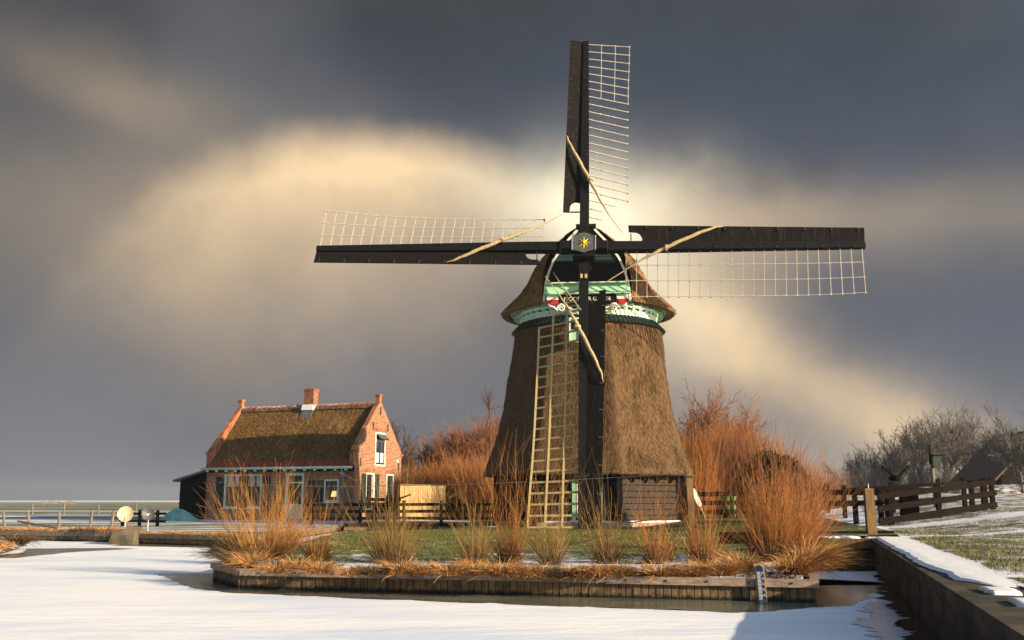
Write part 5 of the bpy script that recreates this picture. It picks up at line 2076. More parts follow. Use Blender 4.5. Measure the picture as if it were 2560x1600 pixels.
bx('shutter', u1 + 0.66, u1 + 1.0, z0_ - 0.02, z1_ - 0.05, 0.02, 0.065, SHUTTER, w)
# lit table lamp behind the small window
lampt = thing('table_lamp', hp(1.5, 0.42, 1.25), 'small lit table lamp glowing behind the square window beside the downpipe', 'lamp')
cp = hp(1.42, 0.42, 0)
MB().tube([(cp.x, cp.y, 1.70), (cp.x, cp.y, 2.0)], [0.20, 0.12], 12).build('lamp_shade', LAMP, lampt, True)
MB().tube([(cp.x, cp.y, 1.42), (cp.x, cp.y, 1.45), (cp.x, cp.y, 1.49), (cp.x, cp.y, 1.74)], [0.10, 0.10, 0.03, 0.02], 10).build('lamp_base', GOLD, lampt)
sb = MB().box(hp(1.4, 0.45, 1.385), (0.9, 0.4, 0.05), (HA, HB, Z_UP)).build('window_board', MINT_PALE, house)
# front door with fanlight
w, bx = opening_frame(HA, OB, hp(0, 0, 0), *D_L, 'front_door', MINT_PALE, 0.12)
u0, u1, z0_, z1_ = D_L
bx('transom', u0 + 0.12, u1 - 0.12, 2.42, 2.50, -0.08, 0.02, MINT_PALE, w)
bx('fanlight_pane', u0 + 0.12, u1 - 0.12, 2.50, z1_ - 0.12, -0.055, -0.045, GLASS, w)
um = (u0 + u1) / 2
bx('fanlight_bar', um - 0.02, um + 0.02, 2.50, z1_ - 0.12, -0.044, -0.01, SHUTTER, w)
bx('door_leaf', u0 + 0.12, um - 0.008, 0.62, 1.30, -0.06, -0.02, MINT, w)
bx('door_leaf', um + 0.008, u1 - 0.12, 0.62, 1.30, -0.06, -0.02, MINT_PALE, w)
bx('door_leaf', u0 + 0.12, um - 0.008, 1.31, 2.41, -0.075, -0.035, SHUTTER, w)
bx('door_leaf', um + 0.008, u1 - 0.12, 1.31, 2.41, -0.075, -0.035, SHUTTER, w)
bx('door_handle', um + 0.05, um + 0.09, 1.33, 1.45, -0.034, 0.0, GOLD, w)

# gable windows
OG = -HA
w, bx = opening_frame(HB, OG, hp(0, 0, 0), *W_GU, 'loft_window', WHITE, 0.085)
u0, u1, z0_, z1_ = W_GU
bx('transom', u0 + 0.11, u1 - 0.11, 4.78, 4.88, -0.08, 0.02, WHITE, w)
um = (u0 + u1) / 2
for ua, ub in ((u0 + 0.11, um - 0.01), (um + 0.01, u1 - 0.11)):
    cs_ = bx('casement', ua, ua + 0.05, z0_ + 0.111, 4.779, -0.06, 0.0, SHUTTER, w)
    bx('casement', ub - 0.05, ub, z0_ + 0.111, 4.779, -0.06, 0.0, SHUTTER, w)
    bx('pane', ua + 0.05, ub - 0.05, z0_ + 0.75, 4.77, -0.045, -0.035, GLASS, w)
    bx('glazing_bar', ua + 0.05, ub - 0.05, 4.36, 4.39, -0.034, -0.01, SHUTTER, w)
    bx('lower_panel', ua + 0.05, ub - 0.05, z0_ + 0.20, z0_ + 0.74, -0.05, -0.02, WHITE, w)
    bx('lower_panel', ua + 0.05, ub - 0.05, z0_ + 0.111, z0_ + 0.199, -0.05, -0.02, SHUTTER, w)
# top-hung light pushed open
P = lambda u, o, z: hp(0, 0, 0) + HB * u + OG * o + Vector((0, 0, z))
fl_ = MB().hexa([P(u0 + 0.12, 0.30, 4.86), P(u1 - 0.10, 0.30, 4.86), P(u1 - 0.10, 0.33, 4.88), P(u0 + 0.12, 0.33, 4.88), P(u0 + 0.12, 0.02, 5.17), P(u1 - 0.10, 0.02, 5.17), P(u1 - 0.10, 0.05, 5.19), P(u0 + 0.12, 0.05, 5.19)]).build('open_light', SHUTTER, w)
for q in range(3):
    ua = lerp(u0 + 0.16, u1 - 0.14, q / 3) + 0.03
    ub = lerp(u0 + 0.16, u1 - 0.14, (q + 1) / 3) - 0.03
    MB().hexa([P(ua, 0.285, 4.90), P(ub, 0.285, 4.90), P(ub, 0.325, 4.92), P(ua, 0.325, 4.92), P(ua, 0.05, 5.14), P(ub, 0.05, 5.14), P(ub, 0.085, 5.16), P(ua, 0.085, 5.16)]).build('light_pane', LEAD, w)
w, bx = opening_frame(HB, OG, hp(0, 0, 0), *W_G1, 'gable_window', WHITE, 0.075)
u0, u1, z0_, z1_ = W_G1
bx('pane', u0 + 0.09, u1 - 0.09, z0_ + 0.09, 2.0, -0.055, -0.045, GLASS, w)
bx('pane', u0 + 0.09, u1 - 0.09, 2.05, z1_ - 0.09, -0.055, -0.045, GLASS, w)
bx('sash', u0 + 0.09, u1 - 0.09, 2.0, 2.05, -0.06, -0.01, SHUTTER, w)
um = (u0 + u1) / 2
bx('glazing_bar', um - 0.015, um + 0.015, 2.051, z1_ - 0.091, -0.045, -0.015, SHUTTER, w)
bx('sill', u0 - 0.06, u1 + 0.06, z0_ - 0.06, z0_ - 0.002, -0.02, 0.09, MINT_PALE, w)
bx('shutter', u0 - 0.50, u0 - 0.02, z0_ - 0.1, z1_ - 0.06, 0.02, 0.065, SHUTTER, w)
bx('shutter', u1 + 0.02, u1 + 0.50, z0_ - 0.1, z1_ - 0.06, 0.02, 0.065, SHUTTER, w)
w, bx = opening_frame(HB, OG, hp(0, 0, 0), *W_G2, 'gable_door', WHITE, 0.08)
u0, u1, z0_, z1_ = W_G2
bx('door_leaf', u0 + 0.10, u1 - 0.10, z0_ + 0.10, z1_ - 0.10, -0.07, -0.03, SHUTTER, w)
# flat arches over the gable openings and wall anchors
for (u0, u1, z0_, z1_) in (W_G1, W_G2, W_GU):
    n = 12
    for i in range(n):
        ua, ub = lerp(u0 - 0.1, u1 + 0.1, i / n) + 0.006, lerp(u0 - 0.1, u1 + 0.1, (i + 1) / n) - 0.006
        MB().box(P((ua + ub) / 2, 0.016, z1_ + 0.13), (ub - ua, 0.03, 0.22), (HB, OG, Z_UP)).build('arch_brick', BRICK, house)
for b, z in ((0.62, 3.55), (5.2, 3.45), (1.95, 5.6), (3.75, 5.60), (2.8, 6.5)):
    MB().box(P(b, 0.03, z), (0.05, 0.05, 0.46), (HB, OG, Z_UP)).build('wall_anchor', IRON, house)
MB().box(P(4.9, 0.06, 3.74), (0.20, 0.12, 0.16), (HB, OG, Z_UP)).build('wall_box', WHITE, house)
for (ua, za) in ((4.95, 2.2), (2.55, 2.75)):
    MB().box(hp(ua, -0.05, za), (0.12, 0.06, 0.16), (HA, HB, Z_UP)).build('vent_grille', LEAD, house)

# black lean-to shed at the left end of the house
shed = thing('lean_to_shed', hp(HL + 1.5, 1.5, HG), 'black tarred lean-to shed against the left end of the brick house', 'shed')
SA0, SA1, SB0, SB1 = HL + 0.02, HL + 2.35, 0.75, 5.0
zt0, zt1 = 3.22, 2.62
MB().hexa([hp(SA1, SB0, HG), hp(SA0, SB0, HG), hp(SA0, SB1, HG), hp(SA1, SB1, HG), hp(SA1, SB0, zt1), hp(SA0, SB0, zt0), hp(SA0, SB1, zt0), hp(SA1, SB1, zt1)]).build('shed_core', BLACK_WOOD, shed)
MB().hexa([hp(SA1 + 0.35, SB0 - 0.3, zt1 - 0.06), hp(SA0 - 0.02, SB0 - 0.3, zt0 + 0.02), hp(SA0 - 0.02, SB1 + 0.2, zt0 + 0.02), hp(SA1 + 0.35, SB1 + 0.2, zt1 - 0.06),
           hp(SA1 + 0.35, SB0 - 0.3, zt1 + 0.06), hp(SA0 - 0.02, SB0 - 0.3, zt0 + 0.14), hp(SA0 - 0.02, SB1 + 0.2, zt0 + 0.14), hp(SA1 + 0.35, SB1 + 0.2, zt1 + 0.06)]).build('shed_roof', LEAD, shed)
n = 10
for i in range(n):
    z0_, z1_ = lerp(HG, 2.55, i / n), lerp(HG, 2.55, (i + 1) / n) - 0.012
    MB().hexa([hp(SA1 + 0.02, SB0 - 0.03, z0_), hp(SA0, SB0 - 0.03, z0_), hp(SA0, SB0 - 0.002, z0_), hp(SA1 + 0.02, SB0 - 0.002, z0_), hp(SA1 + 0.02, SB0 - 0.012, z1_), hp(SA0, SB0 - 0.012, z1_), hp(SA0, SB0 - 0.002, z1_), hp(SA1 + 0.02, SB0 - 0.002, z1_)]).build('weatherboard', BLACK_WOOD, shed)
# house group enlarged and pushed back about the camera, its image kept the same
_org = Vector((H0.x, H0.y, HG))
for _t in (house, shed, lampt):
    _t.location = HOUSE_AT + (_t.location - _org) * HOUSE_SCALE
    _t.scale = (HOUSE_SCALE,) * 3
# teal tarpaulin over something in front of the shed
tb = at(452, 1302, 60.0)
tv = [(-1.15, -0.5, 0), (-0.5, -0.75, 0), (0.35, -0.7, 0), (1.0, -0.35, 0), (1.15, 0.2, 0), (0.3, 0.7, 0), (-0.7, 0.6, 0),
      (-0.75, -0.30, 0.42), (-0.35, -0.42, 0.66), (0.12, -0.40, 0.62), (0.62, -0.18, 0.36), (0.05, 0.3, 0.68), (-0.5, 0.2, 0.74), (-0.28, -0.08, 0.80), (0.3, -0.05, 0.62)]
tf = [(0, 1, 8, 7), (1, 2, 9, 8), (2, 3, 10, 9), (3, 4, 10), (4, 5, 11, 10), (5, 6, 12, 11), (6, 0, 7, 12), (7, 8, 13), (7, 13, 12), (8, 9, 14, 13), (9, 10, 14), (10, 11, 14), (11, 12, 13), (11, 13, 14)]
mbt = MB()
mbt.v = [(tb.x + a * 1.05, tb.y + b, 0.27 + c) for a, b, c in tv]
mbt.f = tf
tarp = mbt.build('tarpaulin_heap', TEAL)
tag(tarp, 'teal tarpaulin draped over a low heap in front of the black shed', 'tarpaulin')
# ------------------------------------------------------------------ fences, posts, dishes and other small things
def rail_fence(name, label, pts, heights, rail_h, rail_t, posts, mat, group=None, post_w=0.13, post_over=0.12, zfun=None, cat='fence', rail_len=2.6):
    """pts: 2D polyline with ground z; heights of the rails above ground"""
    zf = zfun or ground_h
    f = thing(name, (pts[0][0], pts[0][1], zf(*pts[0])), label, cat, group)
    P = [Vector(p) for p in pts]
    for h in heights:
        for a, b in zip(P[:-1], P[1:]):
            ln = (b - a).length
            k = max(1, round(ln / rail_len))
            for i in range(k):
                p, q = a.lerp(b, i / k), a.lerp(b, (i + 1) / k - 0.012 / ln)
                nrm = Vector(((b - a).y, -(b - a).x)).normalized()
                if nrm.y > 0:
                    nrm = -nrm
                o = nrm * (post_w / 2 + rail_t / 2 + 0.003)
                dz = random.uniform(-0.015, 0.015)
                MB().bar((p.x + o.x, p.y + o.y, zf(p.x, p.y) + h + dz), (q.x + o.x, q.y + o.y, zf(q.x, q.y) + h - dz), rail_t, rail_h).build('rail', mat, f)
    for t in posts:
        seg = min(int(t), len(P) - 2)
        p = P[seg].lerp(P[seg + 1], t - seg)
        z = zf(p.x, p.y)
        lean = random.uniform(-0.03, 0.03)
        MB().bar((p.x, p.y, z - 0.2), (p.x + lean, p.y, z + max(heights) + rail_h / 2 + post_over), post_w, post_w, (1, 0, 0)).build('post', mat, f)
    return f


fh = lambda x, y: field_h(x, y) + 0.04
# dark fence between house and mill
rail_fence('rail_fence', 'dark three-rail fence between the brick house and the mill', [(-10.4, 50.9), (-3.5, 51.2), (-0.6, 51.6)], (0.28, 0.62, 0.96), 0.15, 0.04,
           [0.05, 0.4, 0.72, 0.99, 1.5, 1.98], FENCE_DK, zfun=fh, post_w=0.15)
# wooden winch with a lever beside it
wx0 = at(975, 1262, 50.6)
wch = thing('wooden_winch', (wx0.x, wx0.y, 0.34), 'dark wooden winch posts with a slanting lever in front of the gable', 'winch')
for dx, h in ((-0.75, 1.05), (-0.1, 1.35), (0.25, 1.3)):
    MB().bar((wx0.x + dx, wx0.y - 0.1, 0.2), (wx0.x + dx, wx0.y - 0.1, 0.34 + h), 0.22, 0.2, (1, 0, 0)).build('post', FENCE_DK, wch)
MB().bar((wx0.x - 1.0, wx0.y - 0.1, 1.55), (wx0.x + 0.55, wx0.y - 0.1, 1.52), 0.2, 0.16).build('cross_beam', FENCE_DK, wch)
MB().tube([(wx0.x - 0.3, wx0.y - 0.25, 1.32), at(1028, 1236, 50.4)], [0.06, 0.035], 8).build('lever', FENCE_DK, wch)
MB().tube([(wx0.x - 0.6, wx0.y - 0.1, 1.15), (wx0.x + 0.4, wx0.y - 0.1, 1.15)], 0.14, 10).build('drum', FENCE_DK, wch)
# pale board fence behind
bf = thing('board_fence', (-5.4, 62, 0.3), 'pale vertical board fence right of the brick gable', 'fence')
pa, pb = at(1001, 1212, 61.0), at(1114, 1214, 62.0)
nbd = 20
for i in range(nbd):
    p, q = pa.lerp(pb, i / nbd), pa.lerp(pb, (i + 0.93) / nbd)
    zt = lerp(pa.z, pb.z, i / nbd) + random.uniform(-0.01, 0.01)
    o = 0.02 if i % 2 else 0.0
    MB().hexa([(p.x, p.y + o, 0.32), (q.x, q.y + o, 0.32), (q.x, q.y + o + 0.025, 0.32), (p.x, p.y + o + 0.025, 0.32), (p.x, p.y + o, zt), (q.x, q.y + o, zt), (q.x, q.y + o + 0.025, zt), (p.x, p.y + o + 0.025, zt)]).build('board', PINE, bf)
MB().bar((pa.x, pa.y - 0.02, pa.z + 0.03), (pb.x, pb.y - 0.02, pb.z + 0.03), 0.09, 0.05).build('cap_rail', POST_WOOD, bf)
# dark fence right of the mill with a green barrel behind it
rail_fence('rail_fence', 'black three-rail fence right of the mill in front of the green bin', [(8.6, 48.2), (12.2, 47.5), (14.6, 46.6)], (0.30, 0.72, 1.12), 0.22, 0.05, [0.02, 0.5, 1.0, 1.6, 1.97], FENCE_DK, post_w=0.16)
gb = at(1822, 1255, 49.5)
bz = ground_h(gb.x, gb.y)
bar = thing('green_bin', (gb.x, gb.y, bz), 'bright green plastic bin behind the black fence right of the mill', 'bin')
MB().tube([(gb.x, gb.y, bz), (gb.x, gb.y, bz + 0.95)], [0.30, 0.36], 20).build('bin_body', GREEN_PLASTIC, bar, True)
MB().tube([(gb.x, gb.y, bz + 0.955), (gb.x, gb.y, bz + 1.0), (gb.x, gb.y, bz + 1.06)], [0.39, 0.40, 0.30], 20).build('lid', GREEN_PLASTIC, bar, True)

# tall tan post on the lawn with wire and rope
pp0 = at(1735, 1366, 25.2)
pz = ground_h(pp0.x, pp0.y)
post = thing('mooring_post', (pp0.x, pp0.y, pz), 'tall tan wooden post on the lawn in front of the mill', 'post')
ptop = at(1721, 1180, 25.2)
MB().bar((pp0.x, pp0.y, pz - 0.3), (ptop.x, ptop.y, ptop.z), 0.145, 0.16, (1, 0, 0)).build('post_shaft', POST_WOOD, post)
MB().box((ptop.x, ptop.y, ptop.z + 0.025), (0.17, 0.17, 0.05)).build('post_cap', POST_WOOD, post)
MB().box((ptop.x, ptop.y, ptop.z - 0.12), (0.165, 0.175, 0.05)).build('iron_band', IRON, post)
wire_pts = []
wa, wb_ = Vector((ptop.x, ptop.y - 0.09, ptop.z - 0.03)), at(545, 1206, 51.0)
for i in range(41):
    t = i / 40
    p = wa.lerp(wb_, t)
    p.z -= 0.42 * 4 * t * (1 - t) * 0.6
    wire_pts.append(p)
tag(MB().tube(wire_pts, 0.0075, 5).build('overhead_wire', WIREM), 'thin pale wire running from the tan post across to the house', 'wire')
rp = [at(1480, 1293, 41.5), at(1520, 1303, 40.0), at(1580, 1306, 37.5), at(1640, 1298, 34.0), at(1690, 1284, 29.5), at(1716, 1272, 25.3)]
pts = []
for i in range(len(rp) - 1):
    for q in range(6):
        pts.append(rp[i].lerp(rp[i + 1], q / 6))
tag(MB().tube(pts + [rp[-1]], 0.022, 6).build('mooring_rope', ROPE), 'slack rope from the lower sail tip to the tan post', 'rope')
# white paddle leaning at the mill corner
pt, pbm = at(1733, 1222, 45.2), at(1768, 1308, 44.6)
d = (pbm - pt).normalized()
pdl = thing('paddle', pbm, 'white-bladed wooden paddle leaning against the right corner of the mill', 'paddle')
sx = d.cross(Vector((0, 1, 0))).normalized()
mid = pt + d * 0.92
bl_ = [pt + sx * 0.06, pt - sx * 0.07, pt + d * 0.3 - sx * 0.11, pt + d * 0.75 - sx * 0.10, mid - sx * 0.03, mid + sx * 0.03, pt + d * 0.75 + sx * 0.10, pt + d * 0.3 + sx * 0.10]
MB().prism(bl_, (0, 0.03, 0)).build('blade', WHITE, pdl)
MB().tube([mid - d * 0.05, pbm], 0.028, 8).build('shaft', LATH, pdl)

# water gauge on the island front
gt = 0.922
gq = ISL_L.lerp(ISL_R, gt) + n_ * 0.095
AXG = (d_.to_3d(), n_.to_3d(), Z_UP)
lean = d_.to_3d() * -0.065
up_g = (Z_UP + lean).normalized()
AXG = (d_.to_3d(), n_.to_3d(), up_g)
g0 = Vector((gq.x, gq.y, -0.05))
gauge = thing('water_gauge', (gq.x, gq.y, 0), 'blue and white water level gauge on a board at the right end of the revetment', 'gauge')


def gp(u, h, o=0.0):
    return g0 + d_.to_3d() * u + up_g * (h + 0.05) + n_.to_3d() * o


MB().box(gp(0, 0.26, 0.0), (0.145, 0.03, 0.62), AXG).build('backboard', LATH, gauge)
ol = [gp(-0.055, -0.03, 0.018), gp(0.055, -0.03, 0.018), gp(0.055, 0.50, 0.018)] + [gp(0.055 * math.cos(a), 0.50 + 0.05 * math.sin(a), 0.018) for a in [R(20), R(50), R(90), R(130), R(160)]] + [gp(-0.055, 0.50, 0.018)]
enam = MB().prism(ol, n_.to_3d() * 0.006).build('enamel_plate', BLUE, gauge)
for i in range(23):
    h = 0.005 + i * 0.02
    w = 0.052 if i % 5 else 0.066
    MB().box(gp(-0.045 + w / 2, h, 0.0265), (w, 0.004, 0.0095), AXG).build('gauge_mark', WHITE, enam)
for i, s in enumerate(('70', '60', '50', '40', '30', '20')):
    text_mesh('gauge_figure', s, 0.050, gp(0.034, 0.028 + i * 0.081, 0.027), d_.to_3d(), up_g, WHITE, enam, 0.002, 'CENTER', 0.72)
text_mesh('gauge_figure', 'N.A.P.', 0.030, gp(0, 0.512, 0.027), d_.to_3d(), up_g, WHITE, enam, 0.002, 'CENTER', 0.8) if False else None

# square tan post at the quay corner
sp = at(2180, 1334, 26.2)
spz = ground_h(10, 26) - 0.02
sq = thing('quay_post', (sp.x, sp.y, 0.6), 'square tan timber post with a pin on top at the quay corner', 'post')
st_ = at(2171, 1226, 26.2)
MB().bar((sp.x, sp.y, 0.2), (st_.x, st_.y, st_.z), 0.225, 0.225, (0.1, 1, 0)).build('post_shaft', POST_WOOD, sq)
MB().bar((st_.x, st_.y, st_.z), (st_.x, st_.y, st_.z + 0.05), 0.245, 0.245, (0.1, 1, 0), 0.20, 0.20).build('post_cap', POST_WOOD, sq)
MB().tube([(st_.x, st_.y, st_.z), (st_.x, st_.y, st_.z + 0.17)], 0.014, 6).build('pin', GREYMETAL, sq)

# right-hand fences: three heavy rails rising to the right
def fa_h(x, y):
    return lerp(0.62, 1.16, max(0, min(1, (x - 11.8) / 5.4)))


fA = rail_fence('rail_fence', 'heavy dark three-rail fence on the snowy meadow, the nearest on the right', [(11.85, 33.0), (14.5, 34.3), (17.15, 36.0)], (0.22, 0.62, 1.00), 0.19, 0.06, [0.22, 0.98, 1.58, 1.80, 1.97], FENCE_DK,
                'fences right of the quay', 0.14, 0.05, fa_h, rail_len=6)
fB = rail_fence('rail_fence', 'dark three-rail fence running behind the nearest fence towards the road', [(13.2, 40.2), (17.2, 40.6), (20.4, 43.5)], (0.52, 1.10), 0.15, 0.06, [0.0, 0.5, 0.98, 1.5, 1.98], FENCE_DK,
                'fences right of the quay', 0.15, 0.12, lambda x, y: lerp(0.80, 1.16, max(0, min(1, (x - 13) / 6))), rail_len=4)
fC = rail_fence('rail_fence', 'long black rail fence left of the quay post behind the willow', [(8.8, 36.5), (11.2, 35.8), (12.8, 35.0)], (0.75, 1.12), 0.19, 0.06, [0.2, 0.8, 1.5, 1.97], FENCE_DK,
                'fences right of the quay', 0.15, 0.05, lambda x, y: 0.66, rail_len=4)
# sluice winch with crossed handles
sw = at(2262, 1230, 35.2)
swt = thing('sluice_winch', (sw.x, sw.y, 0.75), 'dark timber sluice winch with crossed handles behind the right fence', 'winch')
MB().box((sw.x + 0.12, sw.y, 1.15), (0.55, 0.35, 1.25)).build('post', FENCE_DK, swt)
MB().box((sw.x - 0.62, sw.y, 1.15), (0.18, 0.2, 1.15)).build('post', FENCE_DK, swt)
MB().box((sw.x - 0.1, sw.y - 0.02, 1.86), (1.5, 0.42, 0.17)).build('head_beam', FENCE_DK, swt)
cx = at(2243, 1195, 34.8)
for e in (at(2204, 1166, 34.8), at(2272, 1164, 34.8)):
    MB().tube([cx + (cx - e) * 0.15, e], [0.055, 0.03], 8).build('handle', FENCE_DK, swt)
MB().tube([(cx.x, cx.y - 0.1, cx.z), (cx.x, cx.y + 0.5, cx.z)], 0.10, 10).build('drum', FENCE_DK, swt)
# nest box on a pole
nb0 = at(2336, 1207, 42)
nbt = thing('nest_box_pole', (nb0.x, nb0.y, 1.1), 'dark nest box on a pole rising behind the right fences', 'nest box')
MB().tube([(nb0.x, nb0.y, 0.9), (nb0.x - 0.04, nb0.y, 3.0)], [0.09, 0.075], 8).build('pole', GREYPOST, nbt)
MB().tube([(nb0.x - 0.08, nb0.y, 3.0), (nb0.x - 0.10, nb0.y, 3.78)], [0.07, 0.03], 8).build('pole_tip', FENCE_DK, nbt)
c = at(2339, 1152, 41.9)
MB().hexa([(c.x - 0.17, c.y - 0.15, c.z - 0.24), (c.x + 0.14, c.y - 0.15, c.z - 0.24), (c.x + 0.14, c.y + 0.1, c.z - 0.24), (c.x - 0.17, c.y + 0.1, c.z - 0.24),
           (c.x - 0.18, c.y - 0.19, c.z + 0.20), (c.x + 0.19, c.y - 0.19, c.z + 0.20), (c.x + 0.19, c.y + 0.1, c.z + 0.20), (c.x - 0.18, c.y + 0.1, c.z + 0.20)]).build('box', DKGREEN, nbt)
MB().hexa([(c.x - 0.22, c.y - 0.24, c.z + 0.203), (c.x + 0.24, c.y - 0.24, c.z + 0.203), (c.x + 0.24, c.y + 0.12, c.z + 0.203), (c.x - 0.22, c.y + 0.12, c.z + 0.203),
           (c.x - 0.22, c.y - 0.24, c.z + 0.235), (c.x + 0.24, c.y - 0.24, c.z + 0.235), (c.x + 0.24, c.y + 0.12, c.z + 0.26), (c.x - 0.22, c.y + 0.12, c.z + 0.26)]).build('lid', FENCE_DK, nbt)

# satellite dishes on the far bank
def dish(name, label, px, py, Y, rad, mat, lnb_up, group):
    c = at(px, py, Y)
    t = thing(name, (c.x, c.y, 0.33), label, 'satellite dish', group)
    nrm = Vector((0.25, -0.93, 0.28)).normalized()
    ux = Vector((0, 0, 1)).cross(nrm).normalized()
    uy = nrm.cross(ux)
    mb_ = MB()
    nr_, na_ = 8, 28
    for j in range(nr_ + 1):
        r_ = rad * j / nr_
        for i in range(na_):
            a = 2 * math.pi * i / na_
            p = c + ux * r_ * math.cos(a) + uy * r_ * 1.06 * math.sin(a) + nrm * (0.10 * (r_ / rad) ** 2)
            mb_.v.append(tuple(p))
    for j in range(nr_):
        for i in range(na_):
            mb_.f.append((j * na_ + i, j * na_ + (i + 1) % na_, (j + 1) * na_ + (i + 1) % na_, (j + 1) * na_ + i))
    ds = mb_.build('reflector', mat, t, True)
    foot = c - uy * rad * 0.95 + nrm * 0.08
    MB().tube([foot, foot + nrm * 0.34 + uy * 0.10], 0.014, 6).build('feed_arm', GREYMETAL, t)
    e = foot + nrm * 0.36 + uy * 0.12
    MB().tube([e, e - nrm * 0.10 + uy * 0.02], [0.03, 0.04], 8).build('feed_horn', WHITE, t)
    bk = c - nrm * 0.06
    MB().tube([(bk.x, bk.y, 0.2), (bk.x, bk.y, c.z)], 0.025, 8).build('mast', GREYMETAL, t)
    MB().box(c + nrm * 0.02 + uy * rad * 0.12, (rad * 0.55, 0.01, rad * 0.07), (ux, nrm, uy)).build('maker_mark', WHITE if mat is DISH_CREAM else MINT_PALE, ds)


dish('satellite_dish', 'cream satellite dish standing above the concrete block on the far bank', 314, 1287, 36.6, 0.275, DISH_CREAM, False, 'satellite dishes')
dish('satellite_dish', 'grey satellite dish with a white feed right of the cream dish', 371, 1287, 40.0, 0.25, DISH_GREY, True, 'satellite dishes')

# field fence posts on the left
for i, (px, pyt, pyb, Y, lean) in enumerate(((8, 1278, 1318, 41.6, 0.10), (70, 1279, 1322, 41.0, 0.08), (148, 1281, 1324, 40.2, 0.0), (230, 1278, 1310, 39.6, -0.08), (284, 1277, 1312, 39.2, -0.10))):
    lab = ['leftmost grey fence post leaning at the picture edge', 'second grey fence post from the left on the far bank', 'upright grey fence post in the middle of the far bank row', 'fourth grey fence post from the left, leaning right', 'grey fence post nearest the cream dish'][i]
    b, t = at(px, pyb, Y), at(px, pyt, Y)
    o = MB().tube([(b.x + lean, Y, 0.15), ((b.x + t.x) / 2 + lean * 0.4, Y, (0.3 + t.z) / 2), (t.x, Y, t.z)], [0.062, 0.058, 0.05], 8).build('fence_post', GREYPOST)
    tag(o, lab, 'post', 'fence posts on the far bank')
for i, px in enumerate((82, 161, 247, 341)):
    b, t = at(px, 1274, 84), at(px, 1259, 84)
    o = MB().tube([(b.x, 84, 0.2), (t.x, 84, t.z)], [0.07, 0.06], 6).build('field_post', GREYPOST)
    tag(o, ['leftmost thin post far out in the snowy field', 'second thin post from the left far out in the field', 'third thin post from the left far out in the field', 'thin post far out in the field above the dishes'][i], 'post', 'posts far out in the field')
# broken rail lying on the left fence
a_, b_ = at(45, 1303, 41.0), at(145, 1321, 40.0)
tag(MB().bar(a_, b_, 0.09, 0.07).build('fallen_rail', GREYPOST), 'fallen grey rail slanting down between the left fence posts', 'rail')
# little dark fence between the dishes and shed
rail_fence('rail_fence', 'low dark fence stretching from the grey dish to the black shed', [(-18.9, 49.0), (-16.3, 48.0)], (0.24, 0.58), 0.11, 0.04, [0.05, 0.42, 0.80], FENCE_DK, zfun=field_h)
rail_fence('rail_fence', 'low dark fence behind the satellite dishes', [(-17.9, 45.5), (-15.4, 46.4), (-14.9, 46.5)], (0.30, 0.62), 0.14, 0.05, [0.02, 0.5, 0.98, 1.9], FENCE_DK, zfun=field_h) if False else None
# far frames on the horizon
for i, (px0, px1) in enumerate(((105, 150), (168, 186))):
    a, b = at(px0, 1254, 210), at(px1, 1251, 212)
    ft = thing('field_gate', (a.x, a.y, 0.3), ['low field gate on the horizon, the longer of two', 'low field gate on the horizon, the shorter of two'][i], 'gate', 'field gates on the horizon')
    for h in (0.5, 0.9):
        MB().bar((a.x, a.y, 0.3 + h), (b.x, b.y, 0.3 + h), 0.07, 0.10).build('rail', GREYPOST, ft)
    for q in (0, 0.5, 1):
        p = a.lerp(b, q)
        MB().bar((p.x, p.y, 0.2), (p.x, p.y, 1.4), 0.14, 0.14, (1, 0, 0)).build('post', GREYPOST, ft)

# far farmhouse with a steep roof at the right edge
fx, fy, fg = 59.4, 112, 2.6
fm = thing('farmhouse', (fx, fy, fg), 'dark steep-roofed farmhouse half hidden by trees at the right edge', 'farmhouse')
MB().box((fx, fy + 5, fg + 0.9), (10.0, 10, 1.8)).build('wall', BLACK_WOOD, fm)
MB().prism([(fx - 5.0, fy - 0.10, fg + 1.5), (fx + 5.0, fy - 0.10, fg + 1.5), (fx + 0.1, fy - 0.10, fg + 6.1), (fx - 0.1, fy - 0.10, fg + 6.1)], (0, 0.1, 0)).build('gable', BLACK_WOOD, fm)
for s_ in (-1, 1):
    MB().hexa([(fx + s_ * 6.0, fy - 0.5, fg + 0.9), (fx, fy - 0.5, fg + 6.5), (fx, fy + 11, fg + 6.5), (fx + s_ * 6.0, fy + 11, fg + 0.9),
               (fx + s_ * 6.0, fy - 0.5, fg + 1.2), (fx, fy - 0.5, fg + 6.8), (fx, fy + 11, fg + 6.8), (fx + s_ * 6.0, fy + 11, fg + 1.2)]).build('roof', TWIG_DK, fm)
MB().box((fx, fy - 0.04, fg + 1.0), (1.3, 0.06, 1.7)).build('barn_door', FENCE_DK, fm)
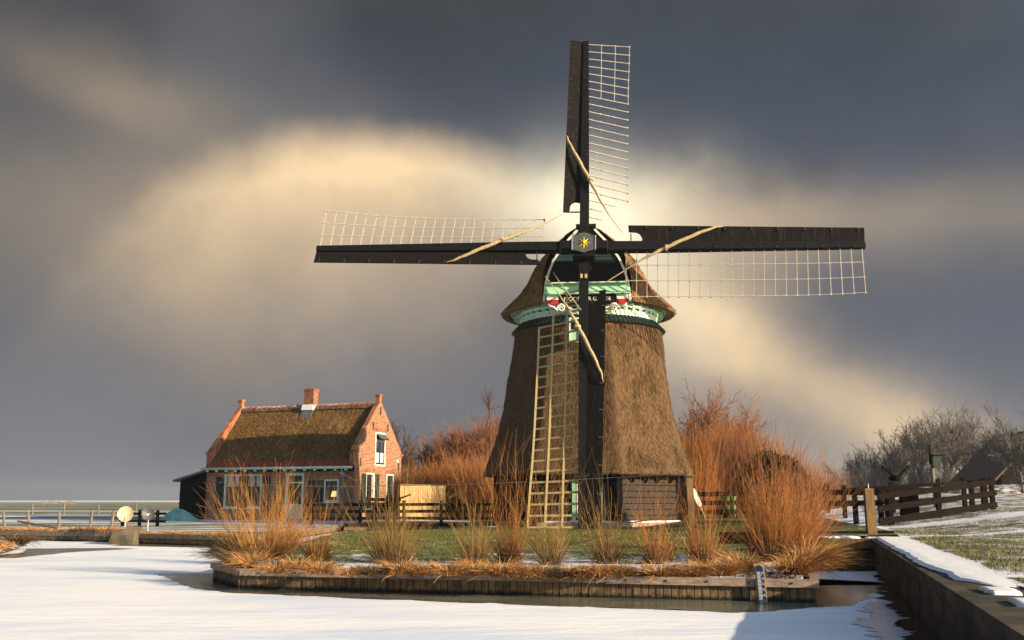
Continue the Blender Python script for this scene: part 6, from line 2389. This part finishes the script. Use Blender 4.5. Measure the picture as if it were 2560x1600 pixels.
# ------------------------------------------------------------------ vegetation
def willow(label, base, n, height, spread, mat, seed, lean=(0, 0), r=0.0065, group=None, foot=0.16, name='willow_shrub', side=1.3, up=0.22, z0=None, S=6, lo=0.22, skew=2.3):
    rg = np.random.default_rng(seed)
    bx_, by_ = base
    z = ground_h(bx_, by_) if z0 is None else z0
    t = thing(name, (bx_, by_, z), label, 'shrub', group)
    az = rg.uniform(0, 2 * math.pi, n)
    tilt = np.abs(rg.normal(0, spread, n)) + 0.03
    tilt = np.minimum(tilt, 1.25)
    D = np.stack([np.sin(tilt) * np.cos(az) + lean[0], np.sin(tilt) * np.sin(az) * 0.8 + lean[1], np.cos(tilt)], 1)
    rad = foot * np.sqrt(rg.uniform(0, 1, n))
    P = np.stack([bx_ + rad * np.cos(az), by_ + rad * np.sin(az) * 0.8, np.full(n, z - 0.02)], 1)
    L = height * (lo + (1.08 - lo) * rg.uniform(0, 1, n) ** skew) * (1 - 0.18 * np.minimum(tilt, 1))
    curve = np.stack([-D[:, 0] * 0.30 * up, -D[:, 1] * 0.30 * up, up * 0.35 * np.sin(tilt)], 1) + rg.normal(0, 0.085, (n, 3))
    V1, Q1, pts = strands(P, D, L, rg.uniform(0.7, 1.25, n) * r, curve, S, 3, 0.016, 0.30, rg)
    parts = [(V1, Q1)]
    m = int(n * side)
    if m:
        idx = rg.integers(0, n, m)
        f = rg.integers(int(S * 0.4), S, m)
        Pb = pts[idx, f]
        Dd = pts[idx, np.minimum(f + 1, S)] - Pb
        Dd /= np.linalg.norm(Dd, axis=1, keepdims=True) + 1e-9
        Dd = Dd + rg.normal(0, 0.36, (m, 3))
        Ls = L[idx] * rg.uniform(0.14, 0.42, m)
        V2_, Q2_, _ = strands(Pb, Dd, Ls, np.full(m, r * 0.55), None, 3, 3, 0.015, 0.4, rg)
        parts.append((V2_, Q2_))
    V_, Q_ = merge(parts)
    arr_mesh('stems', V_, Q_, mat, t)
    if name == 'willow_shrub':
        m = int(n * 0.9)
        az2 = rg.uniform(0, 6.28, m)
        t2 = np.abs(rg.normal(0, 0.6, m))
        D2 = np.stack([np.sin(t2) * np.cos(az2) + lean[0] * 0.5, np.sin(t2) * np.sin(az2), np.cos(t2)], 1)
        q2 = foot * 1.1 * np.sqrt(rg.uniform(0, 1, m))
        P2 = np.stack([bx_ + q2 * np.cos(az2), by_ + q2 * np.sin(az2), np.full(m, z - 0.02)], 1)
        Vd, Qd, _ = strands(P2, D2, rg.uniform(0.12, 0.55, m), np.full(m, 0.0065), rg.normal(0, 0.1, (m, 3)), 3, 3, 0.02, 0.4, rg)
        arr_mesh('old_stems', Vd, Qd, TWIG_DK, t)
    mb_ = MB()
    for k in range(5):
        a = k * 1.3 + seed
        q = foot * 0.55
        mb_.tube([(bx_ + q * math.cos(a), by_ + q * math.sin(a), z - 0.1), (bx_ + q * 1.25 * math.cos(a), by_ + q * 1.25 * math.sin(a), z + 0.06), (bx_ + q * 1.4 * math.cos(a), by_ + q * 1.4 * math.sin(a), z + 0.14)], [0.06, 0.055, 0.03], 7)
    mb_.tube([(bx_, by_, z - 0.1), (bx_, by_, z + 0.10)], [foot * 0.75, foot * 0.5], 9)
    st_o = mb_.build('stump', BARK, t, True)
    st_o['kind'] = 'stuff'
    return t


def tussock(label, base, n, length, mat, seed, foot=0.14, lean=(0, 0), droop=0.55, r=0.006, group='dry grass tussocks on the island edge', z0=None, zmin=None):
    rg = np.random.default_rng(seed)
    z = (ground_h(*base) if z0 is None else z0)
    az = rg.uniform(0, 2 * math.pi, n)
    tilt = np.abs(rg.normal(0.36, 0.3, n))
    D = np.stack([np.sin(tilt) * np.cos(az) + lean[0], np.sin(tilt) * np.sin(az) + lean[1], np.cos(tilt)], 1)
    rad = foot * np.sqrt(rg.uniform(0, 1, n))
    P = np.stack([base[0] + rad * np.cos(az), base[1] + rad * np.sin(az), np.full(n, z - 0.02)], 1)
    L = length * rg.uniform(0.5, 1.15, n)
    curve = np.stack([np.cos(az) * 0.25 + lean[0] * 0.5, np.sin(az) * 0.25 + lean[1] * 0.5, -droop * rg.uniform(0.5, 1.2, n)], 1)
    V_, Q_, _ = strands(P, D, L, rg.uniform(0.6, 1.3, n) * r, curve, 5, 2, 0.02, 0.3, rg, zmin)
    o = arr_mesh('grass_tussock', V_, Q_, mat)
    return tag(o, label, 'grass tussock', group)


Zb = 0.36


def fb_(px, py):
    p = atz(px, py, Zb)
    return (p.x, p.y)


G = 'willows along the island front'
willow('large golden willow leaning out over the left tip of the island', fb_(650, 1398), 460, 1.85, 0.52, TWIG_YL, 1, (-0.20, 0.02), group=G, foot=0.40, r=0.0048)
willow('golden willow standing close behind the large one at the left tip', fb_(715, 1376), 240, 1.95, 0.42, TWIG_YL, 2, (-0.03, 0.05), group=G, foot=0.30, r=0.0048)
willow('small golden willow, second clump from the left end', fb_(792, 1402), 170, 1.5, 0.46, TWIG_YL, 3, (0.02, 0), group=G, r=0.0043)
willow('olive willow with a wide fan, left of centre by the dark hollow', fb_(978, 1406), 320, 1.95, 0.50, TWIG_GN, 4, (0, 0), group=G, foot=0.26, r=0.0043)
willow('thin willow left of the leftmost tower edge, among straw', fb_(1188, 1408), 150, 1.8, 0.46, TWIG_GN, 5, (0, 0), group=G, r=0.0043)
willow('tall thin willow in front of the left tower face', fb_(1272, 1404), 150, 2.35, 0.38, TWIG_OR, 6, (-0.02, 0), group=G, r=0.0043)
willow('tall thin willow in front of the mill door', fb_(1378, 1410), 150, 2.15, 0.42, TWIG_GN, 7, (-0.06, 0), group=G, r=0.0043)
willow('willow fan just right of the lower sail tip', fb_(1518, 1406), 170, 2.0, 0.48, TWIG_GN, 8, (0, 0), group=G, r=0.0043)
willow('thin willow with pale straw left of the tan post', fb_(1640, 1408), 130, 1.9, 0.46, TWIG_OR, 9, (0, 0), group=G, r=0.0043)
willow('thin dark willow with pale straw right of the tan post', fb_(1757, 1404), 130, 2.1, 0.40, TWIG_OR, 10, (0.04, 0), group=G, r=0.0043)
willow('large russet willow bursting from the right end of the island', fb_(1945, 1400), 820, 2.2, 0.44, TWIG_OR, 11, (0.08, 0.02), group=G, foot=0.40, r=0.005, skew=1.5)
willow('russet willow crowding behind the large one at the right end', fb_(2005, 1378), 520, 2.2, 0.42, TWIG_RD, 12, (0.08, 0.05), group=G, foot=0.34, r=0.005, skew=1.4)

# tussocks of dry grass along the waling beam
TS = [(800, 1410, 240, 0.30, STRAW, (0, -0.2), 'dry tussock below the small golden willow'),
      (935, 1414, 200, 0.26, STRAW_DK, (0, -0.15), 'dull matted tussock left of the olive willow'),
      (1060, 1414, 240, 0.28, STRAW, (0, -0.2), 'low dry tussock right of the olive willow'),
      (1120, 1416, 260, 0.30, STRAW, (0, -0.2), 'dry tussock above the left joint plate'),
      (1305, 1418, 260, 0.30, STRAW, (0, -0.25), 'dry tussock between the two tall thin willows'),
      (1420, 1418, 220, 0.28, STRAW_DK, (0, -0.2), 'dull tussock below the ladder-like sail'),
      (1455, 1418, 240, 0.28, STRAW, (0, -0.2), 'dry tussock left of the centre joint plate'),
      (1545, 1418, 240, 0.30, STRAW, (0, -0.2), 'dry tussock just right of the sail tip willow'),
      (1650, 1418, 280, 0.34, STRAW, (0, -0.25), 'dry tussock at the foot of the left straw clump'),
      (1735, 1418, 240, 0.30, STRAW, (0, -0.2), 'dry tussock between the two straw clumps'),
      (1810, 1416, 300, 0.36, STRAW, (0, -0.25), 'dry tussock two clumps left of the water gauge'),
      (745, 1402, 260, 0.34, STRAW, (0.1, -0.2), 'dry tussock drooping beside the big left willow'),
      (690, 1408, 200, 0.30, STRAW, (0, -0.3), 'dry tussock over the beam just left of the first gap of snow'),
      (1000, 1412, 280, 0.36, STRAW, (-0.1, -0.3), 'dry tussock hanging over the beam below the olive willow'),
      (880, 1414, 130, 0.24, STRAW, (0, -0.1), 'small dry tussock on the beam left of the olive willow'),
      (1185, 1412, 240, 0.34, STRAW, (0, -0.2), 'dry tussock left of the joint with the small plate'),
      (1255, 1418, 320, 0.38, STRAW, (0.1, -0.25), 'bushy dry tussock just left of the small bracket'),
      (1350, 1416, 260, 0.32, STRAW, (0, -0.25), 'spread dry tussock below the mill door willow'),
      (1500, 1418, 260, 0.32, STRAW, (0, -0.2), 'dry tussock above the centre joint plate'),
      (1590, 1418, 160, 0.25, STRAW_DK, (0, -0.2), 'dull flattened tussock right of the centre joint plate'),
      (1700, 1416, 200, 0.28, STRAW, (0, -0.2), 'low dry tussock below the tan post'),
      (1770, 1414, 260, 0.36, STRAW, (0, -0.25), 'dry tussock left of the water gauge by the dark willow'),
      (1855, 1410, 380, 0.46, STRAW, (-0.1, -0.2), 'bushy dry tussock immediately left of the water gauge'),
      (1985, 1416, 420, 0.48, STRAW, (0.05, -0.35), 'thick dry tussock right of the water gauge'),
      (2015, 1404, 620, 0.62, STRAW, (0.16, -0.28), 'big dry tussock spilling over the right corner of the island'),
      (2032, 1386, 420, 0.60, STRAW, (0.30, -0.1), 'dry tussock hanging down the right side of the island'),
      (580, 1376, 420, 0.55, STRAW_DK, (-0.30, -0.1), 'dark dead tussock trailing onto the ice at the left tip'),
      (606, 1392, 380, 0.46, STRAW_DK, (-0.2, -0.15), 'dull tussock on the left corner of the island'),
      (632, 1398, 300, 0.40, STRAW, (-0.1, -0.2), 'straw tussock at the foot of the big left willow')]
for i, (px, py, n, ln, mt, lean, lab) in enumerate(TS):
    tussock(lab, fb_(px, py + 18), int(n * 1.8), ln * 1.2, mt, 100 + i, 0.19, lean)
# upright pale straw
def straw_clump(label, base, n, length, seed):
    rg = np.random.default_rng(seed)
    az = rg.uniform(0, 6.28, n)
    tilt = np.abs(rg.normal(0, 0.22, n))
    D = np.stack([np.sin(tilt) * np.cos(az), np.sin(tilt) * np.sin(az), np.cos(tilt)], 1)
    P = np.stack([base[0] + 0.16 * rg.normal(0, 1, n), base[1] + 0.1 * rg.normal(0, 1, n), np.full(n, 0.33)], 1)
    L = length * rg.uniform(0.4, 1.1, n)
    V_, Q_, _ = strands(P, D, L, rg.uniform(0.7, 1.3, n) * 0.007, np.stack([np.cos(az) * 0.2, np.sin(az) * 0.2, -0.25 * rg.uniform(0, 1, n)], 1), 5, 2, 0.02, 0.4, rg)
    return tag(arr_mesh('straw_clump', V_, Q_, STRAW), label, 'straw', 'upright straw clumps')


straw_clump('upright pale straw clump left of the tan post', fb_(1655, 1398), 170, 0.62, 1)
straw_clump('upright pale straw clump right of the tan post', fb_(1758, 1400), 150, 0.60, 2)

# leaf litter and short grass on the island
def scatter_lawn(n, rg, y_lo=0.0, y_hi=8.0, power=1.5):
    u = rg.uniform(0, 1, n)
    v = rg.uniform(0, 1, n) ** power * (y_hi - y_lo) + y_lo
    y = 17.85 + (15.5 - 17.85) * u + 0.08 + v
    xl = np.array([max(yl(k), -4.68) if k < 17.9 else yl(k) for k in y])
    xr = np.array([yr(k) if k < 24.5 else 5.0 + (k - 24.5) * 0.4 for k in y])
    x = xl + (xr - xl) * u
    return x, y


rg = np.random.default_rng(50)
n = 5200
x, y = scatter_lawn(n, rg, 0.0, 1.1, 1.0)
keep = np.array([noise.noise(Vector((x[i] * 1.1, y[i] * 1.5, 5))) > -0.12 for i in range(n)])
x, y = x[keep], y[keep]
n = len(x)
z = np.array([ground_h(x[i], y[i]) for i in range(n)]) - 0.01 + rg.uniform(0.0, 0.03, n)
s = rg.uniform(0.012, 0.03, n)
a = rg.uniform(0, 6.28, n)
V = np.zeros((n, 4, 3))
for k, (dx, dy) in enumerate(((-1, -0.6), (1, -0.6), (1, 0.6), (-1, 0.6))):
    V[:, k, 0] = x + s * (dx * np.cos(a) - dy * np.sin(a))
    V[:, k, 1] = y + s * (dx * np.sin(a) + dy * np.cos(a))
    V[:, k, 2] = z + rg.uniform(-0.014, 0.014, n)
stuff(arr_mesh('leaf_litter', V.reshape(-1, 3), np.arange(n * 4).reshape(n, 4), LITTER), 'dark fallen leaves under the willows along the island edge', 'leaves')

n = 60000
x, y = scatter_lawn(n, rg, 0.2, 22.0, 1.3)
keep = np.array([noise.noise(Vector((x[i] * 0.9, y[i] * 0.9, 11))) + 0.5 * noise.noise(Vector((x[i] * 3.1, y[i] * 3.1, 4))) + 0.05 * (y[i] - 18.5) > 0.08 for i in range(n)])
x, y = x[keep], y[keep]
n = len(x)
z = np.array([ground_h(x[i], y[i]) for i in range(n)]) - 0.012
P = np.stack([x, y, z], 1)
D = np.stack([rg.normal(0, 0.45, n), rg.normal(0, 0.45, n), np.ones(n)], 1)
V_, Q_, _ = strands(P, D, rg.uniform(0.03, 0.085, n), np.full(n, 0.006), None, 1, 2, 0, 0.2, rg)
stuff(arr_mesh('lawn_grass', V_, Q_, GRASS), 'short green grass poking through the snow on the island lawn', 'grass')

# rough grass on the right meadow
n = 60000
t = rg.uniform(0, 1, n) ** 0.8
y = 5.0 + t * 32
qx = QUAY_N.x + (np.minimum(y, 23.4) - QUAY_N.y) * (QUAY_F.x - QUAY_N.x) / (QUAY_F.y - QUAY_N.y) + 0.70
x = qx + rg.uniform(0, 1, n) ** 1.2 * (0.56 * y + 3.0 - qx)
keep = np.array([noise.noise(Vector((x[i] * 0.8, y[i] * 0.8, 2))) + 0.6 * noise.noise(Vector((x[i] * 3, y[i] * 3, 7))) > -0.22 and meadow_snow(x[i], y[i]) < 0.08 for i in range(n)]) & (x > qx)
x, y = x[keep], y[keep]
n = len(x)
z = np.array([meadow_h(x[i], y[i]) for i in range(n)]) - 0.012
P = np.stack([x, y, z], 1)
D = np.stack([rg.normal(0, 0.6, n), rg.normal(0, 0.6, n), np.ones(n)], 1)
V_, Q_, _ = strands(P, D, rg.uniform(0.035, 0.10, n), np.full(n, 0.0055), None, 1, 2, 0, 0.2, rg)
MGRASS = material('meadow_blade', (0.07, 0.09, 0.02), (0.11, 0.12, 0.034), 0.8, 2, island=0.85,
                  island_cols=[(0.040, 0.052, 0.014), (0.090, 0.105, 0.028), (0.17, 0.145, 0.062), (0.24, 0.19, 0.09), (0.075, 0.085, 0.022)])
stuff(arr_mesh('meadow_grass', V_, Q_, MGRASS), 'rough frosted grass of the meadow right of the quay', 'grass')

# dry grass fringes on the far banks
def fringe(pts, n, width, ln, seed, mat, label, z0=0.33, name='bank_grass', back=0.0):
    rg = np.random.default_rng(seed)
    seg = [(Vector(a), Vector(b)) for a, b in zip(pts[:-1], pts[1:])]
    ls = np.array([(b - a).length for a, b in seg])
    k = rg.choice(len(seg), n, p=ls / ls.sum())
    f = rg.uniform(0, 1, n)
    P = np.zeros((n, 3))
    for i in range(n):
        a, b = seg[k[i]]
        p = a.lerp(b, f[i])
        d = (b - a).normalized()
        nn = Vector((-d.y, d.x))
        q = p + nn * (back + width * rg.uniform(0, 1) ** 1.5)
        P[i] = (q.x, q.y, z0 - 0.02)
    clump = np.array([0.55 + 0.9 * max(0, noise.noise(Vector((P[i, 0] * 0.8, P[i, 1] * 0.8, seed))) + 0.25) for i in range(n)])
    D = np.stack([rg.normal(0, 0.4, n), rg.normal(-0.15, 0.4, n), np.ones(n)], 1)
    V_, Q_, _ = strands(P, D, rg.uniform(0.5, 1.1, n) * ln * clump, np.full(n, 0.014), np.stack([rg.normal(0, 0.2, n), rg.normal(-0.2, 0.2, n), -0.4 * np.ones(n)], 1), 3, 2, 0.02, 0.3, rg)
    return stuff(arr_mesh(name, V_, Q_, mat), label, 'grass')


fringe([(-26, 42.0), (-18.2, 38.85), (-14.5, 37.4), (-13.8, 36.5)], 5200, 1.0, 0.34, 61, STRAW, 'orange dry grass along the far bank left of the concrete block')
fringe([(-13.1, 36.0), (-8.9, 33.6)], 3200, 0.8, 0.26, 62, STRAW, 'orange dry grass along the far bank right of the concrete block')
fringe([(-8.2, 49.7), (-2.2, 49.9)], 1500, 0.7, 0.25, 63, STRAW_DK, 'dull grass along the bank edge behind the lawn')
fringe([(-14.0, 27.4), (-14.9, 30.4), (-15.5, 32.0), (-16.4, 32.7), (-20, 33.2)], 5200, 1.6, 0.36, 64, STRAW, 'dry orange grass covering the small bank at the left edge', 0.16)
tussock('bushy dead tussock at the tip of the small left bank', (-15.4, 31.7), 420, 0.62, STRAW_DK, 140, 0.3, (0.25, -0.1), 0.7, 0.01, 'dry tussocks on the left bank', 0.2)
tussock('orange tussock low on the small left bank at the picture edge', (-15.3, 29.8), 420, 0.55, STRAW, 141, 0.35, (0.2, -0.2), 0.8, 0.01, 'dry tussocks on the left bank', 0.15)
tussock('rounded dry tussock on the far bank left of the cream dish', (-15.2, 38.0), 420, 0.55, STRAW, 142, 0.4, (0, 0), 0.8, 0.012, 'dry tussocks on the left bank', 0.32)
fringe([(8.6, 47.3), (14.5, 45.8)], 1500, 1.2, 0.3, 65, STRAW, 'dry grass under the black fence right of the mill', 0.42)

# ------------------------------------------------------------------ bare trees
def bare_tree(label, x, y, z0, H, W_, mat, seed, n1=14, n2=8, n3=8, r=0.012, trunk_r=0.16, cb=0.25, up=0.6, group=None, name='bare_tree', depth_w=None, n4=0, top=1.0, bark=BARK):
    rg = np.random.default_rng(seed)
    t = thing(name, (x, y, z0), label, 'tree', group)
    tops = [(x, y, z0 - 0.2)]
    px_, py_ = x, y
    for k in range(1, 7):
        px_ += rg.normal(0, 0.03 * H / 6)
        py_ += rg.normal(0, 0.03 * H / 6)
        tops.append((px_, py_, z0 + H * 0.82 * k / 6))
    tr = MB().tube(tops, [trunk_r * (1 - 0.80 * k / 6) for k in range(7)], 7)
    tp_ = np.array(tops)
    # main limbs
    f = rg.uniform(cb, 0.98, n1)
    ii = f * 6
    k0 = np.minimum(ii.astype(int), 5)
    P1 = tp_[k0] + (tp_[k0 + 1] - tp_[k0]) * (ii - k0)[:, None]
    az = np.arange(n1) * 2.4 + rg.normal(0, 0.3, n1)
    el = rg.uniform(0.35, 0.9, n1) * up + 0.75 * f
    D1 = np.stack([np.cos(az) * np.cos(el), np.sin(az) * np.cos(el), np.sin(el)], 1)
    env = np.sin(np.pi * np.clip(0.18 + 0.72 * f, 0, 1)) ** 0.7
    L1 = W_ * 0.5 * env * rg.uniform(0.8, 1.15, n1) * 1.05
    C1 = np.stack([np.zeros(n1), np.zeros(n1), 0.35 * np.ones(n1)], 1) + rg.normal(0, 0.08, (n1, 3))
    V1, Q1, p1 = strands(P1, D1, L1, np.full(n1, trunk_r * 0.36), C1, 6, 5, 0.03, 0.25, rg)
    arr_trunk = (np.array(tr.v), tr.f)
    # secondary
    m2 = n1 * n2
    i1 = np.repeat(np.arange(n1), n2)
    s2 = rg.integers(2, 7, m2)
    P2 = p1[i1, s2]
    B2 = p1[i1, s2] - p1[i1, s2 - 1]
    B2 /= np.linalg.norm(B2, axis=1, keepdims=True) + 1e-9
    D2 = B2 + rg.normal(0, 0.65, (m2, 3)) + np.array([0, 0, 0.30])
    L2 = L1[i1] * rg.uniform(0.28, 0.6, m2) + 0.05 * H
    V2_, Q2_, p2 = strands(P2, D2, L2, np.full(m2, max(r * 1.5, trunk_r * 0.11)), np.stack([np.zeros(m2), np.zeros(m2), 0.2 * np.ones(m2)], 1), 4, 3, 0.03, 0.4, rg)
    # twigs
    m3 = m2 * n3
    i2 = np.repeat(np.arange(m2), n3)
    s3 = rg.integers(1, 5, m3)
    P3 = p2[i2, s3]
    B3 = p2[i2, s3] - p2[i2, s3 - 1]
    B3 /= np.linalg.norm(B3, axis=1, keepdims=True) + 1e-9
    D3 = B3 + rg.normal(0, 0.6, (m3, 3)) + np.array([0, 0, 0.25])
    L3 = L2[i2] * rg.uniform(0.3, 0.7, m3)
    V3, Q3, p3 = strands(P3, D3, L3, np.full(m3, r), None, 3, 3, 0.03, 0.5, rg)
    parts = [(V2_, Q2_), (V3, Q3)]
    if n4:
        m4 = m3 * n4
        i3 = np.repeat(np.arange(m3), n4)
        s4 = rg.integers(1, 4, m4)
        P4 = p3[i3, s4]
        D4 = (p3[i3, s4] - p3[i3, s4 - 1]) / (L3[i3, None] / 3) + rg.normal(0, 0.55, (m4, 3)) + np.array([0, 0, 0.2])
        V4, Q4, _ = strands(P4, D4, L3[i3] * rg.uniform(0.3, 0.7, m4), np.full(m4, r * 0.75), None, 2, 3, 0.02, 0.6, rg)
        parts.append((V4, Q4))
    trk = tr.build('trunk', bark, t, True)
    arr_mesh('limbs', V1, Q1, bark, trk, True)
    Vc, Qc = merge(parts)
    arr_mesh('crown', Vc, Qc, mat, t)
    return t


GL = 'bare trees between house and mill'
for i, (px, ptop, Y, W_, mt, lab) in enumerate((
        (1022, 1128, 72, 2.6, TWIG_DK, 'small dull bare tree beside the right edge of the brick gable'),
        (1062, 1100, 76, 3.2, TWIG_RD, 'russet bare tree second from the gable'),
        (1098, 1086, 78, 3.6, TWIG_RD, 'russet bare tree in the dip between two higher crowns'),
        (1140, 1075, 74, 3.4, TWIG_RD, 'russet bare tree midway between house and mill'),
        (1178, 1058, 78, 3.8, TWIG_RD, 'russet bare tree left of the tall slender one'),
        (1222, 1050, 74, 3.8, TWIG_RD, 'russet bare tree against the left side of the mill'),
        (1252, 1030, 80, 3.0, TWIG_RD, 'russet bare tree peeping out behind the mill skirt'))):
    b = at(px, 1250, Y)
    tz = at(px, ptop, Y).z
    bare_tree(lab, b.x, Y, 0.3, (tz - 0.3) * 0.86, W_, mt, 200 + i, 18, 8, 8, 0.016, 0.10, 0.15, 0.75, GL, n4=2)
# tall slender tree left of the mill
b = at(1228, 1250, 70)
tz = at(1228, 965, 70).z
bare_tree('tall slender bare tree with few long branches left of the mill', b.x, 70, 0.3, (tz - 0.3) * 1.05, 2.6, TWIG_DK, 215, 8, 3, 3, 0.016, 0.11, 0.5, 1.2, None)
b = at(985, 1250, 70)
bare_tree('dark bare tree with knobbly branches behind the brick gable', b.x, 69.5, 0.3, at(1000, 1052, 69.5).z * 0.86, 3.2, TWIG_DK, 216, 12, 7, 6, 0.018, 0.16, 0.3, 0.55, None)

# orange willow thickets in the background
GB = 'willow thickets behind the yard'
rgx = random.Random(4)
for i, (px, ptop, Y, n, sp, mt, lab) in enumerate((
        (1035, 1165, 66, 520, 0.22, TWIG_OR, 'orange willow thicket behind the pale board fence'),
        (1095, 1150, 66, 620, 0.22, TWIG_OR, 'orange willow thicket right of the pale board fence'),
        (1150, 1140, 64, 620, 0.22, TWIG_OR, 'orange willow thicket in the gap beside the black fence'),
        (1200, 1130, 62, 620, 0.22, TWIG_OR, 'orange willow thicket nearest the left mill base'),
        (1250, 1150, 60, 320, 0.22, TWIG_OR, 'orange willow thicket glimpsed behind the mill base'),
        (1745, 1085, 56, 700, 0.16, TWIG_OR, 'orange willow thicket against the right side of the mill'),
        (1790, 1062, 57, 1000, 0.18, TWIG_RD, 'tall russet-brown willow thicket just right of the mill'),
        (1840, 1055, 58, 1100, 0.20, TWIG_OR, 'tallest orange willow thicket right of the mill'),
        (1890, 1075, 57, 1000, 0.20, TWIG_RD, 'russet-brown willow thicket on the falling right shoulder'),
        (1945, 1110, 56, 900, 0.20, TWIG_OR, 'orange willow thicket behind the dark bush'),
        (1995, 1150, 55, 600, 0.20, TWIG_RD, 'low russet thicket right of the dark bush'),
        (2060, 1165, 50, 420, 0.20, TWIG_RD, 'low russet thicket behind the quay post'))):
    b = at(px, 1250, Y)
    tz = at(px, ptop, Y).z
    willow(lab, (b.x, Y), n, (tz - 0.35) * 0.92, sp * 1.15, mt, 300 + i, r=0.016, group=GB, foot=0.75, name='willow_thicket', side=2.2, up=0.5, z0=0.35, S=5, lo=0.35, skew=1.0)
b = at(1775, 1250, 60)
bare_tree('berry-dark bare tree rising above the orange thicket right of the mill', b.x, 60.5, 0.35, at(1775, 1000, 60.5).z * 0.74, 4.4, TWIG_RD, 230, 20, 8, 8, 0.014, 0.13, 0.25, 0.7, None, n4=3)
b = at(1835, 1250, 61)
bare_tree('second bare tree above the orange thicket, right of the berry-dark one', b.x, 61.5, 0.35, at(1840, 1020, 61.5).z * 0.70, 4.4, TWIG_RD, 231, 18, 8, 8, 0.014, 0.12, 0.25, 0.7, None, n4=2)
b = at(1760, 1250, 62)
bare_tree('dark bare bush close beside the mill behind the orange thicket', b.x, 62.5, 0.35, at(1755, 1085, 62.5).z * 0.78, 4.0, TWIG_DK, 232, 16, 8, 8, 0.014, 0.1, 0.15, 0.7, None, n4=2)
# dark evergreen bush
def leafy_bush(label, x, y, z0, H, W_, n, seed):
    rg = np.random.default_rng(seed)
    t = thing('evergreen_bush', (x, y, z0), label, 'bush')
    u = rg.normal(0, 1, (n, 3))
    u /= np.linalg.norm(u, axis=1, keepdims=True)
    rr_ = rg.uniform(0.55, 1.0, n) ** 0.5
    lump = np.array([1 + 0.35 * noise.noise(Vector((u[i, 0] * 2.2, u[i, 1] * 2.2, u[i, 2] * 2.2 + seed))) for i in range(n)])
    P = np.stack([x + u[:, 0] * W_ / 2 * rr_ * lump, y + u[:, 1] * W_ / 2 * rr_ * lump, z0 + H * 0.5 + u[:, 2] * H * 0.5 * rr_ * lump], 1)
    D = u + rg.normal(0, 0.6, (n, 3)) + np.array([0, 0, 0.4])
    V_, Q_, _ = strands(P, D, rg.uniform(0.10, 0.22, n), np.full(n, 0.035), None, 2, 2, 0.02, 0.2, rg)
    m = material('evergreen_leaf', (0.012, 0.014, 0.008), (0.03, 0.028, 0.014), 0.7, 2, island=0.8, island_cols=[(0.008, 0.009, 0.006), (0.030, 0.026, 0.013), (0.05, 0.036, 0.018)])
    arr_mesh('foliage', V_, Q_, m, t)
    MB().tube([(x, y, z0 - 0.1), (x, y, z0 + H * 0.4)], [0.09, 0.05], 7).build('stem', BARK, t)


b = at(1975, 1250, 38)
leafy_bush('dark rounded evergreen bush behind the russet willow', b.x, 40, 0.5, at(1975, 1132, 40).z - 0.5, 2.6, 7000, 5)

# grey trees and hedge far right
GR = 'grey bare trees beyond the road'
for i, (px, ptop, Y, W_, lab) in enumerate((
        (2150, 1182, 150, 7.0, 'leftmost low grey tree beyond the fences'),
        (2205, 1162, 140, 6.5, 'low grey tree second from the left beyond the fences'),
        (2250, 1132, 138, 7.0, 'grey tree left of the crossed winch handles'),
        (2300, 1100, 136, 8.0, 'grey tree just left of the nest box'),
        (2365, 1078, 138, 9.0, 'tall grey tree right of the nest box'),
        (2418, 1072, 140, 9.0, 'tallest grey tree with a round crown'),
        (2462, 1110, 132, 5.0, 'thin grey tree left of the farmhouse roof'),
        (2515, 1098, 124, 6.5, 'dark grey tree above the farmhouse roof'),
        (2556, 1128, 100, 6.0, 'grey tree at the very right edge of the picture'))):
    b = at(px, 1215, Y)
    z0 = 2.4 if px > 2280 else 0.6
    bare_tree(lab, b.x, Y, z0, (at(px, ptop, Y).z - z0) * 0.68, W_ * 0.95, TWIG_GY, 400 + i, 20, 8, 8, 0.030, 0.18, 0.22, 0.7, GR, n4=2, bark=TWIG_GY)
# hedge of undergrowth below them: individual bushes
for i, px in enumerate(range(2110, 2480, 34)):
    Y = 130 + (i % 3) * 4
    b = at(px, 1215, Y)
    z0 = 0.5 if px < 2280 else 2.0
    willow(['low grey bush %s' % s for s in ('furthest left under the far trees', 'below the leftmost grey tree', 'under the second grey tree', 'left of the crossed handles far behind', 'behind the crossed handles', 'right of the crossed handles far behind', 'left of the nest box pole far behind', 'behind the nest box pole', 'right of the nest box pole far behind', 'under the tallest grey tree', 'left of the farmhouse')][i],
           (b.x, Y), 420, (at(px, 1178 - (i % 4) * 8, Y).z - z0), 0.35, TWIG_GY, 500 + i, r=0.03, group='low bushes under the far trees', foot=1.6, name='far_bush', side=1.5, z0=z0, S=4)
# ------------------------------------------------------------------ winter haze
HZ = bpy.data.materials.new('haze_air')
HZ.use_nodes = True
_nt = HZ.node_tree
_nt.nodes.clear()
_o = _nt.nodes.new('ShaderNodeOutputMaterial')
_v = _nt.nodes.new('ShaderNodeVolumePrincipled')
_v.inputs['Color'].default_value = (0.74, 0.85, 1.0, 1)
_v.inputs['Density'].default_value = 0.00025
_v.inputs['Anisotropy'].default_value = 0.3
_nt.links.new(_v.outputs[0], _o.inputs['Volume'])
hz = MB().hexa([(-900, -60, -1.5), (900, -60, -1.5), (900, 2700, -1.5), (-900, 2700, -1.5), (-900, -60, 28), (900, -60, 28), (900, 2700, 28), (-900, 2700, 28)]).build('haze', HZ)
stuff(hz, 'thin winter haze hanging over the fields', 'haze')
